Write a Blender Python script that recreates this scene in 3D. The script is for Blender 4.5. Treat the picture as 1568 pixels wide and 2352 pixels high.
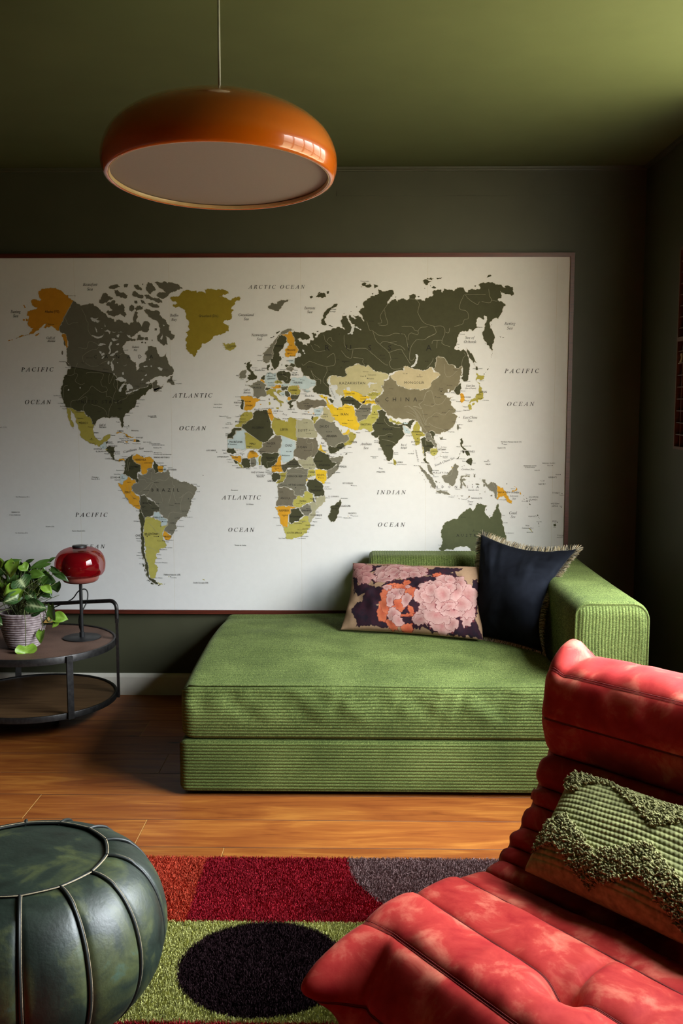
import bpy, math, random
import numpy as np
from mathutils import Vector, Matrix, noise as mnoise
from mathutils.geometry import tessellate_polygon
from math import pi, sin, cos, radians

for _o in list(bpy.data.objects):
    bpy.data.objects.remove(_o, do_unlink=True)
SC = bpy.context.scene
COL = SC.collection

# ------------------------------------------------------------------ camera
CAM_Z = 1.3628
PITCH = math.atan(251.0 / 2300.0)
YAW = math.atan(40.0 / 2300.0 * cos(PITCH))
cam = bpy.data.cameras.new('camera')
camo = bpy.data.objects.new('camera', cam)
COL.objects.link(camo)
camo.location = (0, 0, CAM_Z)
camo.rotation_euler = (pi / 2 - PITCH, 0, YAW)
cam.sensor_fit = 'VERTICAL'
cam.sensor_height = 36.0
cam.sensor_width = 24.0
cam.lens = 36.0 * 2300.0 / 2352.0
cam.clip_start = 0.05
cam.dof.use_dof = True
cam.dof.focus_distance = 3.4
cam.dof.aperture_fstop = 16.0
SC.camera = camo

# ------------------------------------------------------------------ sky, window light, exposure
W = bpy.data.worlds.new('sky')
SC.world = W
W.use_nodes = True
_nt = W.node_tree
_nt.nodes.clear()
_out = _nt.nodes.new('ShaderNodeOutputWorld')
_bg = _nt.nodes.new('ShaderNodeBackground')
_tc = _nt.nodes.new('ShaderNodeTexCoord')
_sep = _nt.nodes.new('ShaderNodeSeparateXYZ')
_mr = _nt.nodes.new('ShaderNodeMapRange')
_mr.inputs['From Min'].default_value = -1
_mr.inputs['From Max'].default_value = 1
_cr = _nt.nodes.new('ShaderNodeValToRGB')
_nt.links.new(_tc.outputs['Generated'], _sep.inputs[0])
_nt.links.new(_sep.outputs['Z'], _mr.inputs['Value'])
_nt.links.new(_mr.outputs['Result'], _cr.inputs['Fac'])
# warm glow added low towards -Y to brighten the map's right; facade only assumed
_fy = _nt.nodes.new('ShaderNodeMapRange')
_fy.interpolation_type = 'SMOOTHSTEP'
_fy.inputs['From Min'].default_value = -0.62
_fy.inputs['From Max'].default_value = -0.90
_nt.links.new(_sep.outputs['Y'], _fy.inputs['Value'])
_fr = _nt.nodes.new('ShaderNodeValToRGB')
_nt.links.new(_mr.outputs['Result'], _fr.inputs['Fac'])
_q = _fr.color_ramp.elements
_q[0].position, _q[0].color = 0.36, (0, 0, 0, 1)
_q[1].position, _q[1].color = 0.76, (0, 0, 0, 1)
for _p, _c in ((0.46, (0.60, 0.53, 0.39, 1)), (0.64, (0.60, 0.55, 0.45, 1))):
    _x = _q.new(_p)
    _x.color = _c
_ml = _nt.nodes.new('ShaderNodeMix')
_ml.data_type = 'RGBA'
_nt.links.new(_fy.outputs[0], _ml.inputs[0])
_ml.inputs[6].default_value = (0, 0, 0, 1)
_nt.links.new(_fr.outputs['Color'], _ml.inputs[7])
_ad = _nt.nodes.new('ShaderNodeMix')
_ad.data_type = 'RGBA'
_ad.blend_type = 'ADD'
_ad.inputs[0].default_value = 1.0
_nt.links.new(_cr.outputs['Color'], _ad.inputs[6])
_nt.links.new(_ml.outputs[2], _ad.inputs[7])
_nt.links.new(_ad.outputs[2], _bg.inputs['Color'])
_nt.links.new(_bg.outputs[0], _out.inputs[0])
_e = _cr.color_ramp.elements
_e[0].position = 0.0
_e[0].color = (0.44, 0.43, 0.25, 1)
_e[1].position = 1.0
_e[1].color = (0.88, 0.96, 1.0, 1)
for _p, _c in ((0.16, (0.30, 0.285, 0.165, 1)), (0.28, (0.13, 0.12, 0.07, 1)), (0.42, (0.045, 0.042, 0.027, 1)), (0.5, (0.060, 0.058, 0.046, 1)), (0.56, (0.14, 0.14, 0.13, 1)), (0.61, (0.30, 0.325, 0.335, 1)), (0.67, (0.60, 0.65, 0.69, 1)), (0.75, (0.86, 0.94, 1.0, 1))):
    _x = _e.new(_p)
    _x.color = _c
_bg.inputs['Strength'].default_value = 52.0
SC.view_settings.view_transform = 'Standard'
SC.view_settings.look = 'None'
SC.view_settings.gamma = 1.0
SC.view_settings.use_curve_mapping = False
SC.view_settings.exposure = 0.0
SC.cycles.use_denoising = True
SC.cycles.max_bounces = 7
SC.cycles.diffuse_bounces = 2
SC.cycles.glossy_bounces = 3
SC.cycles.transmission_bounces = 6
SC.cycles.transparent_max_bounces = 10
SC.cycles.sample_clamp_indirect = 4.0
SC.cycles.caustics_reflective = False
SC.cycles.caustics_refractive = False

# room dimensions (metres; the camera stands at the origin, +Y looks at the map wall)
XR, XL, YB, YF, ZC = 1.268, -2.9, -2.2, 4.576, 2.40
WY0, WY1, WZ0, WZ1 = 1.60, 3.40, 0.80, 2.27       # window opening in the right wall
_l = bpy.data.lights.new('window_portal', 'AREA')
_l.shape = 'RECTANGLE'
_l.size = WZ1 - WZ0
_l.size_y = WY1 - WY0
_l.cycles.is_portal = True
_lo = bpy.data.objects.new('window_portal', _l)
COL.objects.link(_lo)
_lo.location = (XR + 0.16, (WY0 + WY1) / 2, (WZ0 + WZ1) / 2)
_lo.rotation_euler = (0, pi / 2, 0)

# ------------------------------------------------------------------ helpers
def link(ob, parent=None):
    COL.objects.link(ob)
    if parent is not None:
        ob.parent = parent
    return ob

def mesh_ob(name, verts, faces, mats, parent=None, smooth=True, midx=None, sharp=None):
    me = bpy.data.meshes.new(name)
    if isinstance(verts, np.ndarray):
        verts = verts.tolist()
    if isinstance(faces, np.ndarray):
        faces = faces.tolist()
    me.from_pydata(verts, [], faces)
    if not isinstance(mats, (list, tuple)):
        mats = [mats]
    for m in mats:
        me.materials.append(m)
    if midx is not None:
        me.polygons.foreach_set('material_index', midx)
    me.polygons.foreach_set('use_smooth', [smooth] * len(me.polygons))
    me.update()
    if sharp:
        me.set_sharp_from_angle(angle=radians(sharp))
    ob = bpy.data.objects.new(name, me)
    return link(ob, parent)

def thing(name, label, cat, loc=(0, 0, 0), group=None):
    o = bpy.data.objects.new(name, None)
    o.empty_display_size = 0.05
    COL.objects.link(o)
    o.location = loc
    return tag(o, label, cat, group)

def tag(o, label, cat, group=None):
    o['label'] = label
    o['category'] = cat
    if group:
        o['group'] = group
    return o

def adopt(root, *obs):
    """parts are built in room coordinates; keep them where they are under the root"""
    M = Matrix.Translation(-Vector(root.location))
    for o in obs:
        if o.parent is None:
            o.data.transform(M)
            o.parent = root
    return root

class MB:
    """collects shapes for one mesh"""
    def __init__(s):
        s.v, s.f, s.m = [], [], []
    def add(s, v, f, m=0):
        n = len(s.v)
        s.v += [tuple(p) for p in v]
        for q in f:
            s.f.append([i + n for i in q])
            s.m.append(m)
    def box(s, lo, hi, m=0):
        (a, b, c), (d, e, g) = lo, hi
        v = [(a, b, c), (d, b, c), (d, e, c), (a, e, c), (a, b, g), (d, b, g), (d, e, g), (a, e, g)]
        s.add(v, [(0, 3, 2, 1), (4, 5, 6, 7), (0, 1, 5, 4), (1, 2, 6, 5), (2, 3, 7, 6), (3, 0, 4, 7)], m)
    def tube(s, pts, r, n=10, m=0, cap=True):
        v, f = tube_geo(pts, r, n, cap)
        s.add(v, f, m)
    def build(s, name, mats, parent=None, smooth=False, sharp=None):
        return mesh_ob(name, s.v, s.f, mats, parent, smooth, s.m, sharp)

def tube_geo(pts, r, n=10, cap=True):
    pts = [Vector(p) for p in pts]
    rs = r if isinstance(r, (list, tuple)) else [r] * len(pts)
    v, f = [], []
    up = Vector((0.123, 0.31, 0.94)).normalized()
    for i, p in enumerate(pts):
        d = (pts[min(i + 1, len(pts) - 1)] - pts[max(i - 1, 0)]).normalized()
        a = up - d * up.dot(d)
        if a.length < 1e-3:
            a = Vector((1, 0, 0)) - d * d.x
        a.normalize()
        up = a
        b = d.cross(a)
        for k in range(n):
            t = 2 * pi * k / n
            v.append(p + (a * cos(t) + b * sin(t)) * rs[i])
    for i in range(len(pts) - 1):
        for k in range(n):
            f.append((i * n + k, i * n + (k + 1) % n, (i + 1) * n + (k + 1) % n, (i + 1) * n + k))
    if cap:
        f.append(tuple(range(n - 1, -1, -1)))
        f.append(tuple(range((len(pts) - 1) * n, len(pts) * n)))
    return v, f

def spline(pts, n=8):
    """Catmull-Rom through points"""
    P = [Vector(p) for p in pts]
    P = [P[0] * 2 - P[1]] + P + [P[-1] * 2 - P[-2]]
    out = []
    for i in range(1, len(P) - 2):
        for k in range(n):
            t = k / n
            a, b, c, d = P[i - 1], P[i], P[i + 1], P[i + 2]
            out.append(0.5 * ((2 * b) + (c - a) * t + (2 * a - 5 * b + 4 * c - d) * t * t + (3 * b - a - 3 * c + d) * t ** 3))
    out.append(P[-2])
    return out

def lathe_geo(prof, n=64, c=(0, 0, 0)):
    v, f = [], []
    for r, z in prof:
        for k in range(n):
            t = 2 * pi * k / n
            v.append((c[0] + r * cos(t), c[1] + r * sin(t), c[2] + z))
    for i in range(len(prof) - 1):
        for k in range(n):
            f.append((i * n + k, i * n + (k + 1) % n, (i + 1) * n + (k + 1) % n, (i + 1) * n + k))
    return v, f

def lathe(name, prof, mat, parent=None, n=64, c=(0, 0, 0), sharp=40):
    v, f = lathe_geo(prof, n, c)
    ob = mesh_ob(name, v, f, mat, parent, True, None, sharp)
    return ob

def grid_faces(n, m, closed_m=False, flip=False):
    """n rows of m points"""
    mm = m if closed_m else m - 1
    i, j = np.meshgrid(np.arange(n - 1), np.arange(mm), indexing='ij')
    i, j = i.ravel(), j.ravel()
    jn = (j + 1) % m
    f = np.stack([i * m + j, i * m + jn, (i + 1) * m + jn, (i + 1) * m + j], 1)
    return f[:, ::-1] if flip else f

def smooth01(x):
    x = np.clip(x, 0, 1)
    return x * x * (3 - 2 * x)

# value noise on numpy arrays
_rng = np.random.RandomState(5)
_tab = _rng.rand(64, 64, 64).astype(np.float32)
def vnoise(x, y, z=0.0):
    x, y, z = np.broadcast_arrays(np.asarray(x, float), np.asarray(y, float), np.asarray(z, float))
    xi, yi, zi = np.floor(x).astype(int), np.floor(y).astype(int), np.floor(z).astype(int)
    fx, fy, fz = x - xi, y - yi, z - zi
    fx, fy, fz = fx * fx * (3 - 2 * fx), fy * fy * (3 - 2 * fy), fz * fz * (3 - 2 * fz)
    def T(a, b, c):
        return _tab[(xi + a) % 64, (yi + b) % 64, (zi + c) % 64]
    def L(a, b, t):
        return a + (b - a) * t
    return L(L(L(T(0, 0, 0), T(1, 0, 0), fx), L(T(0, 1, 0), T(1, 1, 0), fx), fy),
             L(L(T(0, 0, 1), T(1, 0, 1), fx), L(T(0, 1, 1), T(1, 1, 1), fx), fy), fz) * 2 - 1
def fbm(x, y, z=0.0, o=4):
    s, a = 0, 0.5
    for k in range(o):
        s = s + a * vnoise(x * 2 ** k, y * 2 ** k, np.asarray(z) * 2 ** k + 7.3 * k)
        a *= 0.5
    return s

# ------------------------------------------------------------------ materials
def new_mat(name):
    m = bpy.data.materials.new(name)
    m.use_nodes = True
    nt = m.node_tree
    b = nt.nodes['Principled BSDF']
    return m, nt, b

def N(nt, kind, **kw):
    n = nt.nodes.new(kind)
    for k, v in kw.items():
        if k in n.inputs:
            n.inputs[k].default_value = v
        else:
            setattr(n, k, v)
    return n

def noise_tex(nt, scale, detail=4, rough=0.5, stretch=None, dist=0.0, coord='Object'):
    tc = N(nt, 'ShaderNodeTexCoord')
    t = N(nt, 'ShaderNodeTexNoise', Scale=scale, Detail=detail, Roughness=rough, Distortion=dist)
    if stretch:
        mp = N(nt, 'ShaderNodeMapping')
        mp.inputs['Scale'].default_value = stretch
        nt.links.new(tc.outputs[coord], mp.inputs[0])
        nt.links.new(mp.outputs[0], t.inputs['Vector'])
    else:
        nt.links.new(tc.outputs[coord], t.inputs['Vector'])
    return t

def ramp(nt, src, stops):
    r = N(nt, 'ShaderNodeValToRGB')
    e = r.color_ramp.elements
    e[0].position, e[0].color = stops[0][0], (*stops[0][1], 1)
    e[1].position, e[1].color = stops[-1][0], (*stops[-1][1], 1)
    for p, c in stops[1:-1]:
        x = e.new(p)
        x.color = (*c, 1)
    nt.links.new(src, r.inputs['Fac'])
    return r

def bump(nt, b, src, strength, dist=0.01):
    n = N(nt, 'ShaderNodeBump', Strength=strength, Distance=dist)
    nt.links.new(src, n.inputs['Height'])
    nt.links.new(n.outputs[0], b.inputs['Normal'])
    return n

def simple(name, col, rough=0.5, metal=0.0, var=0.12, scale=30, bmp=0.0, sheen=0.0, coat=0.0, stretch=None, spec=0.5):
    m, nt, b = new_mat(name)
    t = noise_tex(nt, scale, 4, 0.55, stretch)
    lo = tuple(c * (1 - var) for c in col)
    hi = tuple(min(1, c * (1 + var)) for c in col)
    r = ramp(nt, t.outputs['Fac'], [(0.3, lo), (0.7, hi)])
    nt.links.new(r.outputs[0], b.inputs['Base Color'])
    b.inputs['Roughness'].default_value = rough
    b.inputs['Metallic'].default_value = metal
    b.inputs['Specular IOR Level'].default_value = spec
    if sheen:
        b.inputs['Sheen Weight'].default_value = sheen
        b.inputs['Sheen Roughness'].default_value = 0.4
        b.inputs['Sheen Tint'].default_value = (*hi, 1)
    if coat:
        b.inputs['Coat Weight'].default_value = coat
        b.inputs['Coat Roughness'].default_value = 0.05
    if bmp:
        bump(nt, b, t.outputs['Fac'], bmp, 0.004)
    return m

M_wall = simple('olive_wall_paint', (0.055, 0.056, 0.031), 0.55, var=0.06, scale=8, bmp=0.05, spec=0.35)
M_ceil = simple('olive_ceiling_paint', (0.092, 0.104, 0.044), 0.75, var=0.05, scale=5, spec=0.2)
M_white = simple('cream_gloss_paint', (0.70, 0.66, 0.57), 0.4, var=0.04)
M_frame = simple('mahogany_frame', (0.085, 0.016, 0.008), 0.4, var=0.3, scale=12, stretch=(1, 1, 14))
M_black = simple('black_powder_coat', (0.012, 0.012, 0.013), 0.45, var=0.2)
M_steel = simple('dark_steel', (0.048, 0.045, 0.044), 0.42, metal=0.85, var=0.35, scale=60, bmp=0.05)

# ------------------------------------------------------------------ the room
def struct(ob):
    ob['kind'] = 'structure'
    return ob

def box_ob(name, lo, hi, mat):
    b = MB()
    b.box(lo, hi)
    return b.build(name, mat)

T = 0.14
struct(box_ob('wall_back', (XL - T, YF, 0), (XR + T, YF + T, ZC), M_wall))
struct(box_ob('wall_left', (XL - T, YB, 0), (XL, YF, ZC), M_wall))
struct(box_ob('wall_front', (XL - T, YB - T, 0), (XR + T, YB, ZC), M_wall))
struct(box_ob('ceiling', (XL - T, YB - T, ZC), (XR + T, YF + T, ZC + T), M_ceil))
b = MB()                                            # right wall with the window opening
b.box((XR, YB, 0), (XR + T, WY0, ZC))
b.box((XR, WY1, 0), (XR + T, YF, ZC))
b.box((XR, WY0, 0), (XR + T, WY1, WZ0))
b.box((XR, WY0, WZ1), (XR + T, WY1, ZC))
struct(b.build('wall_right', M_wall))
b = MB()                                            # window frame with five lights
fx0, fx1 = XR + 0.06, XR + 0.11
b.box((fx0, WY0, WZ0), (fx1, WY1, WZ0 + 0.05))
b.box((fx0, WY0, WZ1 - 0.05), (fx1, WY1, WZ1))
nl = 5
for k in range(nl + 1):
    y = WY0 + (WY1 - WY0) * k / nl
    b.box((fx0, max(WY0, y - 0.03), WZ0), (fx1, min(WY1, y + 0.03), WZ1))
b.box((fx0 + 0.01, WY0, 1.70), (fx1 - 0.01, WY1, 1.74))
struct(b.build('window_1', M_white))
b = MB()
b.box((XR - 0.03, WY0 - 0.04, WZ0 - 0.03), (XR + 0.06, WY1 + 0.04, WZ0))
struct(b.build('trim_1', M_white))

# oak plank floor: every plank a bevelled face set, raw wood in the end bevels
def make_floor():
    m, nt, bs = new_mat('oiled_oak_planks')
    at = N(nt, 'ShaderNodeAttribute', attribute_name='tone')
    tc = N(nt, 'ShaderNodeTexCoord')
    off = N(nt, 'ShaderNodeVectorMath', operation='MULTIPLY_ADD')
    off.inputs[1].default_value = (31, 17, 9)
    nt.links.new(at.outputs['Color'], off.inputs[0])
    nt.links.new(tc.outputs['Object'], off.inputs[2])
    mp = N(nt, 'ShaderNodeMapping')
    mp.inputs['Scale'].default_value = (1.0, 6.5, 1.0)
    nt.links.new(off.outputs[0], mp.inputs[0])
    n1 = N(nt, 'ShaderNodeTexNoise', Scale=2.2, Detail=6, Roughness=0.6, Distortion=1.2)
    nt.links.new(mp.outputs[0], n1.inputs['Vector'])
    mp2 = N(nt, 'ShaderNodeMapping')
    mp2.inputs['Scale'].default_value = (6.0, 160.0, 1.0)
    nt.links.new(off.outputs[0], mp2.inputs[0])
    n2 = N(nt, 'ShaderNodeTexNoise', Scale=1.0, Detail=3, Roughness=0.6)
    nt.links.new(mp2.outputs[0], n2.inputs['Vector'])
    mix = N(nt, 'ShaderNodeMath', operation='MULTIPLY_ADD')
    nt.links.new(n2.outputs['Fac'], mix.inputs[0])
    mix.inputs[1].default_value = 0.42
    nt.links.new(n1.outputs['Fac'], mix.inputs[2])
    r = ramp(nt, mix.outputs[0], [(0.40, (0.090, 0.021, 0.005)), (0.58, (0.19, 0.050, 0.011)), (0.75, (0.25, 0.076, 0.015)), (0.92, (0.34, 0.125, 0.024))])
    hs = N(nt, 'ShaderNodeHueSaturation')
    mr = N(nt, 'ShaderNodeMapRange')
    mr.inputs['To Min'].default_value = 0.72
    mr.inputs['To Max'].default_value = 1.2
    sp = N(nt, 'ShaderNodeSeparateColor')
    nt.links.new(at.outputs['Color'], sp.inputs[0])
    nt.links.new(sp.outputs[0], mr.inputs['Value'])
    nt.links.new(mr.outputs[0], hs.inputs['Value'])
    nt.links.new(r.outputs[0], hs.inputs['Color'])
    # sparse knots
    vo = N(nt, 'ShaderNodeTexVoronoi', Scale=1.0)
    mp3 = N(nt, 'ShaderNodeMapping')
    mp3.inputs['Scale'].default_value = (1.3, 3.6, 1.0)
    nt.links.new(off.outputs[0], mp3.inputs[0])
    nt.links.new(mp3.outputs[0], vo.inputs['Vector'])
    kn = N(nt, 'ShaderNodeMapRange')
    kn.inputs['From Min'].default_value = 0.015
    kn.inputs['From Max'].default_value = 0.05
    nt.links.new(vo.outputs['Distance'], kn.inputs['Value'])
    mx = N(nt, 'ShaderNodeMix', data_type='RGBA')
    nt.links.new(kn.outputs[0], mx.inputs[0])
    mx.inputs[6].default_value = (0.012, 0.006, 0.004, 1)
    nt.links.new(hs.outputs[0], mx.inputs[7])
    nt.links.new(mx.outputs[2], bs.inputs['Base Color'])
    bs.inputs['Roughness'].default_value = 0.42
    bs.inputs['Specular IOR Level'].default_value = 0.14
    bump(nt, bs, n2.outputs['Fac'], 0.12, 0.002)
    raw = simple('raw_oak_bevel', (0.36, 0.19, 0.05), 0.6)
    edge = simple('dark_long_bevel', (0.05, 0.02, 0.01), 0.6)
    rnd = random.Random(11)
    B = MB()
    tones = []
    w = 0.205
    fixed = {3.155: -1.107, 2.95: -0.693, 3.565: -0.738, 2.745: -0.412, 3.36: 0.4}
    y = 3.155 - w * 27
    while y < YF:
        y0, y1 = max(y, YB), min(y + w, YF)
        if y1 - y0 > 0.005:
            L = 1.9
            x = XL - rnd.random() * L
            for k, fxv in fixed.items():
                if abs(k - y) < 0.02:
                    x = fxv - 2 * L
            while x < XR:
                x0, x1 = max(x, XL), min(x + L, XR)
                if x1 - x0 > 0.01:
                    e, z = 0.0016, -0.0018
                    n0 = len(B.f)
                    v = [(x0, y0, z), (x1, y0, z), (x1, y1, z), (x0, y1, z), (x0 + e * .9, y0 + e, 0), (x1 - e * .9, y0 + e, 0), (x1 - e * .9, y1 - e, 0), (x0 + e * .9, y1 - e, 0)]
                    B.add(v, [(4, 5, 6, 7)], 0)
                    B.add(v, [(0, 1, 5, 4), (2, 3, 7, 6)], 2)
                    B.add(v, [(1, 2, 6, 5), (3, 0, 4, 7)], 1)
                    t = (rnd.random(), rnd.random(), rnd.random(), 1)
                    tones += [t] * (len(B.f) - n0)
                x += L
        y += w
    ob = B.build('floor', [m, raw, edge])
    at = ob.data.attributes.new('tone', 'FLOAT_COLOR', 'CORNER')
    cols = []
    for p, t in zip(ob.data.polygons, tones):
        cols += list(t) * p.loop_total
    at.data.foreach_set('color', cols)
    # sub floor in the same object's material family
    return struct(ob)
make_floor()
struct(box_ob('trim_2', (XL - T, YB - T, -0.12), (XR + T, YF + T, -0.004), M_black))

def strip(name, prof, y_wall, x0, x1, mat):
    """moulding along the back wall, prof = (out from the wall, z)"""
    v, f = [], []
    n = len(prof)
    for x in (x0, x1):
        v += [(x, y_wall - o, z) for o, z in prof]
    for k in range(n):
        f.append((k, (k + 1) % n, n + (k + 1) % n, n + k))
    f += [tuple(range(n - 1, -1, -1)), tuple(range(n, 2 * n))]
    return mesh_ob(name, v, f, mat, None, False)
def strip_x(name, prof, x_wall, y0, y1, mat):
    v, f = [], []
    n = len(prof)
    for y in (y0, y1):
        v += [(x_wall - o, y, z) for o, z in prof]
    for k in range(n):
        f.append((k, n + k, n + (k + 1) % n, (k + 1) % n))
    f += [tuple(range(n)), tuple(range(2 * n - 1, n - 1, -1))]
    return mesh_ob(name, v, f, mat, None, False)
base_prof = [(0, 0), (0.016, 0), (0.016, 0.085), (0.012, 0.097), (0.004, 0.101), (0, 0.101)]
struct(strip('baseboard_back', base_prof, YF, XL, XR, M_white))
struct(strip_x('baseboard_right', base_prof, XR, YB, YF - 0.016, M_white))
struct(strip_x('baseboard_left', [(-o, z) for o, z in base_prof], XL, YB, YF - 0.016, M_white))
corn = [(0, 2.382), (0.006, 2.382), (0.008, 2.388), (0.013, 2.389), (0.015, 2.399), (0, 2.399)]
struct(strip('trim_3', corn, YF, XL, XR, M_wall))
struct(strip_x('trim_4', corn, XR, YB, YF - 0.015, M_wall))
struct(strip('trim_5', [(0, 2.277), (0.0025, 2.277), (0.0025, 2.306), (0, 2.306)], YF, -0.1, XR, M_wall))

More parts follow.
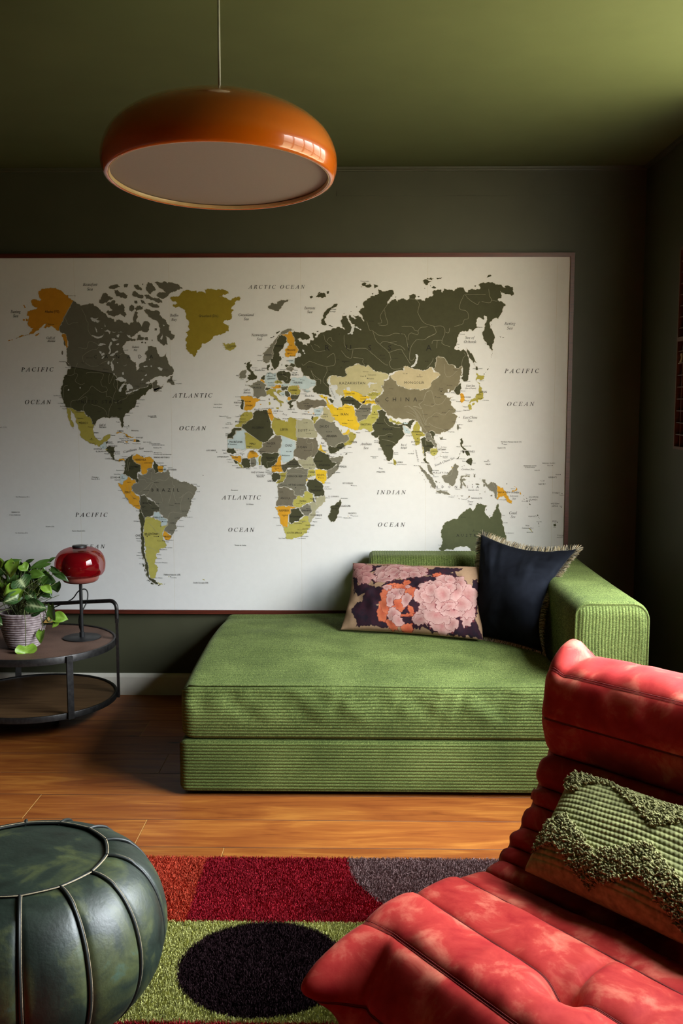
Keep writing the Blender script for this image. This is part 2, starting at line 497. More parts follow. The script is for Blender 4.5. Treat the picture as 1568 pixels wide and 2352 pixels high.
# world map artwork: outlines, names and towns in millimetres on the wall (x, height)
MAP_LAND = {
'amber2': '-1440,1860 -1432,1863 -1418,1872 -1402,1873 -1376,1875 -1360,1877 -1339,1866 -1327,1854 -1309,1844 -1283,1820 !-1350,1701 -1349,1686 -1366,1689 -1379,1702 -1387,1707 -1400,1699 -1416,1697 -1424,1699 -1407,1717 -1421,1712 -1437,1699 -1443,1689 -1462,1679 -1478,1671 -1507,1663 -1534,1656 -1550,1651 -1515,1666 -1488,1673 -1475,1684 -1469,1697 -1479,1697 -1490,1707 -1495,1720 -1491,1736 -1488,1751 -1497,1754 -1493,1769 -1479,1777 -1463,1780 -1447,1787 -1471,1800 -1474,1820 -1457,1826 -1433,1818 -1428,1823 -1438,1839|-1513,1800 -1505,1800 -1499,1790 -1505,1786|-1515,1738 -1505,1736 -1507,1730 -1515,1731|-1501,1741 -1489,1736 -1494,1727 -1501,1730|-1462,1665 -1451,1672 -1438,1676 -1450,1665 -1458,1661|-1585,1642 -1574,1645 -1575,1641 -1584,1639|-1570,1646 -1563,1648 -1564,1644 -1570,1643|-1338,1671 -1324,1672 -1320,1660 -1317,1645 -1316,1624 -1314,1613 -1321,1608 -1326,1624 -1331,1640 -1335,1650 -1340,1660',
'grey1': '-1282,1819 -1262,1805 -1252,1797 -1236,1800 -1220,1802 -1204,1805 -1194,1806 -1188,1795 -1178,1792 -1168,1782 -1158,1771 -1145,1764 -1137,1758 -1132,1748 -1116,1743 -1103,1740 -1102,1727 -1098,1725 -1090,1735 -1075,1733 -1062,1725 -1051,1720 -1038,1717 -1033,1712 -1027,1722 -1014,1725 -1016,1743 -1011,1758 -1003,1771 -992,1763 -995,1743 -1001,1727 -998,1722 -990,1732 -985,1717 -980,1704 -972,1719 -964,1727 -956,1727 -943,1722 -938,1712 -944,1691 -960,1678 -978,1686 -991,1681 -997,1673 -1005,1670 -1024,1657 -1024,1650 -1005,1644 -1040,1639 -1056,1624 -1067,1613 -1063,1598 -1057,1582 -1041,1574 -1031,1556 -1016,1545 -1008,1545 -1008,1525 -1006,1508 -999,1512 -992,1522 -989,1540 -976,1543 -962,1556 -959,1572 -967,1582 -954,1598 -951,1618 -935,1618 -919,1613 -911,1598 -906,1582 -893,1569 -883,1571 -869,1587 -867,1566 -860,1545 -842,1519 -836,1509 -839,1493 -858,1483 -885,1480 -914,1480 -927,1472 -946,1457 -965,1449 -943,1452 -922,1464 -911,1462 -914,1443 -901,1436 -893,1436 -883,1446 -886,1433 -902,1423 -918,1412 -926,1412 -933,1428 -938,1449 -952,1443 -960,1433 -976,1430 -992,1428 -1000,1420 -1018,1415 -1035,1407 -1051,1404 -1058,1415 -1045,1425 -1050,1441 -1065,1449 -1076,1436 -1087,1415 -1097,1462 -1091,1472 -1104,1485 -1115,1494 !-1302,1524 -1307,1533 -1320,1546 -1322,1572 -1321,1593 -1322,1603 -1313,1616 -1317,1645 -1324,1671 -1337,1673 -1350,1686 -1349,1701|-869,1457 -858,1470 -853,1485 -840,1485 -845,1470 -835,1457 -830,1443 -843,1443 -853,1451 -867,1452|-933,1425 -920,1428 -907,1433 -891,1428 -907,1420 -923,1412|-1145,1852 -1130,1849 -1122,1838 -1106,1833 -1104,1825 -1125,1818 -1138,1810 -1152,1805 -1165,1808 -1167,1820 -1159,1831 -1153,1844|-1131,1808 -1109,1819 -1096,1820 -1096,1805 -1086,1807 -1081,1795 -1065,1807 -1057,1800 -1055,1769 -1045,1758 -1051,1745 -1069,1756 -1085,1753 -1101,1746 -1116,1751 -1137,1766 -1126,1777 -1108,1777 -1136,1800|-1098,1867 -1082,1867 -1066,1854 -1056,1856 -1048,1849 -1038,1841 -1041,1831 -1067,1831 -1083,1838 -1095,1851|-1121,1880 -1108,1885 -1081,1890 -1071,1882 -1087,1874 -1103,1869 -1116,1871|-1055,1887 -1044,1893 -1034,1892 -1040,1877 -1053,1877|-1008,1887 -992,1890 -977,1877 -974,1864 -987,1866 -1003,1874|-953,1889 -942,1900 -929,1897 -924,1887 -914,1877 -911,1864 -924,1859 -933,1846 -946,1856 -956,1871 -951,1882|-916,1898 -897,1900 -876,1902 -856,1896 -835,1897 -824,1894 -809,1889 -793,1876 -789,1872 -809,1866 -830,1858 -851,1846 -862,1833 -878,1825 -891,1830 -909,1841 -904,1851 -883,1856 -867,1853 -877,1866 -898,1877 -906,1887|-964,1843 -941,1843 -930,1833 -904,1828 -883,1815 -884,1807 -910,1812 -931,1820 -954,1825|-1014,1856 -1001,1859 -990,1848 -969,1843 -967,1830 -988,1830 -1009,1836 -1017,1843|-1031,1794 -1020,1802 -1010,1794 -1013,1776 -1021,1769 -1034,1776|-1008,1784 -989,1797 -968,1794 -971,1781 -989,1776 -1003,1771|-980,1823 -967,1818 -957,1805 -976,1805|-952,1807 -931,1810 -905,1802 -897,1789 -915,1787 -936,1794|-1009,1818 -996,1819 -994,1807 -1007,1806|-972,1893 -967,1893 -968,1887 -972,1888|-950,1781 -931,1774 -910,1776 -895,1768 -890,1748 -874,1737 -864,1722 -851,1706 -854,1686 -839,1670 -828,1665 -837,1649 -847,1642 -858,1655 -871,1660 -866,1644 -861,1623 -874,1623 -882,1618 -895,1629 -908,1644 -910,1660 -897,1675 -894,1696 -901,1717 -917,1732 -932,1738 -948,1748 -958,1763 -966,1776 -955,1783|-1003,1647 -997,1665 -986,1668 -979,1657 -968,1655 -974,1644 -987,1642|-966,1655 -952,1657 -950,1644 -963,1644|-920,1696 -909,1696 -910,1686 -920,1685|-983,1635 -975,1638 -972,1631 -981,1630|-966,1634 -961,1635 -960,1629 -965,1628|-936,1644 -929,1645 -931,1638|-1328,1548 -1320,1546 -1307,1533 -1305,1525 -1313,1526 -1323,1538|-1342,1598 -1337,1595 -1340,1577 -1344,1582|-1333,1645 -1328,1640 -1325,1624 -1328,1614 -1332,1624|-409,1790 -389,1809 -369,1803 -350,1822 -330,1818 -305,1822 -340,1799 -364,1770 -383,1776',
'dark': '-1302,1524 !-1115,1494 -1104,1485 -1091,1472 -1097,1462 -1086,1465 -1070,1467 -1057,1462 -1065,1449 -1076,1441 -1085,1425 -1088,1412 -1080,1412 -1074,1430 -1068,1444 -1052,1449 -1050,1436 -1056,1415 -1051,1404 -1035,1409 -1018,1415 -1000,1423 -992,1429 -976,1431 -960,1434 -952,1443 -938,1451 -933,1441 -934,1430 -949,1423 -960,1412 -966,1399 -987,1391 -998,1378 -1009,1373 -1012,1357 -1020,1338 -1042,1323 -1058,1315 -1066,1299 -1070,1278 -1071,1254 -1077,1249 -1083,1262 -1085,1283 -1088,1294 -1112,1298 -1128,1296 -1133,1291 -1152,1294 -1170,1294 -1187,1286 -1195,1272 -1198,1259 -1214,1267 -1216,1288 -1223,1301 -1231,1299 -1242,1309 -1247,1323 -1281,1324 -1292,1330 -1310,1340 -1330,1342 -1336,1357 -1346,1381 -1350,1396 -1353,1409 -1350,1436 -1338,1467 -1322,1493 -1318,1514 -1308,1514|-1154,1186 -1145,1186 -1150,1173 -1153,1173|-1154,1162 -1137,1168 -1111,1162 -1116,1149 -1114,1125 -1118,1119 -1110,1099 -1115,1102 -1131,1119 -1144,1140 -1157,1151|-1016,1198 -1002,1194 -993,1188 -1004,1184 -1015,1184|-983,1186 -970,1186 -972,1183 -982,1183|-1045,1119 -1034,1127 -1021,1134 -1034,1121 -1034,1106 -1017,1087 -1000,1084 -996,1067 -999,1048 -1012,1043 -1008,1013 -1013,996 -1023,1011 -1043,1022 -1058,1030 -1079,1041 -1070,1058 -1069,1093 -1056,1110|-935,1100 -920,1084 -914,1076 -920,1067 -914,1046 -930,1041 -934,1059 -940,1076|-1008,876 -1003,876 -998,865 -988,841 -980,833 -984,819 -987,802 -992,771 -986,736 -984,705 -983,670 -979,639 -969,604 -970,578 -963,558 -946,551 -933,538 -925,529 -938,527 -955,538 -972,556 -981,578 -986,613 -992,648 -996,666 -1002,692 -1000,736 -1002,780 -1005,824 -1005,859|-871,566 -865,564 -869,560|-996,657 -992,650 -993,642 -997,648|-996,626 -988,617 -989,611 -997,609|-989,600 -984,591 -987,584 -990,593|-984,578 -977,567 -980,562 -985,571|-975,551 -964,542 -968,539 -976,546|-960,536 -947,529 -951,526 -962,531|-929,524 -914,524 -925,520|-901,529 -895,531 -897,527|-1057,1246 -1053,1247 -1054,1243|-1050,1261 -1045,1260 -1046,1256|-347,1669 -333,1661 -325,1650 -323,1634 -336,1626 -338,1613 -349,1601 -358,1591 -359,1572 -350,1565 -348,1560 -358,1549 -361,1533 -370,1520 -379,1510 -386,1517 -392,1530 -397,1549 -397,1559 -390,1559 -387,1575 -390,1597 -384,1610 -375,1626 -370,1645 -360,1661|-415,1530 -402,1536 -401,1527 -409,1517 -406,1509 -414,1509 -416,1520|-397,1514 -389,1517 -388,1510 -396,1509|-508,1536 -501,1544 -490,1546 -492,1536 -482,1535 -484,1527 -492,1517 -487,1510 -476,1504 -474,1494 -461,1485 -460,1477 -466,1468 -484,1465 -497,1462 -512,1455 -497,1467 -504,1472 -497,1481 -500,1488 -489,1489 -490,1501 -500,1507 -507,1510 -510,1523|-518,1538 -511,1543 -513,1535|-490,1551 -487,1551 -488,1547|-442,1475 -432,1486 -422,1486 -425,1468 -430,1465 -442,1468|-371,1497 -353,1506 -334,1506 -313,1501 -309,1478 -310,1455 -318,1449 -334,1454 -350,1462 -367,1468 -370,1485|-407,1383 -404,1381 -405,1373 -408,1376|-531,1378 -520,1376 -521,1358 -523,1332 -533,1334 -535,1352 -530,1365|-323,1365 -312,1373 -282,1376 -286,1371 -302,1366 -307,1360 -297,1352 -302,1342 -309,1335 -317,1342 -312,1347 -322,1358|-296,1321 -276,1319 -286,1317|-334,1533 -324,1535 -314,1530 -308,1539 -291,1536 -285,1525 -295,1518 -311,1526 -330,1522|-375,1674 -359,1684 -355,1682 -370,1670|-400,1654 -382,1662 -380,1660 -396,1651|-350,1533 -346,1539 -347,1528|-345,1567 -340,1567 -342,1563|-292,1658 -299,1676 -290,1684 -278,1679 -252,1679 -232,1668 -221,1657 -226,1644 -248,1644 -265,1653 -276,1647 -258,1637 -252,1623 -232,1618 -234,1629 -221,1632 -219,1645 -203,1645 -206,1661 -214,1674 -195,1673 -190,1664 -198,1658 -187,1656 -180,1669 -164,1677 -146,1686 -128,1686 -111,1696 -95,1701 -75,1698 -63,1690 -75,1701 -79,1717 -83,1729 -75,1741 -75,1752 -55,1751 -49,1733 -41,1717 -34,1703 -30,1694 -23,1707 -19,1708 -33,1717 -43,1739 -43,1756 -35,1745 -19,1735 -11,1739 -27,1752 -3,1752 11,1739 23,1725 15,1745 7,1756 -7,1768 5,1780 21,1784 17,1799 25,1815 41,1827 56,1838 80,1842 88,1848 84,1862 88,1869 102,1858 120,1860 140,1864 154,1860 156,1846 148,1834 134,1821 126,1809 126,1801 140,1813 154,1821 164,1824 172,1813 176,1821 191,1826 207,1822 223,1824 221,1838 235,1844 251,1844 255,1834 249,1826 269,1822 293,1815 295,1826 314,1834 331,1841 327,1856 333,1863 366,1865 372,1852 377,1869 399,1865 422,1858 436,1870 451,1874 466,1872 470,1863 483,1852 485,1861 499,1867 536,1866 540,1874 529,1886 547,1894 573,1897 595,1897 606,1890 618,1886 636,1881 651,1872 647,1877 666,1881 686,1875 685,1857 689,1839 678,1837 659,1844 640,1848 629,1857 633,1844 635,1830 619,1817 641,1808 656,1795 645,1790 640,1775 635,1760 627,1746 622,1735 613,1740 605,1738 592,1724 583,1716 587,1694 599,1679 607,1661 605,1643 598,1621 600,1598 597,1591 585,1609 570,1632 556,1657 552,1678 561,1694 563,1716 572,1731 570,1746 560,1751 557,1731 546,1738 538,1742 527,1735 522,1716 526,1702 533,1698 517,1689 509,1681 494,1691 487,1680 472,1680 457,1678 448,1669 446,1658 439,1632 436,1617 428,1602 443,1599 458,1593 470,1602 481,1591 487,1580 493,1558 500,1528 495,1506 492,1476 486,1459 471,1459 460,1472 466,1480 464,1487 463,1528 448,1515 437,1517 426,1530 407,1532 388,1558 373,1567 350,1567 345,1560 347,1547 343,1521 334,1515 317,1523 306,1510 287,1504 272,1512 248,1513 229,1519 209,1526 197,1517 205,1504 171,1506 153,1499 134,1486 108,1496 78,1500 72,1504 53,1522 41,1532 29,1522 5,1532 -7,1538 -27,1528 -59,1516 -55,1488 -63,1480 -97,1476 -99,1484 -115,1486 -135,1480 -145,1464 -137,1448 -129,1442 -135,1436 -133,1412 -119,1389 -131,1389 -159,1401 -183,1403 -207,1413 -211,1424 -193,1440 -193,1460 -215,1468 -227,1482 -243,1484 -253,1484 -251,1496 -263,1520 -281,1522 -285,1525 -290,1538 -290,1557 -278,1567 -265,1568 -276,1588 -273,1604 -283,1617 -289,1639|-104,1803 -95,1801 -99,1794 -114,1786 -128,1776 -134,1764 -142,1757 -146,1745 -152,1739 -152,1721 -142,1709 -154,1707 -172,1717 -168,1737 -160,1741 -162,1749 -150,1772 -134,1784 -118,1794|-138,1709 -122,1705 -115,1700 -120,1701 -134,1705|11,1887 25,1897 34,1893 29,1885 48,1893 54,1877 36,1873 27,1879|64,1889 86,1881 76,1875 70,1870|5,1879 15,1879 11,1875|-222,1835 -212,1839 -206,1831 -218,1827|-186,1847 -174,1858 -172,1849|-146,1856 -134,1858 -136,1848 -144,1847|-194,1837 -178,1847 -150,1847 -148,1835 -192,1831|-73,1761 -65,1763 -67,1758|-190,1683 -180,1684 -184,1678 -190,1679|56,1848 64,1849 60,1842|-13,1791 -9,1791 -10,1786|-39,1768 -33,1769 -36,1766|160,1834 168,1835 164,1830|263,1837 271,1836 267,1830 260,1833|282,1903 291,1909 306,1907 323,1900 310,1894 303,1885 288,1891|300,1914 317,1917 332,1914 325,1905 310,1909|339,1916 369,1919 365,1912 347,1910|321,1874 332,1881 344,1874 329,1870|290,1872 295,1871 292,1868|316,1883 320,1882 318,1878|567,1917 574,1928 587,1928 589,1923 573,1918|512,1881 521,1883 518,1876|481,1608 488,1600 500,1584 517,1561 522,1550 530,1541 517,1547 523,1528 538,1508 527,1508 517,1532 504,1554 492,1573 483,1591|591,1711 595,1711 592,1702|627,1659 636,1656 633,1653|642,1655 651,1654 644,1651|443,1610 449,1610 447,1606|597,1585 599,1585 598,1580|593,1578 597,1576 594,1573|591,1569 594,1568 593,1561|561,1489 565,1495 564,1487|567,1498 572,1504 570,1498|575,1508 583,1517 580,1510|585,1525 587,1526 586,1523|-77,1387 -59,1391 -44,1395 -26,1387 -8,1373 16,1353 -2,1337 -14,1337 -26,1353 -46,1357 -79,1343 -77,1365 -87,1377|-214,1302 -206,1302 -208,1283 -212,1284|-138,1165 -129,1170 -108,1161 -97,1175 -69,1182 -62,1165 -87,1151 -126,1131 -134,1136|-118,1277 -108,1277 -110,1269|-139,1381 -129,1382 -117,1375 -111,1372 -120,1361 -129,1365|82,1330 98,1330 107,1333 123,1319 119,1305 135,1291 139,1281 170,1265 195,1263 199,1277 223,1272 237,1284 255,1290 258,1284 241,1270 236,1249 234,1239 223,1253 199,1262 200,1249 208,1221 188,1198 167,1175 155,1161 155,1126 150,1105 138,1098 129,1101 118,1126 104,1158 92,1193 90,1214 79,1204 63,1214 54,1228 70,1237 63,1249 60,1263 79,1284 91,1300 91,1312|-64,1129 -53,1132 -58,1127|462,1456 459,1443 457,1420 457,1405 444,1398 435,1405 429,1420 438,1435 451,1446|278,1198 294,1210 305,1203 310,1189 330,1189 342,1169 337,1158 321,1155 324,1142 310,1146 301,1137 306,1101 320,1083 311,1087 295,1099 295,1110 301,1119 292,1155 285,1178|318,1230 330,1237 348,1223 339,1210 341,1196 364,1174 376,1151 374,1128 351,1112 345,1106 342,1121 356,1133 358,1155 355,1174 341,1196 328,1214|457,1199 468,1203 473,1187 468,1169 480,1158 489,1151 473,1153 462,1165 459,1183|469,1149 478,1146 476,1133 471,1137|482,1144 496,1146 505,1124 492,1122 485,1133|492,1106 510,1115 515,1097 510,1078 499,1085 485,1097|442,1108 455,1122 460,1137 458,1122 447,1108|476,1078 480,1081 479,1076|467,1074 471,1076 470,1072|247,1146 249,1146 249,1137|248,1136 250,1135 249,1128|746,948 753,942 751,940|760,934 768,926 764,927|751,930 756,924 752,925|764,921 770,915 765,914|774,921 779,914 776,914|777,907 784,900 779,900|765,893 770,890 768,888|814,856 818,854 817,848 814,852|818,845 821,844 820,840|823,840 826,839 824,837|821,813 824,811 822,808|822,804 825,802 823,799|905,821 909,824 907,818 904,817|538,905 545,909 547,904 541,902|550,908 558,909 557,905|580,879 585,878 583,874|596,851 601,850 598,847|-83,927 -78,911 -85,893 -90,865 -104,833 -115,819 -129,819 -138,837 -138,851 -129,865 -131,888 -113,897 -99,911|-567,1250 !-533,1250 !-533,1237 !-560,1237 !-560,1221 -569,1214 -572,1200 -599,1200 -590,1221 -574,1244|-480,1316 -461,1327 -434,1330 -411,1329 -412,1311 -405,1289 -396,1278 -396,1248 -383,1219 -408,1198 -433,1182 -449,1189 !-521,1239 -533,1250 -530,1266 -505,1278 -480,1296|-199,1126 -185,1149 -158,1137 -137,1128 -135,1117 -126,1099 -97,1092 -122,1067 -144,1058 -172,1060 -195,1067 -206,1094 -208,1108|-233,1016 -222,1014 -197,1021 -165,996 -163,971 -156,941 -181,936 -206,938 -211,952 -231,961 -238,980 -234,1003|-440,1135 -399,1132 -367,1135 -358,1128 -372,1094 -386,1080 -402,1069 -418,1064 -432,1078 -445,1080 -445,1107|-391,1044 -363,1044 -357,1030 -359,1016 -373,1012 -382,1002 -398,1016 -400,1034|-211,950 -202,948 -204,920 -193,902 -200,893 -209,911|-310,879 -296,883 -273,883 -266,869 -250,849 -273,826 -296,819 -310,809 -319,819 !-319,856 -312,856|-234,816 -225,814 -227,805 -234,807|-597,1155 -586,1160 -568,1155 -559,1135 -573,1130 -586,1135 -600,1139 -602,1148|-571,1103 -559,1105 -550,1091 -562,1087|-530,1110 -511,1112 -493,1107 -493,1069 -525,1064 -532,1080|-142,1125 -135,1128 -133,1119 -140,1119|-62,1130 -51,1132 -57,1129',
'olive': '-1330,1342 -1310,1340 -1292,1330 -1281,1324 !-1247,1323 -1242,1309 -1231,1299 -1223,1301 -1216,1288 -1214,1267 -1198,1259 -1206,1261 -1209,1231 -1201,1205 -1186,1192 -1168,1196 -1155,1213 -1131,1220 -1136,1201 -1145,1186 -1160,1186 -1165,1175 -1173,1173 -1182,1164 -1195,1173 -1214,1175 -1231,1183 -1251,1196 -1269,1214 -1268,1225 -1273,1241 -1288,1283 -1300,1315 -1313,1333 -1311,1304 -1304,1278 -1297,1254 -1300,1245 -1309,1256 -1315,1272 -1320,1288 -1323,1312 -1327,1330|-1159,1153 -1146,1151 -1150,1147|-880,565 -874,566 -878,561|-723,552 -714,551 -710,545 -716,548|-615,1631 -606,1631 -600,1623 -590,1630 -582,1626 -574,1630 -566,1630 -559,1633 -556,1626 -551,1618 -553,1612 -561,1604 -574,1599 -584,1596 -594,1601 -604,1602 -600,1607 -612,1610 -603,1614 -616,1620 -608,1623|-385,1457 -370,1464 -354,1462 -342,1454 -355,1447 -372,1449|-421,1408 -410,1420 -390,1425 -374,1423 -377,1412 -387,1412 -380,1397 -367,1383 -354,1373 -340,1363 -351,1363 -349,1352 -354,1342 -356,1357 -367,1370 -384,1379 -393,1391 -403,1400 -416,1397|-377,1340 -361,1342 -363,1334 -371,1335|-408,1366 -402,1368 -400,1355 -407,1350|-377,1413 -357,1421 -338,1415 -354,1410 -361,1405 -348,1391 -357,1395 -370,1405|-321,1426 -316,1438 -298,1439 -280,1441 -272,1426 -264,1413 -266,1402 -285,1399 -305,1399 -315,1410 -322,1418|-205,1298 -182,1300 -185,1288 -196,1279 -200,1268 -208,1268 -208,1284|-41,1237 -27,1228 -11,1218 -13,1207 -30,1182 -44,1172 -62,1165 -67,1182 -48,1191 -43,1203 -48,1218|-83,1242 -78,1242 -76,1232 -81,1233|157,1110 166,1103 172,1091 166,1078 158,1084|527,1497 546,1485 565,1482 561,1474 546,1463 533,1469 529,1458 527,1472 533,1482|533,1456 545,1450 543,1443 556,1428 554,1417 560,1398 561,1383 551,1376 540,1377 536,1364 525,1372 514,1368 503,1361 497,1362 501,1372 512,1379 527,1383 528,1400 541,1405 539,1424 541,1439|492,1353 501,1357 509,1346 507,1331 499,1331 494,1342|510,1359 523,1362 522,1357 512,1349|248,1259 257,1277 266,1282 273,1268 275,1241 287,1232 303,1219 294,1212 276,1205 276,1189 287,1174 292,1155 301,1119 294,1124 290,1151 278,1183 269,1174 260,1169 253,1192 239,1214 237,1228 246,1241|779,794 795,774 788,778 777,790|-530,1311 -511,1323 -498,1320 -484,1320 -480,1298 -494,1284 -505,1278 -530,1266 -533,1253 -551,1253 -564,1253 -544,1271 -541,1289|-382,1298 -362,1291 -341,1284 -321,1275 -319,1293 -303,1296 -280,1287 !-281,1189 !-353,1216 -367,1212 -380,1221 -396,1248 -395,1275|-519,1228 -508,1228 !-449,1189 -438,1180 -438,1162 -452,1151 -481,1148 -500,1139 -511,1116 -532,1112 -536,1121 -559,1125 -561,1148 -513,1153|-363,1044 -343,1046 -329,1053 -332,1025 -345,1005 -364,993 -377,998 -368,1012 -357,1016 -357,1032|-555,1089 -546,1094 -534,1080 -528,1064 -546,1075|-456,1116 -443,1123 -447,1107 -448,1080 -457,1080',
'blue': '-1164,1183 -1154,1186 -1152,1170 -1148,1164 -1163,1151 -1176,1158 -1182,1164 -1173,1173|-892,1074 -877,1065 -882,1050 -893,1048 -893,1059|-1088,1037 -1075,1039 -1056,1028 -1060,1013 -1078,1002 -1085,989 -1093,996 -1088,1015 -1093,1026|-942,863 -918,868 -909,855 -910,846 -895,839 -879,831 -878,817 -887,802 -908,800 -904,817 -923,830 -945,841|-420,1488 -411,1497 -402,1501 -389,1494 -376,1497 -371,1488 -370,1468 -385,1455 -377,1443 -382,1436 -400,1434 -416,1434 -416,1446 -426,1455 -424,1472|-351,1442 -334,1451 -316,1449 -315,1442 -331,1436 -347,1436|-357,1407 -339,1410 -334,1400 -338,1387 -346,1394|-330,1378 -323,1376 -323,1363 -330,1368|-306,1473 -292,1478 -272,1475 -257,1475 -251,1483 -238,1483 -230,1472 -210,1465 -192,1459 -194,1444 -207,1436 -223,1431 -230,1423 -246,1420 -256,1426 -266,1420 -269,1431 -280,1442 -298,1441 -313,1446 -311,1459|-249,1417 -231,1421 -218,1413 -233,1408|-317,1555 -291,1557 -290,1538 -308,1539 -316,1546|-205,1337 -164,1342 -161,1339 -166,1319 -175,1305 -192,1300 -201,1305 -201,1319|200,1272 209,1277 223,1272 220,1267 206,1267|199,1262 209,1260 213,1251 229,1249 223,1239 234,1235 236,1218 231,1225 209,1221 206,1235|-560,1237 -533,1237 -530,1250 -510,1230 -519,1228 !-513,1153 -559,1153 -568,1157 -597,1157 -595,1180 -597,1199 -572,1200 -569,1214 -560,1221|-351,1214 !-287,1187 -285,1158 -294,1148 -295,1117 -317,1098 -345,1089 -352,1103 -356,1126 -365,1132 -367,1148 -351,1171 -349,1194|-264,786 -255,791 -250,784 -260,779|-468,1114 -459,1116 -458,1080 -466,1078',
'amber': '-1110,1108 -1099,1099 -1088,1108 -1077,1110 -1067,1102 -1069,1094 -1076,1102 -1086,1099 -1095,1093 -1108,1102|-1107,1224 -1096,1231 -1079,1228 -1062,1220 -1045,1211 -1025,1209 -1039,1203 -1054,1205 -1062,1216 -1083,1226 -1101,1222|-1026,1196 -1017,1198 -1016,1186 -1032,1186 -1024,1189|-1067,1188 -1054,1188 -1052,1184 -1061,1183|-1032,1119 -1021,1123 -1010,1130 -993,1119 -969,1115 -948,1117 -935,1100 -942,1080 -944,1065 -968,1059 -964,1050 -973,1037 -984,1035 -995,1046 -996,1067 -998,1084 -1015,1087 -1032,1104|-918,1076 -892,1076 -895,1059 -897,1048 -912,1046 -919,1065|-1053,1026 -1041,1011 -1019,1011 -1017,996 -1033,989 -1039,976 -1038,959 -1025,950 -1004,931 -1002,918 -1003,876 -1009,876 -1026,887 -1046,900 -1060,922 -1071,944 -1087,967 -1100,985 -1100,998 -1093,996 -1085,989 -1078,1002 -1060,1013|-896,776 -878,767 -859,754 -864,743 -873,734 -890,736 -898,750|-349,1669 -333,1669 -320,1669 -315,1681 -310,1684 -299,1676 -292,1658 -289,1639 -283,1617 -273,1604 -278,1588 -285,1575 -301,1570 -319,1565 -332,1572 -335,1584 -333,1601 -322,1615 -315,1626 -322,1636 -325,1652 -333,1661|-447,1465 -439,1468 -429,1462 -426,1454 -431,1451 -442,1460|-401,1431 -380,1436 -373,1444 -357,1444 -352,1438 -357,1428 -377,1425 -390,1430|-534,1392 -524,1394 -498,1392 -482,1389 -462,1384 -447,1381 -449,1374 -466,1366 -469,1355 -472,1345 -482,1332 -502,1329 -512,1326 -520,1334 -520,1374 -531,1378 -534,1384|-320,1389 -312,1389 -307,1378 -315,1370 -325,1378|-280,1442 -272,1439 -267,1430 -272,1428|-449,1357 -443,1357 -441,1355 -447,1353|-232,1319 -224,1322 -226,1317|-210,1316 -201,1318 -206,1305|453,1402 466,1405 476,1387 476,1372 463,1361 456,1372 459,1383|465,1349 468,1349 466,1346|500,937 508,939 504,933|630,989 657,978 666,964 673,948 683,930 699,907 683,911 672,923 658,941 644,936 635,925 628,926|698,966 712,968 718,978 721,968 710,962 698,959|705,987 718,978 721,971 714,980|732,962 739,953 737,946|-411,1333 -393,1335 -394,1320 -389,1307 -384,1298 -391,1280 -398,1282 -405,1296 -412,1311|-400,1071 -386,1080 -372,1094 -358,1130 -353,1121 -356,1098 -352,1080 -350,1062 -343,1048 -363,1046 -395,1048|-381,890 -300,890 -277,886 -312,881 -314,856 -321,856 !-326,795 -347,798 -356,809 -360,837 -369,865|-589,1128 -573,1123 -541,1123 -534,1107 -537,1091 -550,1094 -564,1103 -575,1107|-509,1119 -500,1139 -481,1148 -463,1135 -454,1121 -468,1114 -493,1110 -507,1110|-51,848 -46,848 -49,845',
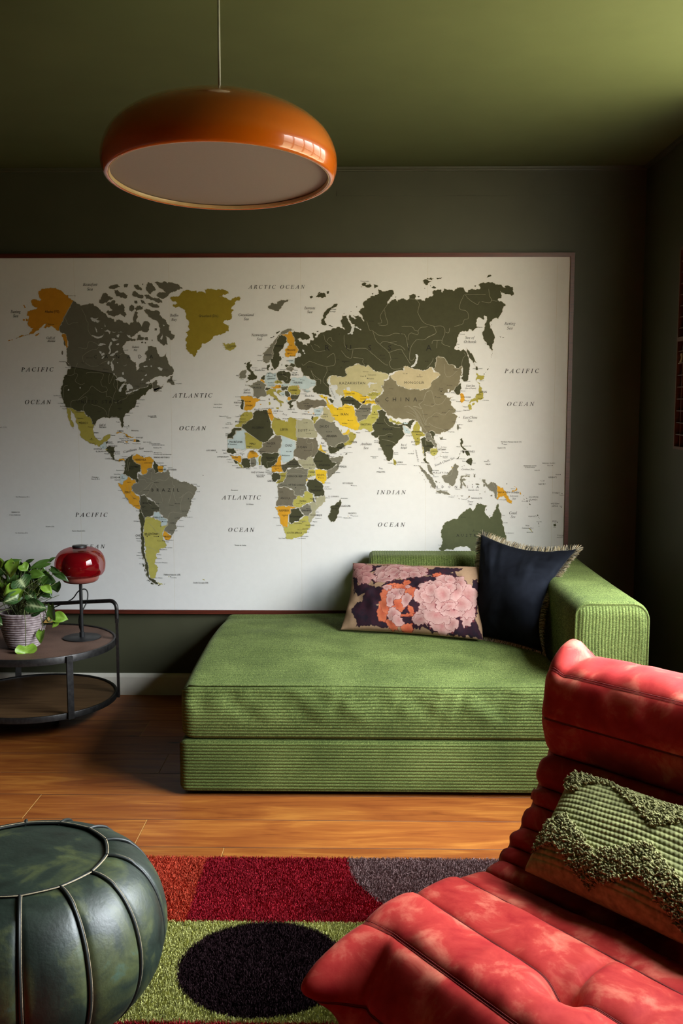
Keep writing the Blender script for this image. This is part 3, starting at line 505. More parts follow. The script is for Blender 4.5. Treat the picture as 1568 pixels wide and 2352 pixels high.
'grey2': '-1008,1013 -1012,1043 -984,1035 -973,1037 -964,1050 -968,1061 -944,1065 -934,1059 -930,1041 -914,1045 -897,1048 -882,1050 -873,1059 -860,1044 -863,1031 -850,1026 -846,1018 -824,1013 -811,1002 -785,1003 -764,994 -744,983 -743,964 -754,942 -767,924 -772,881 -781,859 -797,842 -814,837 -832,824 -839,802 -839,785 -850,767 -859,756 -876,767 -896,778 -889,793 -876,802 -877,820 -879,833 -895,839 -909,855 -914,868 -913,885 -932,900 -939,915 -971,933 -979,944 -1003,937 -1012,946 -1025,950 -1038,959 -1039,976 -1033,989 -1017,996 -1009,996|-428,1581 -434,1578 -428,1588 -415,1601 -401,1612 -388,1629 -378,1645 -365,1661 -352,1674 -339,1684 -326,1690 -310,1693 -292,1690 -300,1685 -313,1684 -320,1677 -333,1669 -349,1669 -362,1661 -372,1642 -377,1626 -385,1610 -390,1597 -387,1575 -392,1559 -397,1559 -402,1549 -412,1541 -420,1539 -430,1546 -433,1556 -433,1568|-536,1498 -525,1510 -510,1510 -507,1501 -512,1488 -510,1477 -525,1473 -541,1475 -536,1485 -540,1491|-498,1443 -481,1443 -480,1451 -465,1455 -457,1464 -445,1462 -429,1449 -419,1443 -423,1430 -427,1423 -421,1413 -419,1405 -416,1396 -429,1389 -442,1392 -451,1384 -465,1387 -482,1392 -475,1405 -478,1423 -491,1433|-329,1517 -311,1525 -296,1520 -293,1512 -304,1501 -317,1507|-18,1333 -6,1333 15,1353 40,1354 47,1361 58,1354 54,1333 54,1316 40,1305 33,1288 8,1281 -6,1279 -11,1288 -7,1291 -18,1305|-208,1268 -198,1270 -194,1279 -175,1295 -154,1288 -143,1279 -118,1277 -110,1269 -97,1253 -87,1239 -76,1221 -51,1218 -44,1203 -48,1191 -73,1184 -97,1175 -108,1161 -129,1168 -138,1165 -154,1189 -168,1210 -178,1221 -193,1239 -205,1253|445,1266 451,1264 449,1237 443,1246|366,1208 380,1210 380,1198 371,1194|305,1226 316,1230 328,1212 341,1196 355,1174 355,1160 344,1160 342,1174 330,1189 310,1189 303,1205 300,1219|311,1085 322,1083 331,1069 336,1042 341,1033 327,1040 316,1055 312,1074|270,1078 288,1069 306,1051 325,1033 339,1014 350,996 350,973 339,978 321,1001 307,1028 284,1055|351,964 371,967 394,960 405,960 417,944 403,946 380,953 357,957|379,1033 398,1035 415,1056 424,1071 438,1090 454,1078 447,1065 452,1044 448,1024 441,1005 430,987 412,992 393,1001 386,1015|461,1028 475,1033 502,1033 506,1037 504,1026 475,1026 468,1019 491,1017 475,1010 484,992 487,978 478,987 471,1005 468,987 466,971 460,978 462,1001 459,1015|522,1044 527,1037 531,1042 529,1024 522,1028|530,996 546,996 550,992 534,992|421,942 428,941 424,939|433,942 442,941 435,939|446,941 460,941 449,938|462,941 480,942 467,938|453,930 462,928 458,925|488,923 501,936 506,935 492,924|348,1010 357,1005 357,1000 350,1003|364,1003 370,1002 367,999|571,960 578,967 576,955|549,951 554,953 551,947|498,1008 505,1008 502,1006|514,1008 520,1008 516,1006|548,1019 554,1020 551,1016|275,1049 280,1045 277,1043|288,1037 292,1034 289,1031|295,1019 300,1014 298,1012|304,1008 307,1003 304,1002|561,1016 575,1016 577,1002 584,993 604,1005 630,989 !628,927 621,934 612,961 594,971 580,984 573,998 557,1009|568,998 576,993 573,982 566,983|599,943 608,947 609,939 602,938|-126,1099 -135,1115 -108,1115 -72,1124 -76,1099 -94,1067 -122,1035 -147,1014 -147,1053 -122,1067 -97,1092|-327,1062 -295,1069 -258,1071 -245,1062 -226,1060 -233,1035 -238,1007 -240,989 -234,961 -250,959 -250,934 -270,941 -295,945 -298,966 -318,975 -336,982 -373,982 -368,993 -345,1002 -332,1021 -329,1044|-273,883 -259,888 -241,902 -218,895 -216,865 -232,846 -252,851 -266,869|-493,1114 -472,1116 -468,1080 -482,1071 -493,1073',
'dark2': '-1001,928 -1003,937 -979,944 -971,928 -939,915 -932,900 -913,885 -914,865 -940,865 -947,846 -958,841 -982,835 -988,841 -998,867 -1002,881|-354,1431 -341,1436 -324,1439 -320,1433 -326,1420 -341,1417 -351,1423|-424,1421 -416,1431 -401,1431 -400,1425 -413,1418|-334,1415 -321,1415 -310,1397 -312,1391 -325,1387 -333,1397|-308,1395 -292,1397 -266,1400 -272,1391 -276,1381 -292,1374 -305,1378|-352,1082 -318,1096 -295,1114 -276,1094 -258,1073 -295,1069 -327,1062 -331,1053 -343,1048 -350,1062',
'olive2': '-982,835 -971,843 -958,841 -945,839 -923,828 -904,817 -911,800 -887,801 -875,813 -876,804 -891,791 -898,776 -901,752 -899,736 -890,728 -884,710 -891,697 -917,692 -920,675 -933,670 -929,653 -938,640 -942,622 -925,609 -928,596 -934,584 -935,573 -939,556 -963,558 -970,578 -969,604 -979,639 -983,670 -984,705 -986,736 -992,771 -987,802 -984,819|-929,540 -920,531 -903,529 -925,529|38,1403 62,1412 106,1410 94,1397 74,1381 54,1377 46,1385 58,1389 42,1395|61,1347 79,1354 91,1356 107,1337 96,1330 82,1330 91,1312 89,1298 79,1284 60,1263 63,1249 70,1239 51,1232 40,1239 30,1244 1,1242 9,1262 -2,1277 8,1280 33,1288 42,1305 56,1318 58,1333|135,1291 146,1293 170,1277 192,1272 195,1263 170,1265 140,1277|324,1155 355,1160 360,1142 344,1124 331,1126 324,1140|-231,1057 -204,1060 -197,1035 -208,1030 -224,1023 -236,1025 -231,1044|-300,922 -282,929 -284,938 -270,941 -250,932 -247,957 -231,959 -211,950 -213,925 -209,916 -241,904 -259,890 -277,886 -298,890|-347,795 -326,795 -319,819 -310,809 -296,819 -273,826 -250,846 -230,846 -227,819 -223,800 -237,773 -260,754 -283,747 -320,740 -333,742 -333,758 -345,782',
'olive3': '-779,1863 -761,1865 -745,1861 -730,1863 -725,1853 -709,1858 -688,1850 -693,1866 -677,1871 -651,1867 -625,1868 -604,1866 -583,1850 -610,1843 -625,1837 -599,1832 -578,1819 -557,1832 -529,1831 -534,1819 -550,1817 -558,1799 -574,1783 -561,1776 -574,1760 -569,1747 -579,1732 -606,1727 -611,1719 -582,1709 -585,1685 -601,1675 -622,1665 -651,1660 -659,1649 -681,1634 -707,1626 -715,1608 -729,1587 -740,1569 -750,1577 -771,1592 -778,1613 -775,1634 -783,1644 -770,1665 -780,1675 -761,1691 -769,1706 -763,1722 -776,1737 -776,1758 -786,1779 -807,1792 -825,1786 -836,1799 -815,1807 -841,1820 -846,1830 -825,1835 -803,1843 -793,1856',
'grey3': '-281,1371 -266,1366 -246,1374 -227,1381 -204,1374 -184,1376 -165,1378 -152,1370 -145,1348 -165,1347 -184,1344 -204,1339 -230,1332 -250,1331 -269,1334 -279,1345 -284,1358|-408,1196 -380,1216 -353,1212 -349,1194 -351,1171 -367,1148 -367,1135 -399,1132 -436,1135 -443,1126 -465,1144 -452,1151 -438,1162 -435,1180|-281,1205 -196,1205 -187,1189 -181,1171 -185,1149 -199,1126 -213,1114 -222,1112 -240,1103 -263,1105 -276,1110 -292,1119 -294,1148 -285,1158 -285,1185 -281,1187|-373,980 -336,980 -318,973 -298,964 -295,945 -284,938 -286,925 -300,922 -300,892 -378,892 -376,915 -367,934 -369,957',
'tan': '-145,1464 -135,1480 -115,1486 -99,1484 -97,1476 -63,1480 -55,1488 -59,1516 -27,1528 -7,1538 5,1532 29,1522 41,1532 53,1522 72,1504 78,1500 108,1496 134,1486 128,1468 112,1464 112,1440 100,1438 108,1416 98,1410 62,1412 40,1404 34,1397 18,1393 4,1404 -10,1412 -34,1416 -46,1422 -73,1420 -71,1393 -87,1393 -93,1401 -105,1407 -107,1418 -97,1424 -97,1436 -107,1444 -123,1444 -129,1436 -137,1448|-161,1339 -143,1342 -139,1333 -131,1328 -131,1319 -118,1302 -111,1286 -118,1277 -143,1279 -154,1288 -175,1300 -164,1309',
'yellow': '-73,1420 -59,1424 -46,1416 -34,1416 -10,1412 6,1403 18,1393 34,1395 50,1393 58,1389 46,1381 34,1385 26,1361 14,1355 6,1365 -10,1373 -28,1389 -46,1393 -67,1385|26,1377 46,1379 70,1373 84,1359 70,1357 50,1361 26,1355 16,1357|-148,1363 -139,1358 -129,1354 -120,1361 -113,1347 -94,1340 -76,1346 -55,1356 -34,1351 -22,1339 -18,1305 -7,1291 -6,1277 9,1262 0,1242 -23,1242 -41,1247 -55,1253 -73,1256 -87,1265 -101,1281 -111,1284 -113,1298 -131,1319 -132,1333 -141,1344|-76,1225 -58,1232 -44,1246 -41,1237 -48,1218 -73,1219|-183,1398 -164,1398 -143,1389 -132,1381 -145,1379 -139,1365 -129,1356 -138,1358 -146,1365 -152,1379 -171,1386|420,1071 427,1074 427,1068|-185,1153 -176,1176 -167,1162 -158,1144 -135,1130 -158,1135 -176,1144|-197,1060 -176,1062 -144,1058 -147,1014 -158,994 -167,998 -195,1019 -197,1035|-240,1016 -231,1019 -234,1007 -240,1007',
'china': '127,1464 141,1486 145,1475 168,1461 170,1448 202,1435 213,1426 254,1423 281,1420 308,1426 323,1437 323,1450 345,1470 361,1484 365,1490 334,1515 343,1521 347,1547 345,1560 350,1567 373,1567 388,1558 407,1532 426,1530 437,1517 448,1515 463,1528 465,1484 456,1484 456,1469 449,1446 436,1435 427,1420 408,1409 408,1424 399,1422 401,1409 384,1402 397,1387 425,1390 409,1376 420,1349 436,1331 438,1319 437,1322 421,1316 437,1309 444,1304 440,1291 431,1264 413,1241 395,1232 373,1228 368,1219 350,1223 330,1237 318,1230 305,1228 300,1219 287,1232 277,1259 261,1280 250,1289 232,1289 187,1293 164,1291 126,1309 123,1318 105,1334 94,1349 78,1358 73,1372 71,1381 100,1399 107,1410 112,1419 100,1439 111,1441 111,1461',
'tan2': '141,1486 172,1502 203,1508 201,1524 210,1528 230,1519 253,1513 275,1508 302,1508 320,1522 331,1522 334,1502 352,1499 365,1490 361,1484 345,1470 323,1450 323,1437 308,1426 281,1420 254,1423 213,1426 202,1435 170,1448 168,1461 145,1475',
'green': '367,696 378,703 383,731 377,777 384,791 393,817 418,828 454,837 468,858 477,867 499,881 508,888 520,872 533,893 545,904 563,902 586,897 575,872 586,851 600,838 611,856 625,879 627,897 633,907 638,891 648,865 650,838 660,815 665,792 675,760 675,736 666,709 639,681 621,667 594,662 566,676 543,690 523,674 521,671 513,690 511,699 497,708 470,708 447,704 433,690 410,694 388,685 378,687|888,813 899,814 902,806 895,801 889,804',
'tan3': '-280,1287 -257,1287 -235,1289 -226,1287 -210,1280 -205,1260 -199,1239 -187,1221 -196,1205 !-281,1205|-279,1103 -263,1105 -240,1103 -217,1124 -208,1112 -206,1094 -195,1071 -199,1062 -226,1062 -245,1064 -258,1076 -276,1094|-204,936 -156,941 -154,911 -172,893 -190,881 -200,870 -200,847 -218,819 -227,819 -227,846 -213,865 -218,893 -234,904 -206,913 -193,899 -195,916',
}
MAP_LAKES = '-1097,1470 -1075,1480 -1054,1470 -1052,1459 -1071,1457 -1102,1465|-1087,1415 -1082,1433 -1068,1449 -1061,1444 -1073,1430 -1079,1412|-1055,1447 -1039,1449 -1026,1436 -1023,1428 -1037,1425 -1045,1415 -1053,1430|-1058,1407 -1040,1412 -1026,1417 -1035,1407 -1053,1400|-1024,1417 -1000,1424 -1005,1416 -1021,1412|-1121,1546 -1111,1556 -1114,1540 -1109,1525 -1114,1504 -1119,1519 -1124,1530|-1209,1742 -1172,1744 -1175,1739 -1206,1738|-1206,1734 -1180,1735 -1162,1730 -1170,1725 -1201,1728|-1185,1725 -1170,1723 -1178,1720|-1206,1664 -1177,1659 -1147,1672 -1155,1660 -1182,1651|-1189,1702 -1181,1689 -1179,1673 -1185,1686|-1146,1717 -1141,1703 -1145,1704|-1160,1696 -1155,1696 -1159,1692|-1147,1686 -1134,1690 -1115,1683 -1124,1670 -1129,1681 -1144,1682|-1110,1682 -1092,1681 -1110,1678|-1086,1681 -1060,1678 -1084,1678|-1092,1665 -1084,1671 -1077,1668 -1082,1657 -1090,1657|-1116,1650 -1100,1650 -1085,1647 -1101,1640 -1111,1643|-1183,1621 -1162,1630 -1138,1624 -1156,1621 -1175,1618|-1131,1582 -1125,1598 -1127,1619 -1116,1637 -1113,1632 -1122,1613 -1120,1598 -1126,1582|-1096,1624 -1088,1630 -1080,1629 -1088,1621|-1126,1577 -1105,1585 -1091,1597 -1086,1592 -1102,1579 -1118,1573|-1173,1598 -1165,1593 -1163,1582 -1152,1587 -1148,1581 -1163,1574 -1171,1587|-1163,1561 -1155,1572 -1150,1574 -1158,1559|-1113,1561 -1102,1565 -1108,1553|-1137,1540 -1129,1551 -1127,1546 -1133,1533|-1094,1543 -1087,1546 -1090,1538|-1064,1530 -1050,1535 -1053,1529|-1112,1496 -1104,1493 -1110,1488|-1070,1499 -1064,1501 -1062,1491 -1069,1488|-969,1485 -961,1493 -960,1485 -967,1482|-983,1467 -975,1472 -978,1463 -985,1462|-974,1527 -958,1530 -955,1525 -971,1522|-943,1527 -934,1529 -938,1522|-910,1522 -897,1520 -885,1517 -892,1506 -905,1514|-949,1556 -941,1569 -944,1553|-895,1649 -886,1673 -884,1657 -889,1644 -898,1647|-1321,1420 -1315,1425 -1313,1419 -1319,1416|-1267,1432 -1262,1434 -1261,1429 -1266,1426|-1228,1803 -1220,1804 -1221,1801|-883,1712 -874,1709 -878,1705|253,1580 261,1580 264,1564 261,1543 252,1528 237,1521 233,1525 248,1536 255,1551 257,1565|40,1448 46,1454 56,1454 70,1450 80,1453 80,1448 66,1446 54,1448 50,1440 48,1430 44,1430 46,1440 39,1441|-57,1430 -49,1434 -42,1432 -39,1424 -46,1416 -55,1420|-129,1436 -123,1444 -107,1444 -97,1436 -97,1424 -107,1418 -105,1407 -93,1401 -87,1393 -81,1385 -83,1375 -79,1361 -79,1343 -91,1343 -107,1349 -117,1357 -115,1369 -107,1377 -115,1385 -125,1399 -135,1416 -135,1428|-276,1583 -268,1586 -259,1576 -265,1567 -275,1572|-255,1602 -247,1599 -241,1584 -247,1581 -252,1591|-53,1669 -43,1673 -37,1682 -31,1701 -23,1708 -7,1701 11,1688 7,1685 -7,1694 -19,1701 -24,1682 -29,1668|-224,1028 -208,1032 -202,1023 -204,1014 -218,1012|-241,998 -236,984 -231,964 -227,957 -234,961 -240,980 -244,993|-365,1146 -356,1148 -355,1135 -363,1134|-208,950 -203,948 -202,929 -194,913 -199,913 -206,929|-1047,1668 -1031,1665 -1023,1652 -1029,1651|-133,1481 -126,1484 -126,1446 -133,1439 -142,1452'
MAP_RIVERS = '-1247,1784 -1240,1769 -1230,1748 -1227,1733 -1220,1720 -1221,1691 -1213,1673 -1203,1661|-1322,1743 -1317,1725 -1307,1712 -1291,1720 -1267,1722|-1269,1613 -1231,1606 -1220,1634 -1198,1634 -1175,1624 -1172,1645|-1273,1540 -1281,1522 -1289,1504 -1287,1493 -1309,1486 -1319,1488|-1287,1496 -1274,1491 -1277,1478 -1285,1465 -1280,1454 -1257,1444 -1243,1451|-1234,1492 -1226,1499 -1165,1496 -1157,1483 -1169,1457 -1161,1436 -1145,1433 -1143,1415 -1173,1412 -1209,1438 -1223,1420 -1236,1409 -1253,1396 -1275,1375|-1146,1415 -1145,1391 -1131,1391 -1118,1381 -1121,1357 -1132,1336 -1138,1299|-1128,1493 -1134,1467 -1129,1449 -1112,1485 -1108,1465 -1111,1441 -1101,1420 -1112,1396 -1115,1381|-1214,1354 -1190,1349 -1169,1341 -1153,1330 -1143,1304|-1112,1381 -1105,1362 -1078,1375 -1056,1383 -1045,1399 -1021,1404|-1308,1341 -1304,1370 -1264,1378 -1248,1388 -1234,1386 -1238,1362 -1251,1346 -1252,1325|-1341,1381 -1340,1409 -1337,1436 -1321,1440|-1068,1585 -1089,1572 -1116,1551 -1127,1543|-1243,1540 -1248,1572 -1210,1598 -1183,1603 -1167,1624|-1238,1543 -1212,1527 -1180,1530 -1153,1546 -1132,1551|-1045,1119 -1054,1099 -1057,1076 -1064,1054|-1045,1093 -1052,1071 -1054,1052|-994,1087 -998,1067 -994,1050|-1010,1041 -988,1028 -950,1013 -937,1002 -950,998 -966,981 -985,965 -1014,950|-935,1002 -915,1013 -885,1009 -861,1031|-950,1013 -947,1033 -949,1050|-1006,1013 -980,1013 -967,998 -937,1000|-933,994 -916,965 -903,937 -900,913|-854,1011 -850,989 -842,981 -847,946 -837,913|-844,983 -855,968 -858,946 -871,907|-816,874 -817,903 -804,937 -779,957 -756,944|-937,1000 -955,972 -968,946 -986,939|-823,929 -810,935 -803,948|-877,833 -861,863 -812,857|-967,815 -950,798 -920,767 -906,800|-920,767 -907,741 -890,730|-984,705 -956,697 -920,675|-1068,976 -1071,937 -1056,920|-1052,989 -1049,954 -1030,928 -1008,920|-971,928 -967,909 -952,894|-915,898 -913,909 -904,909|-158,1666 -152,1642 -133,1623 -123,1615|-143,1641 -135,1652 -125,1654 -121,1640 -111,1635|-217,1623 -203,1599 -183,1591 -151,1597|-199,1623 -185,1617 -177,1609|-67,1664 -65,1619 -47,1603 -27,1603 29,1605 61,1581 87,1559 117,1534 129,1531|-79,1595 -59,1571 -35,1563 -27,1599|-27,1565 15,1561 17,1544 29,1524|35,1725 47,1686 61,1684 75,1642 95,1623 133,1587 143,1557 135,1540 145,1518 164,1513 197,1518|63,1682 89,1664 133,1662 157,1672 188,1670 208,1662 217,1622 225,1599|95,1624 109,1636 137,1632 169,1636|141,1630 189,1615 207,1597|133,1587 159,1595 187,1601 201,1583 231,1535|126,1799 110,1776 95,1748 101,1721 83,1717|114,1778 118,1752 128,1717 117,1707 89,1709|223,1824 255,1820 269,1801 263,1764 284,1725 308,1711 339,1703|192,1703 236,1701 250,1685 264,1681 262,1666 232,1674 222,1662 219,1642|264,1681 276,1697 306,1701|340,1668 312,1658 292,1644 256,1642 233,1607 227,1559 241,1553 249,1565|-143,1565 -115,1583 -107,1559 -111,1532 -143,1524 -145,1500 -161,1468 -159,1452 -133,1428|-257,1538 -251,1530 -223,1548 -203,1542 -181,1534 -145,1524|-217,1508 -201,1484 -175,1464 -173,1448|305,1518 329,1547 333,1563|470,1843 452,1808 450,1779 482,1768 488,1738 470,1731 462,1713 427,1702|474,1841 489,1823 526,1799 537,1810|474,1843 500,1841 563,1844|577,1866 581,1837 591,1819 580,1806 547,1812|591,1817 615,1813|334,1702 371,1704 385,1680 372,1639 376,1624 408,1613|327,1626 333,1639 372,1641|350,1639 348,1606|387,1676 401,1674 405,1696|334,1702 346,1678 334,1667 305,1652|461,1528 466,1558 477,1576 470,1587|384,1536 389,1487 411,1480 441,1506|270,1357 290,1372 303,1409 328,1415 345,1357 375,1361 394,1387|294,1355 330,1346 345,1357|206,1346 225,1346 251,1323 270,1294|246,1346 274,1338 283,1338 270,1357|205,1345 227,1347 250,1331 273,1295 286,1268 291,1259|214,1322 236,1313 264,1291 277,1259|234,1327 254,1313 277,1277 300,1241 323,1219|252,1338 275,1313 300,1264 304,1277 309,1291 327,1302 349,1318 376,1309 390,1309 412,1331 435,1336|286,1329 291,1309 305,1264|318,1271 341,1255 386,1241 386,1235|247,1347 263,1345 281,1336 272,1354 290,1372 303,1408 317,1414|90,1214 115,1216 137,1225 153,1221|104,1196 138,1192 165,1180|114,1291 121,1275 142,1257 187,1250|128,1309 151,1293 218,1291|264,1259 262,1237|301,1201 305,1169|-226,1062 -240,1048 -258,1057 -295,1064|-336,1016 -318,1041 -272,1041 -245,1035|-231,1205 -237,1185 -226,1176 -212,1185 -208,1158 -222,1139|-213,1144 -213,1117|-272,1108 -270,1094 -245,1089|-259,943 -268,966 -250,968|-414,1066 -418,1094 -400,1094 -377,1107|-559,1125 -532,1139 -486,1162 -468,1153 -465,1144|-292,805 -269,819 -236,823|427,1066 420,1039 407,1032 384,1030|607,1003 621,975 617,948|-216,1507 -210,1491 -197,1468 -174,1467 -171,1459|-347,1504 -342,1485 -324,1478 -321,1468 -331,1459'
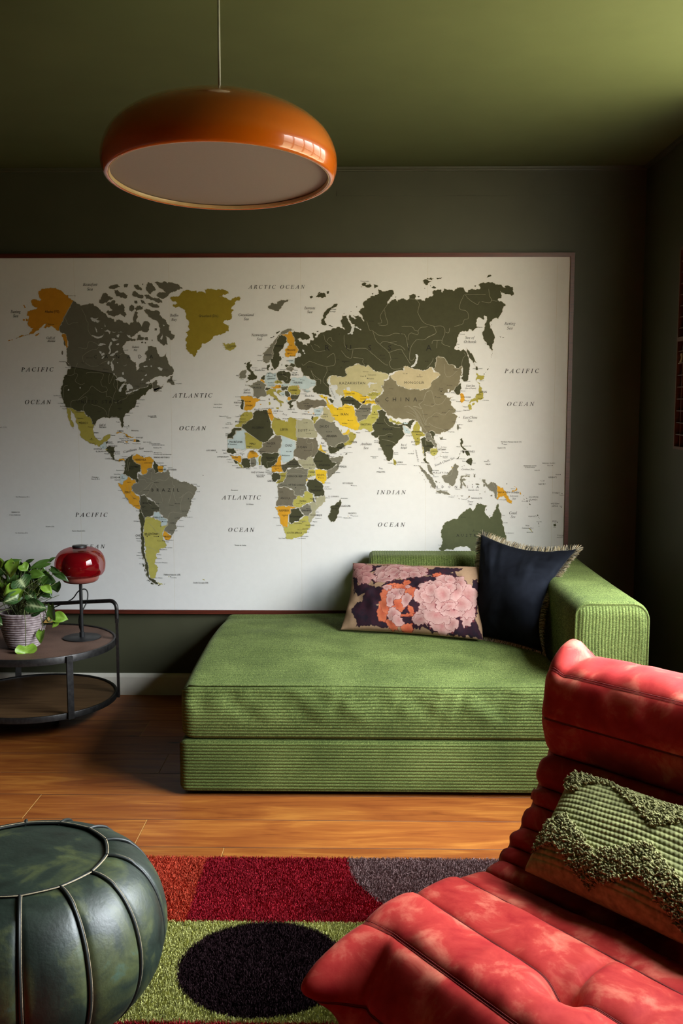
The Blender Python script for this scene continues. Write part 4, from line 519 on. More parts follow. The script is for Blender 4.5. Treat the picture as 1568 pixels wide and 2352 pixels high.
MAP_LABELS = """Beaufort;i;13.0;-1206;1890;66;0
Sea;i;13.0;-1207;1870;26;0
Bering;i;13.0;-1546;1771;46;0
Sea;i;13.0;-1546;1752;24;0
Gulf of;i;10.4;-1390;1654;40;0
Alaska;i;10.4;-1390;1640;38;0
PACIFIC;i;18.9;-1456;1513;148;0
OCEAN;i;18.9;-1457;1366;120;0
Gulf of;i;9.2;-1166;1263;30;0
Mexico;i;9.2;-1166;1253;33;0
Hudson;i;9.2;-1008;1613;33;0
Bay;i;9.2;-1008;1600;17;0
CANADA;s;15.9;-1064;1570;269;0
UNITED STATES;s;14.7;-1178;1367;207;0
Alaska (US);s;12.0;-1381;1771;65;0
MEXICO;s;10.4;-1252;1272;43;0
Baffin;i;12.0;-830;1754;38;0
Bay;i;12.0;-831;1735;25;0
ARCTIC OCEAN;i;16.5;-369;1878;255;0
Greenland (Dk.);s;12.0;-676;1751;88;0
Greenland;i;12.0;-506;1755;69;0
Sea;i;12.0;-506;1737;22;0
ATLANTIC;i;18.9;-754;1396;181;0
OCEAN;i;18.9;-754;1248;122;0
Norwegian;i;12.4;-448;1666;73;0
Sea;i;12.4;-448;1648;24;0
ICELAND;s;7.2;-574;1617;39;0
PACIFIC;i;18.9;-1228;851;149;0
OCEAN;i;17.9;-1230;704;123;0
BRAZIL;s;14.9;-885;966;127;0
VENEZUELA;s;8.8;-995;1104;49;0
COLOMBIA;s;8.0;-1027;1072;42;0
ECUADOR;s;9.2;-1113;1023;43;0
PERU;s;10.0;-1059;955;25;0
BOLIVIA;s;8.8;-971;905;38;0
PARAGUAY;s;8.8;-918;839;46;0
ARGENTINA;s;10.8;-955;763;62;0
CHILE;s;10.0;-1012;755;32;0
URUGUAY;s;9.2;-878;750;38;0
FR. GUYANA;s;8.8;-860;1059;56;0
SURINAM;s;8.4;-903;1059;30;0
Falkland Islands (GB);s;7.6;-861;573;77;0
Port Stanley;s;4.8;-854;559;26;0
South Georgia (GB);s;7.6;-729;536;69;0
CUBA;s;6.8;-1060;1210;23;0
HAITI;s;6.8;-1035;1193;17;0
DOM. REP.;s;6.8;-998;1205;33;0
JAMAICA;s;6.8;-1085;1185;30;0
GUATEMALA;s;6.8;-1191;1153;38;0
HONDURAS;s;6.8;-1122;1167;41;0
EL SALVADOR;s;6.8;-1176;1142;45;0
NICARAGUA;s;6.8;-1111;1140;41;0
COSTA RICA;s;7.2;-1136;1109;45;0
PANAMA;s;7.2;-1094;1100;34;0
BELIZE;s;6.8;-1134;1185;23;0
TRINIDAD AND TOBAGO;s;6.8;-899;1115;74;0
ST KITTS AND NEVIS;s;4.8;-930;1177;50;0
ANTIGUA AND BARBUDA;s;4.8;-914;1171;58;0
ST VINCENT AND THE GRENADINES;s;4.8;-895;1128;82;0
Guadeloupe (Fr.);s;5.2;-917;1159;39;0
Bermuda (GB);s;5.6;-939;1303;38;0
Bahamas;s;6.4;-1018;1237;32;0
Galapagos-;s;6.0;-1205;1025;35;0
Islands (Ec.);s;6.0;-1204;1016;38;0
CAPE VERDE;s;6.8;-673;1147;45;0
ATLANTIC;i;18.9;-538;932;180;0
OCEAN;i;18.9;-538;783;121;0
Gulf of;i;9.2;-506;1421;29;0
Biscaya;i;9.2;-506;1409;32;0
SPAIN;s;8.8;-498;1350;31;0
PORTUGAL;s;7.6;-547;1363;37;0
FRANCE;s;8.0;-460;1431;38;0
ALGERIA;s;10.0;-458;1251;55;0
LIBYA;s;10.8;-339;1242;34;0
EGYPT;s;10.8;-254;1238;42;0
MOROCCO;s;8.8;-535;1277;51;0
MAURITANIA;s;9.6;-558;1186;59;0
MALI;s;9.6;-484;1178;25;0
NIGER;s;10.0;-398;1179;38;0
CHAD;s;11.6;-319;1170;34;0
SUDAN;s;10.0;-258;1162;43;0
NIGERIA;s;8.8;-402;1113;38;0
CAMEROON;s;8.8;-376;1077;48;0
CENTRAL;s;6.8;-299;1094;34;0
AFRICAN REP.;s;6.8;-299;1084;48;0
SOUTH SUDAN;s;7.2;-230;1081;53;0
ETHIOPIA;s;10.0;-156;1080;51;0
SOMALIA;s;9.2;-78;1074;45;0
KENYA;s;10.0;-173;1035;34;0
UGANDA;s;7.2;-214;1049;31;0
TANZANIA;s;9.2;-195;965;50;0
DEMOCR. REP.;s;8.8;-290;1029;72;0
OF THE CONGO;s;8.8;-284;990;75;0
CONGO;s;8.0;-348;1032;29;0
GABON;s;8.8;-401;1008;34;0
ANGOLA;s;10.0;-335;929;45;0
ZAMBIA;s;8.8;-255;915;32;0
MALAWI;s;6.8;-208;926;29;0
ZIMBABWE;s;8.0;-240;872;41;0
MOZAMBIQUE;s;8.0;-194;851;52;0
BOTSWANA;s;8.8;-291;844;49;0
NAMIBIA;s;10.0;-342;872;46;0
SOUTH AFRICA;s;9.2;-295;769;70;0
SWAZILAND;s;6.8;-223;804;41;0
LESOTHO;s;6.8;-241;787;35;0
MADAGASCAR;s;9.2;-72;894;70;0
MAURITIUS;s;6.8;-29;860;37;0
SEYCHELLES;s;6.8;-50;998;48;0
COMOROS;s;6.8;-109;937;38;0
Gulf of Guinea;i;8.4;-461;1048;59;0
EQUATORIAL;s;6.4;-404;1048;41;0
GUINEA;s;6.4;-406;1040;22;0
SAO TOME &;s;6.4;-448;1034;40;0
PRINCIPE;s;6.4;-449;1027;31;0
GUINEA BISSAU;s;6.8;-619;1118;53;0
GUINEA;s;6.4;-563;1115;25;0
LIBERIA;s;6.4;-547;1068;26;0
Ascension;s;6.4;-568;966;32;0
St. Helena;s;6.4;-498;901;32;0
Tristan da Cunha;s;6.4;-544;711;52;0
TURKEY;s;9.2;-226;1348;41;0
SYRIA;s;7.6;-185;1325;21;0
IRAQ;s;7.6;-151;1310;19;0
SAUDI;s;10.8;-158;1256;40;0
ARABIA;s;10.8;-124;1213;48;0
YEMEN;s;10.0;-81;1160;37;0
OMAN;s;10.0;-27;1186;35;0
IRAN;s;11.6;-65;1311;34;0
Red;i;8.0;-165;1181;16;0
Sea;i;8.0;-158;1169;16;0
ERITREA;s;6.4;-158;1146;32;0
GREECE;s;7.2;-307;1333;32;0
CYPRUS;s;6.8;-245;1312;26;0
ITALY;s;7.2;-378;1379;19;0
ROMANIA;s;6.8;-295;1419;32;0
TUNISIA;s;7.2;-412;1315;32;0
Black Sea;i;8.0;-224;1394;42;0
TOGO;s;6.4;-457;1090;16;0
GHANA;s;6.4;-485;1088;21;0
BURKINA;s;6.4;-482;1142;25;0
FASO;s;6.4;-479;1135;18;0
WESTERN;s;6.4;-590;1222;32;0
SAHARA;s;6.4;-590;1214;31;0
NORWAY;s;7.2;-411;1577;34;0
SWEDEN;s;7.2;-359;1617;36;0
FINLAND;s;8.0;-304;1599;42;0
GERMANY;s;7.2;-396;1471;38;0
POLAND;s;6.8;-345;1490;33;0
BELARUS;s;7.2;-287;1488;31;0
UKRAINE;s;8.8;-276;1453;42;0
North Sea;i;8.0;-448;1509;46;0
IREL.;s;6.8;-543;1485;23;0
DENMARK;s;6.0;-425;1517;26;0
ESTONIA;s;6.0;-311;1551;28;0
MALTA;s;6.0;-377;1325;16;0
RUSSIA;s;25.9;87;1609;477;0
KAZAKHSTAN;s;11.2;-30;1451;115;0
MONGOLIA;s;11.2;249;1453;89;0
CHINA;s;17.9;190;1378;145;0
UZBEKISTAN;s;7.2;-42;1404;45;0
TURKMENISTAN;s;6.8;-49;1372;52;0
KYRGYSTAN;s;6.8;66;1398;41;0
TADSCHIKISTAN;s;6.8;65;1369;52;0
AFGHANISTAN;s;7.6;28;1336;56;0
Barents;i;12.0;-221;1785;49;0
Sea;i;12.0;-221;1768;23;0
Severnaya;s;6.0;25;1903;38;0
Novaya;s;6.0;-116;1779;26;0
Zemlya;s;6.0;-118;1769;26;0
Bering;i;12.6;674;1715;49;0
Sea;i;12.6;674;1695;25;0
Sea of;i;12.0;497;1653;43;0
Ochotsk;i;12.0;498;1635;56;0
PACIFIC;i;18.9;731;1505;155;0
OCEAN;i;18.9;730;1357;123;0
JAPAN;s;10.0;559;1411;33;0
SOUTH KOREA;s;6.4;481;1388;48;0
NORTH;s;6.4;427;1408;22;0
East Sea;i;8.8;502;1439;40;0
(Sea of Japan);i;6.4;503;1428;48;0
INDIA;s;10.8;131;1244;44;0
PAKISTAN;s;9.2;31;1265;43;0
NEPAL;s;6.0;158;1277;20;0
MYANMAR;s;8.0;263;1232;43;0
(BURMA);s;7.2;255;1187;36;0
SRI LANKA;s;7.6;180;1094;40;0
MALDIVES;s;7.2;101;1050;38;0
Arabian;i;12.0;32;1177;52;0
Sea;i;12.0;32;1159;22;0
Bay of;i;8.8;204;1173;27;0
Bengal;i;8.8;204;1160;29;0
INDIAN;i;18.9;149;957;134;0
OCEAN;i;18.9;151;808;125;0
East China;i;11.2;502;1297;64;0
Sea;i;11.2;502;1282;20;0
Celebes Sea;i;8.8;496;1062;57;0
Banda Sea;i;8.4;522;968;48;0
Timor;i;8.8;509;915;26;0
Sea;i;8.8;509;903;16;0
MALAYSIA;s;8.0;372;1046;68;0
INDONESIA;s;11.2;437;982;219;0
PHILIPPINES;s;8.8;494;1143;64;0
VIETNAM;s;7.6;376;1152;36;0
THAILAND;s;6.8;317;1168;41;0
CAMBODIA;s;5.6;343;1144;31;0
LAOS;s;6.4;315;1212;21;0
TIMOR-LESTE;s;7.2;537;930;51;0
PALAU;s;7.2;588;1085;23;0
Taiwan;s;6.8;455;1250;16;0
Hainan;s;6.8;383;1199;25;0
Northern Mariana Islands (US);s;6.4;690;1187;92;0
Guam (US);s;6.8;646;1160;37;0
PAPUA NEW GUINEA;s;8.8;681;957;96;0
Solomon;i;8.4;707;941;37;0
Sea;i;8.4;707;929;16;0
SOLOMON;s;7.6;795;936;42;0
ISLANDS;s;7.6;795;924;36;0
FEDERATED STATES;s;5.6;777;1078;58;0
OF MICRONESIA;s;5.6;776;1071;46;0
MARSHALL ISLANDS;s;5.6;861;1090;58;0
KIRIBATI;s;8.0;880;1026;36;0
NAURU;s;8.0;833;995;31;0
TUVALU;s;8.0;897;955;35;0
WESTERN;s;7.6;893;906;38;0
SAMOA;s;7.6;893;895;28;0
VANUATU;s;7.6;793;847;40;0
FIJI;s;8.8;893;825;17;0
New;s;7.2;771;805;16;0
Caledonia (Fr.);s;7.2;771;794;52;0
TONGA;s;8.0;921;759;28;0
Nuku'alofa;s;5.2;919;750;26;0
Coral;i;12.4;704;863;35;0
Sea;i;12.4;704;846;20;0
AUSTRALIA;s;13.2;528;759;161;0
Hawaii (US);s;5.6;-1630;1252;51;0
FRENCH;s;6.0;-1578;862;37;0
POLYNESIA;s;6.0;-1581;849;51;0
Iles Marquises (Fr.);s;5.2;-1543;933;63;0
Iles Australes (Fr.);s;5.2;-1553;766;57;0
Pitcairn (GB);s;5.2;-1421;796;39;0
Easter Island (Ch.);s;5.2;-1289;776;59;0
Carribean;i;10.8;-1043;1146;61;13
Sea;i;10.8;-992;1156;22;6
Mediterranean;i;8.4;-432;1336;91;5
Sea;i;8.4;-336;1311;21;-16
South China Sea;i;10.0;389;1097;96;22
Caspian Sea;i;7.2;-117;1405;52;-66
Andaman Sea;i;6.8;265;1124;57;-78"""
MAP_TOWNS = """San Francisco;-1386;1395
Oakland;-1362;1386
Los Angeles;-1367;1361
San Diego;-1358;1347
Tijuana;-1348;1336
Portland;-1336;1484
Port Hardy;-1356;1548
Vancouver;-1329;1522
Prudhoe Bay;-1306;1841
Newfoundland;-865;1464
Saint John's;-830;1449
Halifax;-911;1416
Charleston;-1055;1317
Savannah;-1064;1306
New Orleans;-1130;1297
Tampa;-1104;1276
La Habana;-1100;1235
Tampico;-1207;1227
Veracruz;-1199;1202
Cancun;-1130;1216
Anchorage;-1401;1715
Winnipeg;-1158;1514
Calgary;-1257;1543
Saskatoon;-1180;1533
Edmonton;-1232;1565
Churchill;-1065;1599
Goose Bay;-889;1511
Fort Rupert;-998;1506
Montreal;-991;1449
Ottawa;-1015;1438
Chicago;-1083;1391
Denver;-1221;1402
Dallas;-1186;1323
Atlanta;-1095;1338
Chihuahua;-1282;1293
Ciudad Juarez;-1292;1321
Monterrey;-1232;1253
Philadelphia;-1001;1377
Washington;-1025;1361
Norfolk;-1020;1347
Freeport;-1067;1254
La Habana;-1098;1236
Tampico;-1209;1228
Cancun;-1129;1216
Kingston;-1069;1178
San Juan;-967;1185
Hamilton;-942;1297
Port au Prince;-1031;1177
Caracas;-995;1122
Bogota;-1046;1063
Quito;-1086;1019
Guayaquil;-1118;1012
Buenaventura;-1108;1056
Esmeraldas;-1120;1038
Medellin;-1083;1077
Trujillo;-1103;963
Callao;-1084;928
Lima;-1067;920
Arica;-1023;870
Antofagasta;-1034;822
Valparaiso;-1026;742
Santiago;-1022;731
Valdivia;-1019;675
Puerto Montt;-1024;663
Castro;-1015;650
Puerto Aisen;-1012;623
Rio Gallegos;-939;558
Comodoro Rivadavia;-938;629
Rawson;-929;648
Viedma;-930;666
Bahia Blanca;-916;690
Mar del Plata;-893;699
La Plata;-894;726
Buenos Aires;-926;731
Montevideo;-883;734
Rosario;-943;751
Mendoza;-983;756
Cordoba;-940;763
Porto Alegre;-867;778
Florianopolis;-836;798
Curitiba;-867;814
Santos;-823;826
Sao Paulo;-845;837
Rio de Janeiro;-799;841
Belo Horizonte;-811;869
Ilheus;-773;913
Salvador;-769;925
Recife;-742;959
Natal;-741;984
Fortaleza;-764;993
Sao Luis;-824;999
Belem;-846;1016
Manaus;-932;1001
Porto Velho;-989;963
Brasilia;-837;903
Goiania;-869;896
Cuiaba;-930;903
Concepcion;-916;829
Asuncion;-902;820
La Paz;-994;890
Sucre;-983;870
Santa Cruz;-952;882
Iquitos;-1060;1002
Cuzco;-1036;927
Arequipa;-1030;893
Cayenne;-873;1069
Paramaribo;-906;1079
Georgetown;-924;1090
Ciudad Bolivar;-980;1090
Cartagena;-1082;1119
Panama;-1077;1110
Managua;-1161;1132
Bluefields;-1114;1131
Belmopan;-1144;1178
Acapulco;-1226;1180
Mexico;-1227;1195
Santiago de Cuba;-1091;1201
Montego Bay;-1083;1193
Martinique (Fr.);-981;1142
Bridgetown;-929;1136
Punta Arenas;-980;544
Casablanca;-562;1301
Rabat;-541;1307
Marrakech;-541;1290
Fes;-511;1307
Lisboa;-559;1350
Porto;-549;1373
La Coruna;-560;1390
Bilbao;-502;1394
Barcelona;-450;1373
Madrid;-515;1369
Madeira (Port.);-633;1302
Funchal;-600;1295
Azores (Port.);-657;1356
Ponta Delgada;-660;1342
Canary;-599;1274
Islands (Sp.);-605;1267
Las Palmas;-619;1250
Dakar;-623;1148
Banjul;-617;1135
Bissau;-586;1125
Conakry;-603;1106
Freetown;-597;1094
Monrovia;-577;1078
Abidjan;-514;1064
Accra;-480;1067
Porto;-455;1074
Novo;-455;1067
Malabo;-425;1057
Lobito;-382;932
Luanda;-364;958
Walvis Bay;-391;839
Luderitz;-378;804
Windhoek;-352;851
Cape Town;-369;744
Port Elizabeth;-280;744
East London;-264;753
Durban;-248;773
Maputo;-210;821
Inhambane;-199;837
Beira;-197;866
Dar Es Salaam;-161;972
Zanzibar;-156;981
Mombasa;-155;999
Nairobi;-179;1022
Mogadishu;-113;1047
Antsiranana;-82;929
Antananarivo;-124;883
Toamasina;-107;843
Port Louis;-30;848
Reunion (Fr.);-69;839
Victoria;-30;987
Moroni;-151;931
Socotra (Yem.);-69;1138
Djibouti;-133;1121
Aden;-115;1133
Salalah;-51;1162
Riyadh;-148;1232
Jeddah;-162;1200
Cairo;-252;1272
Luxor;-219;1239
Aswan;-241;1224
Khartoum;-249;1147
N'Djamena;-344;1124
Abeche;-331;1142
Agadez;-423;1166
Timbuktu;-511;1166
Bamako;-539;1132
Nouakchott;-587;1175
Niamey;-445;1142
Abuja;-409;1103
Yaounde;-386;1066
Brazzaville;-373;1005
Kinshasa;-350;989
Lusaka;-286;905
Harare;-234;881
Gaborone;-294;827
Johannesburg;-295;813
Pretoria;-266;824
Maseru;-280;783
Addis Ababa;-201;1099
Juba;-221;1067
Kampala;-247;1032
Dodoma;-192;981
Tripoli;-375;1288
Benghazi;-345;1291
Tobruk;-298;1292
Alexandria;-275;1291
Valetta;-362;1325
Sousse;-389;1316
Athens;-303;1320
Nicosia;-246;1324
Beirut;-228;1311
Damascus;-194;1310
Baghdad;-169;1300
Tehran;-92;1333
Mashhad;-63;1341
Esfahan;-118;1306
Shiraz;-68;1270
Kerman;-47;1283
Muscat;-13;1228
Trondheim;-424;1610
Bergen;-456;1575
Stavanger;-459;1552
Aberdeen;-484;1520
Brest;-514;1442
Paris;-467;1445
Berlin;-390;1488
Hamburg;-415;1496
Hannover;-416;1481
Frankfurt;-411;1453
Munchen;-409;1442
Praha;-364;1456
Kiev;-256;1465
Lviv;-301;1463
Minsk;-300;1497
Vilnius;-293;1509
Moskva;-226;1523
Helsinki;-307;1572
Tampere;-324;1585
Oulu;-314;1621
Reykjavik;-600;1609
Cork;-535;1467
Ankara;-251;1360
Konya;-236;1340
Constanta;-264;1403
Odessa;-258;1421
Sevastopol;-249;1413
Donetsk;-217;1451
Kaliningrad;-357;1512
Ekaterinburg;-77;1548
Perm;-103;1556
Samara;-132;1501
Ufa;-85;1521
Astana;6;1482
Karaganda;40;1471
Kokcetav;18;1502
Semipalatinsk;41;1488
Almaty;64;1420
Bishkek;66;1406
Tashkent;6;1392
Samarkand;6;1380
Dusanbe;7;1369
Ulan Bator;258;1480
Moron;198;1493
Urumqi;135;1426
Omsk;18;1538
Tomsk;99;1575
Novosibirsk;89;1559
Krasnojarsk;144;1562
Norilsk;46;1726
Tura;180;1675
Bratsk;179;1584
Cita;302;1548
Lanzhou;267;1372
Herat;-10;1324
Kabul;20;1325
Kandahar;15;1305
Ashgabat;-40;1360
Ochotsk;451;1668
Ajan;439;1624
Magadan;530;1699
Sapporo;541;1462
Tokyo;535;1382
Yokohama;557;1374
Nagasaki;472;1345
Kagoshima;472;1330
Shanghai;439;1325
Beijing;361;1428
(Peking);359;1420
Tianjin;366;1401
Dalian;393;1408
Shenyang;396;1441
Qingdao;414;1376
Xi'an;326;1356
Taiyuan;348;1387
Busan;481;1372
Kwangju;439;1369
Seoul;455;1399
Wonsan;457;1416
Nanjing;405;1333
Wuhan;374;1319
Chongqing;331;1301
Chengdu;287;1310
Vladivostok;470;1459
Nagoya;532;1400
Petropavlovsk;564;1626
Juzno Sachalinsk;512;1516
Harbin;424;1510
Karachi;28;1234
Lahore;57;1296
Islamabad;59;1312
Mumbai;70;1191
(Bombay);70;1184
Chennai;157;1138
(Madras);156;1131
Colombo;131;1090
Male;98;1064
Kochi;114;1105
Panaji;88;1157
(Goa);88;1151
Chittagong;212;1214
Yangon;242;1174
Mandalay;263;1219
Banda Aceh;250;1079
Phuket;283;1092
Bangkok;310;1137
Ho Chi Minh;369;1121
(Saigon);381;1115
Nha Trang;378;1139
Da Nang;373;1163
Hanoi;341;1214
Hong Kong;402;1232
Taipei;455;1265
Manila;442;1165
Quezon City;475;1168
Puerto Princesa;440;1110
Zamboanga;469;1099
Davao;514;1091
Singapore;338;1029
Jakarta;354;973
Bandung;351;954
Semarang;379;965
Denpasar;410;936
Makassar;438;972
Manado;486;1039
Kuala Lumpur;327;1057
Medan;286;1055
Padang;311;1017
Lakshadweep;53;1121
Islands;62;1114
Port Blair;223;1133
Jayewardenepura;172;1084
New Delhi;81;1270
Kathmandu;167;1269
Nagpur;134;1210
Hyderabad;122;1170
Kunming;298;1255
Guangzhou;383;1242
Fuzhou;424;1277
Saipan;655;1176
Melekeok;568;1098
Perth;365;714
Cairns;650;852
Townsville;652;818
Rockhampton;672;771
Alice Springs;519;777
Port Moresby;631;923
Honiara;742;917
Port Vila;812;823
Noumea;768;774
Suva;888;798
Apia;914;895
Funafuti;913;945
Yaren;824;1010
Bairiki;894;1039
Majuro;854;1080
Palikir;797;1058
Kupang;468;926
Lae;661;949
Rabaul;692;974
Broome;468;843"""
MAP_DOTS = '-1085,1333 -1088,1231 -936,1001 -841,903 -902,820 -886,735 -901,731 -1082,1025 -1047,1064 -1062,925 -989,885 -973,750 -921,751 -910,799 -949,1052 -986,1119 -893,1073 -1166,1162 -1140,1158 -1218,1200 -932,1136 -780,925 -711,1033 -647,1139 -944,1297 -523,1307 -494,1369 -459,1383 -414,1279 -366,1294 -321,1291 -235,1272 -224,1239 -220,1224 -593,1176 -497,1162 -530,1126 -401,1166 -449,1142 -413,1104 -348,1125 -309,1142 -217,1147 -135,1121 -167,1099 -224,1067 -220,1032 -378,1061 -332,1069 -364,999 -355,991 -288,977 -197,981 -183,1023 -121,1042 -369,957 -260,905 -237,882 -277,828 -342,846 -256,818 -334,745 -103,875 -35,851 -34,988 -136,938 -153,1300 -96,1334 -96,1305 -72,1270 -49,1284 -125,1232 -167,1200 -126,1152 -21,1220 -367,1325 -205,1309 -198,1309 -142,1300 -230,1360 -81,1130 -450,1445 -380,1483 -407,1492 -407,1484 -368,1457 -360,1437 -344,1439 -334,1431 -262,1466 -281,1498 -303,1510 -309,1572 -319,1581 -231,1523 -492,1368 -459,1384 -382,1377 -343,1400 -285,1405 -368,1326 -155,1386 -230,1360 30,1482 38,1472 62,1406 30,1392 36,1369 -97,1335 -42,1360 274,1487 216,1493 70,1320 97,1575 -89,1669 -65,1544 -134,1503 299,1548 185,1670 274,1487 370,1413 345,1389 436,1327 553,1382 478,1374 453,1297 438,1417 371,1413 40,1327 71,1319 176,1274 210,1272 217,1238 267,1201 262,1219 315,1193 342,1134 134,1210 94,1067 160,1085 454,1264 466,1165 508,1083 325,1051 341,1035 422,1073 517,993 586,1103 649,1178 502,938 316,1230 649,1178 587,1104 818,1058 877,1080 914,1039 841,1010 924,952 923,888 767,918 821,816 795,774 669,923 526,783 504,939 673,996'
# ------------------------------------------------------------------ the framed world map
def map_material(name, col, var=0.06):
    return simple(name, col, 0.75, var=0.015 if name == 'map_paper' else var, scale=40, spec=0.15)
MAPCOL = {
 'paper': (0.74, 0.735, 0.72), 'dark': (0.060, 0.060, 0.030), 'dark2': (0.085, 0.082, 0.052), 'grey1': (0.125, 0.118, 0.085),
 'grey2': (0.19, 0.18, 0.135), 'grey3': (0.175, 0.155, 0.11), 'china': (0.19, 0.165, 0.10), 'green': (0.088, 0.098, 0.048),
 'olive': (0.38, 0.33, 0.065), 'olive2': (0.46, 0.42, 0.10), 'olive3': (0.28, 0.21, 0.022), 'tan': (0.50, 0.45, 0.25), 'tan2': (0.52, 0.44, 0.27),
 'tan3': (0.40, 0.38, 0.25), 'amber': (0.66, 0.33, 0.025), 'amber2': (0.50, 0.22, 0.016), 'yellow': (0.74, 0.50, 0.03), 'blue': (0.52, 0.62, 0.64),
 'line': (0.60, 0.57, 0.47), 'river': (0.36, 0.345, 0.26), 'ink': (0.02, 0.02, 0.018), 'lake': (0.62, 0.63, 0.62)}
MAPKEYS = list(MAPCOL)
MAPMATS = [map_material('map_' + k, MAPCOL[k]) for k in MAPKEYS]
MAPI = {k: i for i, k in enumerate(MAPKEYS)}

def parse(s):
    out = []
    for t in s.split():
        st = t.startswith('!')
        x, z = t.lstrip('!').split(',')
        out.append((float(x), float(z), st))
    return out

def rough_poly(pts, rnd, amp=0.16):
    """adds the small crinkles of a coast between the given points (mm)"""
    out = []
    n = len(pts)
    for i in range(n):
        x0, z0, _ = pts[i]
        x1, z1, st = pts[(i + 1) % n]
        seg = [(x0, z0), (x1, z1)]
        if not st:
            while True:
                L = math.hypot(seg[1][0] - seg[0][0], seg[1][1] - seg[0][1])
                if L < 5.5 or len(seg) > 60:
                    break
                ns = [seg[0]]
                for a, c in zip(seg, seg[1:]):
                    l = math.hypot(c[0] - a[0], c[1] - a[1])
                    d = max(-3.0, min(3.0, rnd.gauss(0, amp * l)))
                    nx, nz = -(c[1] - a[1]) / max(l, 1e-6), (c[0] - a[0]) / max(l, 1e-6)
                    ns += [((a[0] + c[0]) / 2 + nx * d, (a[1] + c[1]) / 2 + nz * d), c]
                seg = ns
        out += seg[:-1]
    return out

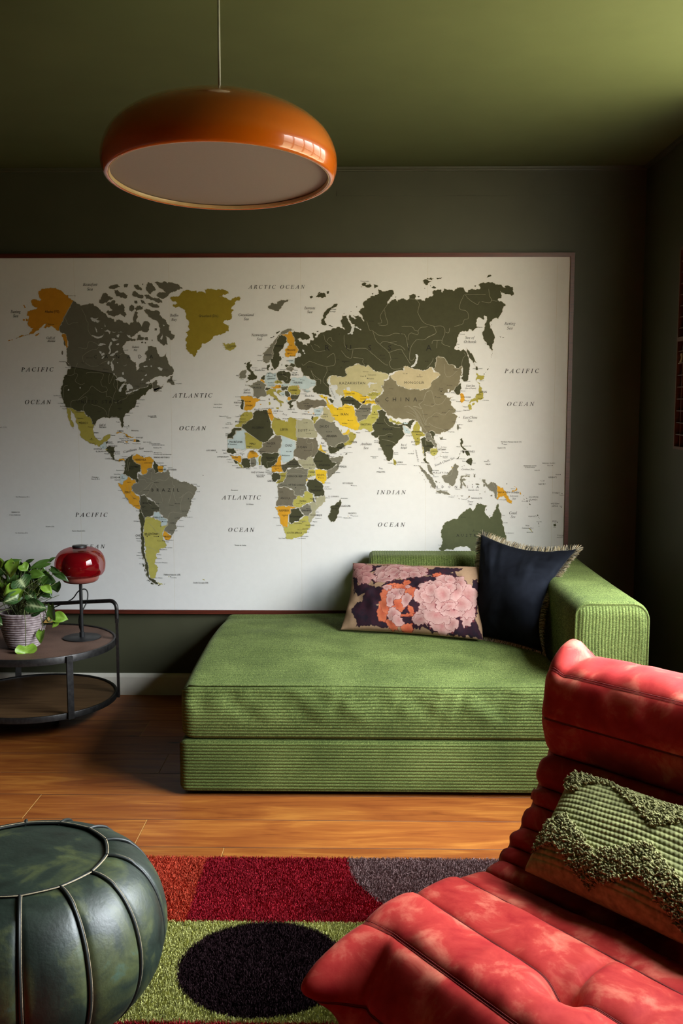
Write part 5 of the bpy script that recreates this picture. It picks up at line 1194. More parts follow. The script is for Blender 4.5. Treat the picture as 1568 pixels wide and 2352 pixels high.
def make_map():
    rnd = random.Random(3)
    x0, x1, z0, z1 = -1850.0, 937.0, 408.0, 2006.0
    Y = 4.556
    B = MB()
    mm = 0.001
    def P(x, z, lay):
        return (x * mm, Y - lay * 0.00004, z * mm)
    # the sheet itself, a thin board
    B.box((x0 * mm - 0.004, Y, z0 * mm - 0.004), (x1 * mm + 0.004, YF - 0.002, z1 * mm + 0.004), MAPI['paper'])
    lay = 2
    def clip_ok(x):
        return x0 < x < x1
    strokes = []
    def flat(q, L, mi):
        tris = []
        for t in tessellate_polygon([[Vector((a, c, 0)) for a, c in q]]):
            (ax, az), (bx, bz), (cx, cz) = (q[i] for i in t)
            cr = (bx - ax) * (cz - az) - (bz - az) * (cx - ax)
            if abs(cr) > 1e-6:
                tris.append(tuple(t) if cr > 0 else tuple(t)[::-1])
        B.add([P(a, c, L) for a, c in q], tris, mi)
    for key, s in MAP_LAND.items():
        lay += 1
        for one in s.split('|'):
            pts = parse(one)
            big = max(p[0] for p in pts) - min(p[0] for p in pts) > 30
            q = rough_poly(pts, rnd, 0.17 if big else 0.10)
            flat(q, lay, MAPI[key])
            if big:
                strokes.append(q + [q[0]])
    def ribbon(line, w, mat, L):
        for (ax, az), (bx, bz) in zip(line, line[1:]):
            l = math.hypot(bx - ax, bz - az)
            if l < 1e-4:
                continue
            nx, nz = -(bz - az) / l * w / 2, (bx - ax) / l * w / 2
            ex, ez = (bx - ax) / l * w * 0.3, (bz - az) / l * w * 0.3
            B.add([P(ax + nx - ex, az + nz - ez, L), P(ax - nx - ex, az - nz - ez, L), P(bx - nx + ex, bz - nz + ez, L), P(bx + nx + ex, bz + nz + ez, L)], [(0, 1, 2, 3)], MAPI[mat])
    lay += 1
    for q in strokes:
        ribbon(q, 1.05, 'line', lay)
    lay += 1
    for one in MAP_RIVERS.split('|'):
        pts = [(x, z) for x, z, _ in parse(one)]
        q = [(v.x, v.y) for v in spline([(a, c, 0) for a, c in pts], 4)]
        q = [(a + rnd.uniform(-.8, .8), c + rnd.uniform(-.8, .8)) for a, c in q]
        ribbon(q, 0.95, 'river', lay)
    lay += 1
    for one in MAP_LAKES.split('|'):
        q = rough_poly(parse(one), rnd, 0.14)
        flat(q, lay, MAPI['lake'])
    lay += 2
    # lettering
    LET = 0x1D434
    def ital(s):
        r = ''
        for ch in s:
            if 'A' <= ch <= 'Z':
                r += chr(0x1D434 + ord(ch) - 65)
            elif ch == 'h':
                r += '\u210e'
            elif 'a' <= ch <= 'z':
                r += chr(0x1D44E + ord(ch) - 97)
            else:
                r += ch
        return r
    def text(s, style, cap, x, z, w, ang, left=False):
        cu = bpy.data.curves.new('lettering', 'FONT')
        cu.body = ital(s) if style == 'i' else s
        cu.resolution_u = 1
        cu.size = cap / 0.70
        cu.align_x = 'LEFT' if left else 'CENTER'
        ob = bpy.data.objects.new('lettering', cu)
        COL.objects.link(ob)
        def dims():
            bpy.context.view_layer.update()
            return ob.dimensions.x
        sx = 1.0
        if w:
            d0 = dims()
            if w > d0 * 1.12 and len(s) > 1:
                cu.space_character = 1.5
                d1 = dims()
                k = (d1 - d0) / 0.5
                cu.space_character = 1 + (w - d0) / max(k, 1e-6)
                bpy.context.view_layer.update()
            else:
                sx = w / d0
        dg = bpy.context.evaluated_depsgraph_get()
        me = bpy.data.meshes.new_from_object(ob.evaluated_get(dg))
        vs = [(v.co.x * sx, v.co.y) for v in me.vertices]
        if vs:
            if not left:
                cx = (min(v[0] for v in vs) + max(v[0] for v in vs)) / 2
            else:
                cx = 0
            cz = cap / 2
            ca, sa = cos(radians(ang)), sin(radians(ang))
            vv = []
            for a, c in vs:
                a, c = a - cx, c - cz
                vv.append(P(min(x + a * ca - c * sa, x1 - 1), z + a * sa + c * ca, lay))
            B.add(vv, [list(p.vertices) for p in me.polygons], MAPI['ink'])
        bpy.data.objects.remove(ob)
        bpy.data.curves.remove(cu)
        bpy.data.meshes.remove(me)
    for ln in MAP_LABELS.strip().split('\n'):
        s, st, cap, x, z, w, ang = ln.split(';')
        text(s, st, float(cap), float(x), float(z), float(w), float(ang))
    for ln in MAP_TOWNS.strip().split('\n'):
        s, x, z = ln.split(';')
        text(s, 's', 4.6, float(x), float(z), None, 0, True)
    for d in MAP_DOTS.split():
        x, z = map(float, d.split(','))
        h = 1.7
        B.add([P(x - h, z - h, lay), P(x + h, z - h, lay), P(x + h, z + h, lay), P(x - h, z + h, lay)], [(0, 1, 2, 3)], MAPI['ink'])
    # the joins of the paper lengths
    for jx in (-1278, -852, -262, 305, 880):
        B.add([P(jx, z0, 1), P(jx + 0.5, z0, 1), P(jx + 0.5, z1, 1), P(jx, z1, 1)], [(0, 1, 2, 3)], MAPI['tan2'])
    root = thing('world_map', 'huge framed world map covering the dark green wall behind the green chaise', 'map', ((x0 + x1) / 2 * mm, YF - 0.01, z0 * mm - 0.018))
    sheet = B.build('map_sheet', MAPMATS)
    # frame rails, mitred
    w, yo, yi = 0.0175, 4.545, YF - 0.001
    X0, X1, Z0, Z1 = x0 * mm, x1 * mm, z0 * mm, z1 * mm
    def rail(a, bq, c, d):
        v = []
        for y in (yo, yi):
            v += [(a[0], y, a[1]), (bq[0], y, bq[1]), (c[0], y, c[1]), (d[0], y, d[1])]
        return mesh_ob('frame_rail', v, [(0, 1, 2, 3), (7, 6, 5, 4), (0, 4, 5, 1), (1, 5, 6, 2), (2, 6, 7, 3), (3, 7, 4, 0)], M_frame, None, False)
    rails = [rail((X0, Z1), (X1, Z1), (X1 + w, Z1 + w), (X0 - w, Z1 + w)), rail((X0 - w, Z0 - w), (X1 + w, Z0 - w), (X1, Z0), (X0, Z0)),
             rail((X1, Z0), (X1 + w, Z0 - w), (X1 + w, Z1 + w), (X1, Z1)), rail((X0 - w, Z0 - w), (X0, Z0), (X0, Z1), (X0 - w, Z1 + w))]
    adopt(root, sheet, *rails)
make_map()

# ------------------------------------------------------------------ green corduroy chaise
def cord_material(name, stretch):
    m, nt, b = new_mat(name)
    t = noise_tex(nt, 1.0, 3, 0.65, stretch)
    big = noise_tex(nt, 5.0, 3, 0.5)
    add = N(nt, 'ShaderNodeMath', operation='MULTIPLY_ADD')
    nt.links.new(big.outputs['Fac'], add.inputs[0])
    add.inputs[1].default_value = 0.32
    nt.links.new(t.outputs['Fac'], add.inputs[2])
    r = ramp(nt, add.outputs[0], [(0.46, (0.024, 0.036, 0.009)), (0.66, (0.074, 0.100, 0.023)), (0.84, (0.185, 0.225, 0.068))])
    nt.links.new(r.outputs[0], b.inputs['Base Color'])
    b.inputs['Roughness'].default_value = 0.8
    b.inputs['Specular IOR Level'].default_value = 0.15
    b.inputs['Sheen Weight'].default_value = 0.22
    b.inputs['Sheen Roughness'].default_value = 0.35
    b.inputs['Sheen Tint'].default_value = (0.75, 0.85, 0.5, 1)
    return m
M_cord_x = cord_material('green_corduroy_ribs_across', (560, 210, 210))
M_cord_v = cord_material('green_corduroy_ribs_upright', (210, 210, 560))

PITCH_RIB = 0.0112
def rib(s, p=PITCH_RIB, a=0.0027):
    return a * np.abs(np.sin(pi * s / p)) ** 0.62

def dense(poly, step):
    """resample a polyline (list of 2D pts) at a step; returns pts, arclength, outward normals (left of travel)"""
    P = np.array(poly, float)
    d = np.hypot(*np.diff(P, axis=0).T)
    s = np.concatenate([[0], np.cumsum(d)])
    n = int(s[-1] / step) + 1
    t = np.linspace(0, s[-1], n)
    Q = np.stack([np.interp(t, s, P[:, 0]), np.interp(t, s, P[:, 1])], 1)
    for _ in range(3):
        Q[1:-1] = (Q[:-2] + 2 * Q[1:-1] + Q[2:]) / 4
    D = np.gradient(Q, axis=0)
    D /= np.linalg.norm(D, axis=1, keepdims=True) + 1e-9
    return Q, t, np.stack([-D[:, 1], D[:, 0]], 1)

def arc(cx, cz, r, a0, a1, n=8):
    return [(cx + r * cos(radians(a0 + (a1 - a0) * k / n)), cz + r * sin(radians(a0 + (a1 - a0) * k / n))) for k in range(n + 1)]

def end_inset(x, x0, x1, r):
    """how far a section is pulled in near the two ends, to round them"""
    d = np.minimum(x - x0, x1 - x)
    t = np.clip(1 - d / r, 0, 1)
    return r * (1 - np.sqrt(1 - t ** 2 + 1e-9))

def end_spacing(x0, x1, n, r):
    a = x0 + r * (1 - np.cos(np.linspace(0, pi / 2, 7)))
    c = x1 - r * (1 - np.cos(np.linspace(pi / 2, 0, 7)))
    m = np.linspace(x0 + r, x1 - r, n)[1:-1]
    return np.concatenate([a, m, c])

def ribs_along_x(name, sec, x0, x1, r, mat, n=60, extra=None, yc=None):
    """fabric block: section in (y, z), ribs run along x"""
    Q, s, Nn = dense(sec, PITCH_RIB / 8)
    X = end_spacing(x0, x1, n, r)
    V = np.zeros((len(X), len(Q), 3))
    ins = end_inset(X, x0, x1, r)
    for i, x in enumerate(X):
        off = rib(s) - ins[i]
        y = Q[:, 0] + Nn[:, 0] * off
        z = Q[:, 1] + Nn[:, 1] * off
        if extra is not None:
            dy, dz = extra(x, Q[:, 0], Q[:, 1], s)
            y, z = y + dy, z + dz
        V[i, :, 0], V[i, :, 1], V[i, :, 2] = x, y, z
    n_, m_ = V.shape[:2]
    F = grid_faces(n_, m_, closed_m=True, flip=True).tolist()
    F.append(list(range(m_)))
    F.append(list(range((n_ - 1) * m_ + m_ - 1, (n_ - 1) * m_ - 1, -1)))
    return mesh_ob(name, V.reshape(-1, 3), F, mat, None, True, None, 60)

def make_chaise():
    root = thing('chaise_sofa', 'green corduroy chaise sofa with one arm standing below the world map', 'sofa', (0.18, 3.95, 0))
    yf, yb = 3.352, 4.538
    # seat cushion, front-bottom -> up -> top -> back
    sec = [(yf + 0.012, 0.206)] + arc(yf + 0.014, 0.222, 0.014, 250, 180, 4) + arc(yf + 0.020, 0.376, 0.020, 180, 105, 6)
    for k in range(1, 20):
        t = k / 20
        y = yf + 0.02 + (yb - yf - 0.06) * t
        sec.append((y, 0.394 + 0.022 * sin(pi * min(1, t * 1.05)) ** 0.6))
    sec += arc(yb - 0.03, 0.37, 0.03, 90, 0, 5) + [(yb, 0.23), (yb - 0.02, 0.206)]
    def wr(x, y, z, s):
        front = np.clip(1 - (y - yf) / 0.03, 0, 1)
        up = smooth01((z - 0.24) / 0.1) * smooth01((0.40 - z) / 0.03)
        n = vnoise(x * 16 + z * 14, z * 4.0, 2.0) * 0.6 + vnoise(x * 38 - z * 10, z * 6, 5.0) * 0.4
        dy = -front * up * 0.012 * n - front * 0.010 * np.sin(pi * np.clip((z - 0.206) / 0.19, 0, 1))
        top = smooth01((z - 0.385) / 0.01)
        dz = top * 0.006 * vnoise(x * 5, y * 5, 1.0)
        # soft collapsed left end
        return dy, dz
    seat = ribs_along_x("seat_cushion", sec, -0.614, 0.728, 0.045, M_cord_x, 70, wr)
    sec2 = [(yf + 0.02, 0.016)] + arc(yf + 0.012, 0.030, 0.012, 250, 180, 4) + arc(yf + 0.012, 0.188, 0.012, 180, 90, 5) + [(yb - 0.02, 0.2), (yb, 0.19), (yb, 0.016)]
    base = ribs_along_x("sofa_base", sec2, -0.622, 0.728, 0.03, M_cord_x, 30)
    # arm: loops over the top, ribs run across it, so the ribbing steps along y
    ax0, ax1, az = 0.732, 0.985, 0.694
    lo = [(ax0, 0.018), (ax0, 0.2), (ax0, 0.4)] + arc(ax0 + 0.045, az - 0.045, 0.045, 180, 95, 7) + arc(ax1 - 0.06, az - 0.06, 0.06, 85, 0, 7) + [(ax1, 0.4), (ax1, 0.2), (ax1, 0.018)]
    Q, s, Nn = dense(lo, 0.012)
    ay0, ay1 = 3.345, 4.538
    ny = int((ay1 - ay0) / (PITCH_RIB / 8))
    Yv = np.linspace(ay0, ay1, ny)
    V = np.zeros((ny, len(Q), 3))
    ins = end_inset(Yv, ay0, ay1, 0.012)
    rv = rib(Yv - ay0)
    for i, y in enumerate(Yv):
        soft = 0.006 * sin(pi * (y - ay0) / 1.2)
        V[i, :, 0] = Q[:, 0] + Nn[:, 0] * (rv[i] - ins[i])
        V[i, :, 1] = y
        V[i, :, 2] = Q[:, 1] + Nn[:, 1] * (rv[i] - ins[i]) - soft * (Q[:, 1] > 0.6)
    F = grid_faces(ny, len(Q), closed_m=True, flip=False).tolist()
    F.append(list(range(len(Q) - 1, -1, -1)))
    F.append(list(range((ny - 1) * len(Q), ny * len(Q))))
    arm = mesh_ob('armrest', V.reshape(-1, 3), F, M_cord_x, None, True, None, 60)
    # front panel of the arm, upright ribs
    nx, nz = int((ax1 - ax0) / (PITCH_RIB / 8)), 50
    xs = np.linspace(ax0 + 0.010, ax1 - 0.010, nx)
    Vp = np.zeros((nx, nz, 3))
    for i, x in enumerate(xs):
        l = x - ax0
        rt = ax1 - x
        top = az - 0.012
        if l < 0.045:
            top = az - 0.012 - 0.045 + math.sqrt(max(0, 0.045 ** 2 - (0.045 - l) ** 2))
        if rt < 0.06:
            top = az - 0.012 - 0.06 + math.sqrt(max(0, 0.06 ** 2 - (0.06 - rt) ** 2))
        zz = np.linspace(0.02, top, nz)
        edge = np.minimum(np.minimum(l, rt), top - zz + 0.004)
        dome = 0.010 * smooth01(edge / 0.03)
        Vp[i, :, 0] = x + 0.0012 * np.sin(zz * 40 + i * 0.02)
        Vp[i, :, 1] = ay0 + 0.004 - dome - rib(np.array([x - ax0]))[0]
        Vp[i, :, 2] = zz
    panel = mesh_ob('arm_front_panel', Vp.reshape(-1, 3), grid_faces(nx, nz, flip=True), M_cord_v, None, True)
    # seam cord round the arm front
    pts = [(x, ay0 + 0.003, z) for x, z in [(ax0 + 0.004, 0.03), (ax0 + 0.004, 0.4)] + arc(ax0 + 0.046, az - 0.05, 0.042, 180, 95, 7) + arc(ax1 - 0.06, az - 0.064, 0.056, 85, 0, 7) + [(ax1 - 0.004, 0.4), (ax1 - 0.004, 0.03)]]
    b = MB()
    b.tube(pts, 0.0045, 8)
    pipe = b.build('arm_piping', M_cord_x, None, True)
    # seat front seam cord
    b = MB()
    b.tube([(x, yf + 0.006 - 0.002 * sin((x + .6) * 9), 0.3935 + 0.002 * sin((x + .6) * 5)) for x in np.linspace(-0.585, 0.70, 40)], 0.0036, 8)
    pipe2 = b.build('seat_piping', M_cord_x, None, True)
    # backrest: ribs upright, stepping along x
    bx0, bx1, by0, by1 = 0.047, 0.735, 4.325, 4.537
    lo = [(by0, 0.30), (by0, 0.5)] + arc(by0 + 0.04, 0.694 - 0.04, 0.04, 180, 90, 7) + arc(by1 - 0.03, 0.694 - 0.03, 0.03, 90, 0, 5) + [(by1, 0.5), (by1, 0.3)]
    Q, s, Nn = dense(lo, 0.012)
    nx = int((bx1 - bx0) / (PITCH_RIB / 8))
    Xv = np.linspace(bx0, bx1, nx)
    ins = end_inset(Xv, bx0, bx1 + 1, 0.022)
    rv = rib(Xv - bx0, a=0.0024)
    V = np.zeros((nx, len(Q), 3))
    for i, x in enumerate(Xv):
        o = rv[i] - ins[i]
        V[i, :, 0] = x
        V[i, :, 1] = Q[:, 0] + Nn[:, 0] * o
        V[i, :, 2] = Q[:, 1] + Nn[:, 1] * o
    F = grid_faces(nx, len(Q), closed_m=True, flip=True).tolist()
    F.append(list(range(len(Q))))
    F.append(list(range(nx * len(Q) - 1, (nx - 1) * len(Q) - 1, -1)))
    back = mesh_ob('backrest', V.reshape(-1, 3), F, M_cord_v, None, True, None, 60)
    feet = []
    for x, y in ((-0.55, 3.42), (0.9, 3.42), (-0.55, 4.48), (0.9, 4.48)):
        feet.append(box_ob('foot', (x - 0.03, y - 0.03, 0), (x + 0.03, y + 0.03, 0.024), M_black))
    adopt(root, seat, base, arm, panel, pipe, pipe2, back, *feet)
    panel.parent = pipe.parent = arm
    pipe2.parent = seat
make_chaise()

# ------------------------------------------------------------------ cushions
def patch(TL, TR, BL, BR, n, m, bulge=0.0, left_mid=None, right_mid=None, pinch=0.0):
    """n x m points between four corners; optional middle points bend the sides"""
    TL, TR, BL, BR = [np.array(p, float) for p in (TL, TR, BL, BR)]
    a = np.linspace(-1, 1, n)[:, None, None]           # along the width
    b = np.linspace(-1, 1, m)[None, :, None]           # up
    def side(P0, P1, Pm):
        t = (b + 1) / 2
        if Pm is None:
            return P0 * (1 - t) + P1 * t
        Pm = np.array(Pm, float)
        C = 2 * Pm - (P0 + P1) / 2
        return P0 * (1 - t) ** 2 + 2 * C * t * (1 - t) + P1 * t ** 2
    Ls, Rs = side(BL, TL, left_mid), side(BR, TR, right_mid)
    t = (a + 1) / 2
    P = Ls * (1 - t) + Rs * t
    c = (TL + TR + BL + BR) / 4
    if pinch:
        # sides pull in between the corners
        w = pinch * (np.abs(a) ** 2 * (1 - b ** 2) + np.abs(b) ** 2 * (1 - a ** 2))
        P = P + (c - P) * w
    nv = np.cross((TR + BR - TL - BL), (TL + TR - BL - BR))
    nv /= np.linalg.norm(nv)
    return P, nv, a[..., 0] + 0 * b[..., 0], b[..., 0] + 0 * a[..., 0]

def pillow_geo(P, nv, A, B, th, wrinkle=None, pw=0.42):
    h = th * np.clip((1 - A ** 2) * (1 - B ** 2), 0, 1) ** pw
    front = P + nv * (h + (wrinkle if wrinkle is not None else 0) * np.clip(h / th, 0, 1) ** 0.5)[..., None]
    back = P - nv * (h * 0.8)[..., None]
    n, m = A.shape
    V = np.concatenate([front.reshape(-1, 3), back.reshape(-1, 3)])
    F = np.concatenate([grid_faces(n, m, flip=False), grid_faces(n, m, flip=True) + n * m])
    return V, F

def inpoly(px, py, poly):
    poly = np.array(poly, float)
    r = np.zeros(px.shape, bool)
    j = len(poly) - 1
    for i in range(len(poly)):
        xi, yi, xj, yj = *poly[i], *poly[j]
        c = ((yi > py) != (yj > py)) & (px < (xj - xi) * (py - yi) / (yj - yi + 1e-12) + xi)
        r ^= c
        j = i
    return r

def S2(s):
    return [tuple(map(float, p.split(','))) for p in s.split()]

def make_floral():
    n, m = 380, 220
    P, nv, A, B = patch((-0.025, 4.27, 0.676), (0.549, 4.13, 0.683), (-0.075, 4.09, 0.424), (0.495, 3.915, 0.424), n, m, pinch=0.05)
    wr = 0.010 * vnoise(A * 3.0 + B * 1.2, B * 2.5 - A, 3.0) + 0.004 * vnoise(A * 9, B * 5, 1.0)
    V, F = pillow_geo(P, nv, A, B, 0.062, wr)
    # printed peonies: pattern space, x 70..1515, y 95..825
    u, v = (A + 1) / 2, (1 - B) / 2
    X = (200 * (1 - v) + 70 * v) * (1 - u) + (1515 * (1 - v) + 1450 * v) * u
    Yp = (95 * (1 - v) + 720 * v) * (1 - u) + (130 * (1 - v) + 825 * v) * u
    wx = X + 16 * fbm(X / 60, Yp / 60, 1.0) + 9 * vnoise(X / 17, Yp / 17, 2.0)
    wy = Yp + 16 * fbm(X / 60, Yp / 60, 11.0) + 9 * vnoise(X / 17, Yp / 17, 12.0)
    col = np.zeros((n, m, 3))
    tone = fbm(X / 160, Yp / 160, 4.0)[..., None]
    weave = (0.05 * vnoise(X / 3.0, Yp / 9.0, 7.0) + 0.05 * vnoise(X / 9.0, Yp / 3.0, 8.0))[..., None]
    col[:] = np.array([0.36, 0.225, 0.135]) * (1 + 0.35 * tone)
    dark = np.array([0.013, 0.011, 0.018])
    plum = np.array([0.040, 0.012, 0.020])
    leaves = ["200,350 300,325 420,380 520,400 500,470 330,435 240,450", "170,560 260,500 420,540 560,640 540,745 380,728 240,708", "930,290 1090,240 1180,300 1050,360 960,380", "1195,225 1330,320 1330,420 1230,380", "560,340 760,295 870,420 850,540 620,430", "440,560 560,560 720,680 900,690 960,760 760,750 520,720", "880,640 980,690 1210,740 1215,805 960,760", "1280,640 1420,690 1462,822 1200,805", "1385,280 1452,320 1440,520 1415,650 1370,500", "195,100 330,105 300,190 215,330 190,420", "195,105 245,115 255,160 225,230 240,300 235,370 200,445 205,330 212,250 200,160", "350,130 480,140 515,190 450,200 360,215 305,225 370,165", "425,190 525,190 475,250 430,300 450,355 415,355 395,290",
     "500,385 560,330 640,310 760,290 870,280 960,290 1010,330 960,350 890,385 850,425 770,425 700,375 600,370 520,395",
     "820,190 900,183 1000,190 1010,165 1130,160 1275,168 1230,212 1160,222 1100,232 1000,262 900,282 850,242 890,230 835,205",
     "1080,228 1160,222 1270,278 1322,330 1300,372 1240,330 1200,352 1180,310 1210,300 1150,272 1000,292 1005,262", "1190,170 1215,170 1210,260 1195,260",
     "325,432 400,402 470,408 545,440 520,505 470,535 400,565 320,615 280,590 270,645 230,625 185,592 240,520 300,518 315,460",
     "265,640 330,618 365,660 300,705 225,702 250,660", "365,652 440,618 520,628 545,700 530,745 395,722", "280,590 420,560 470,600 380,640",
     "635,592 700,538 760,550 785,500 835,500 885,560 872,612 832,642 822,685 760,642 700,642 680,612", "690,652 780,640 792,680 802,722 740,732 685,700", "785,690 875,700 842,755 775,752 790,720",
     "1148,600 1230,618 1292,700 1335,795 1250,803 1198,792 1190,740 1158,690 1138,640", "1305,690 1362,688 1402,780 1455,820 1380,820 1305,772", "1325,412 1402,393 1425,440 1382,482 1358,442",
     "1378,288 1422,283 1445,330 1432,402 1398,352 1412,320", "945,752 1100,758 1202,792 1200,815 1000,785", "1375,600 1405,640 1400,720 1380,660", "270,300 345,310 330,350 290,400 275,360", "480,420 560,420 540,520 470,520", "770,420 860,420 840,520 780,500"]
    for k, s in enumerate(leaves):
        msk = inpoly(wx, wy, S2(s))
        t = (0.5 + 0.9 * fbm(X / 50, Yp / 50, 20.0 + k))[..., None]
        c = dark * (1 - np.clip(t, 0, 1)) + plum * np.clip(t, 0, 1)
        col[msk] = c[msk]
    def petal(cx, cy, rx, ry, rot, base, tip, line):
        ca, sa = cos(radians(rot)), sin(radians(rot))
        dx, dy = wx - cx, wy - cy
        a, c = (dx * ca + dy * sa) / rx, (-dx * sa + dy * ca) / ry
        th = np.arctan2(c, a)
        rho = np.hypot(a, c) / (1 + 0.05 * np.sin(7 * th + cx) + 0.03 * np.sin(13 * th + cy))
        msk = rho < 1
        g = np.clip(rho + 0.25 * fbm(X / 30, Yp / 30, cx), 0, 1)[..., None]
        cc = base * (1 - g) + tip * g
        ln = (rho > 1 - 3.2 / min(rx, ry))[..., None]
        cc = np.where(ln, line, cc)
        col[msk] = cc[msk]
    pk0, pk1, pl = np.array([0.38, 0.150, 0.140]), np.array([0.53, 0.325, 0.290]), np.array([0.17, 0.04, 0.045])
    dk0, dk1 = np.array([0.33, 0.125, 0.12]), np.array([0.46, 0.235, 0.21])
    og0, og1, ol = np.array([0.42, 0.075, 0.035]), np.array([0.56, 0.15, 0.07]), np.array([0.20, 0.03, 0.02])
    for q in [(270, 150, 85, 55, 10), (340, 170, 60, 50, 0), (240, 215, 50, 60, 0), (300, 225, 80, 50, 20), (365, 255, 75, 45, 30), (290, 290, 60, 48, 0), (350, 300, 55, 40, 40)]:
        petal(*q, dk0, dk1, pl)
    for q in [(840, 190, 110, 50, 5), (880, 245, 60, 42, 0), (470, 305, 55, 45, 0), (520, 200, 110, 55, -15), (640, 190, 120, 60, 0), (760, 215, 120, 65, 5), (560, 260, 110, 55, -10), (540, 310, 100, 38, -12), (640, 262, 80, 40, -25), (820, 262, 75, 40, 10), (720, 262, 60, 36, 0), (600, 225, 80, 40, -20)]:
        petal(*q, dk0, pk1 * 0.92, pl)
    for q in [(585, 395, 75, 40, -15), (600, 480, 115, 95, 0), (735, 420, 115, 60, 20), (800, 458, 75, 42, 0), (510, 600, 62, 95, 15), (570, 560, 90, 70, 0), (655, 560, 95, 60, 0), (735, 745, 62, 32, 0), (590, 715, 70, 42, 30), (745, 335, 38, 30, 0), (790, 600, 28, 45, -30), (740, 640, 90, 14, -5), (1030, 255, 50, 22, -15)]:
        petal(*q, og0, og1, ol)
    for q in [(640, 465, 78, 58, -20), (705, 440, 32, 30, 0), (745, 515, 50, 62, 20), (590, 520, 42, 66, 10), (620, 640, 68, 60, 0), (655, 690, 62, 45, 20), (560, 400, 55, 30, -10), (760, 395, 25, 32, 0)]:
        petal(*q, pk0, pk1, pl)
    for q in [(1340, 640, 60, 110, 20), (1370, 500, 55, 90, 0), (920, 660, 130, 70, -10), (1090, 740, 130, 60, 10), (1180, 720, 70, 60, 0), (870, 690, 90, 45, 0), (1330, 470, 105, 130, 0), (1240, 350, 80, 90, 0), (1120, 310, 110, 60, 0), (1160, 300, 60, 45, 20), (960, 400, 110, 70, -20), (900, 480, 80, 70, 0), (1300, 590, 120, 85, 20), (930, 570, 70, 45, 0), (1040, 650, 150, 75, 5), (1190, 600, 130, 75, 0), (1260, 540, 120, 75, 0), (1030, 555, 130, 70, 10), (1130, 545, 110, 62, -15), (950, 490, 70, 50, 10), (1210, 430, 80, 90, 0), (1030, 385, 90, 60, -15), (985, 425, 60, 65, 0), (1150, 385, 80, 50, 10), (1150, 570, 70, 34, -10), (1090, 455, 80, 78, 0)]:
        petal(*q, pk0, pk1, pl)
    col *= 0.82 * (1 + weave)
    me_cols = np.ones((2 * n * m, 4))
    me_cols[:n * m, :3] = np.clip(col, 0, 1).reshape(-1, 3)
    me_cols[n * m:, :3] = (0.5, 0.36, 0.235)
    mt, nt, b = new_mat('peony_print_linen')
    at = N(nt, 'ShaderNodeAttribute', attribute_name='print')
    nt.links.new(at.outputs['Color'], b.inputs['Base Color'])
    b.inputs['Roughness'].default_value = 0.85
    b.inputs['Specular IOR Level'].default_value = 0.12
    t = noise_tex(nt, 600, 2)
    bump(nt, b, t.outputs['Fac'], 0.15, 0.001)
    ob = mesh_ob('floral_cushion', V, F, mt)
    a = ob.data.attributes.new('print', 'FLOAT_COLOR', 'POINT')
    a.data.foreach_set('color', me_cols.ravel())
    tag(ob, 'oblong cushion printed with pink peonies lying on the green chaise', 'cushion')
make_floral()

def velvet(name, col, hi, rough=0.7, sheen=0.8, scale=9):
    m, nt, b = new_mat(name)
    t = noise_tex(nt, scale, 5, 0.6, None, 0.6)
    r = ramp(nt, t.outputs['Fac'], [(0.35, col), (0.68, hi)])
    nt.links.new(r.outputs[0], b.inputs['Base Color'])
    b.inputs['Roughness'].default_value = rough
    b.inputs['Specular IOR Level'].default_value = 0.04
    b.inputs['Sheen Weight'].default_value = sheen
    b.inputs['Sheen Roughness'].default_value = 0.3
    b.inputs['Sheen Tint'].default_value = (*[min(1, c * 6) for c in hi], 1)
    return m

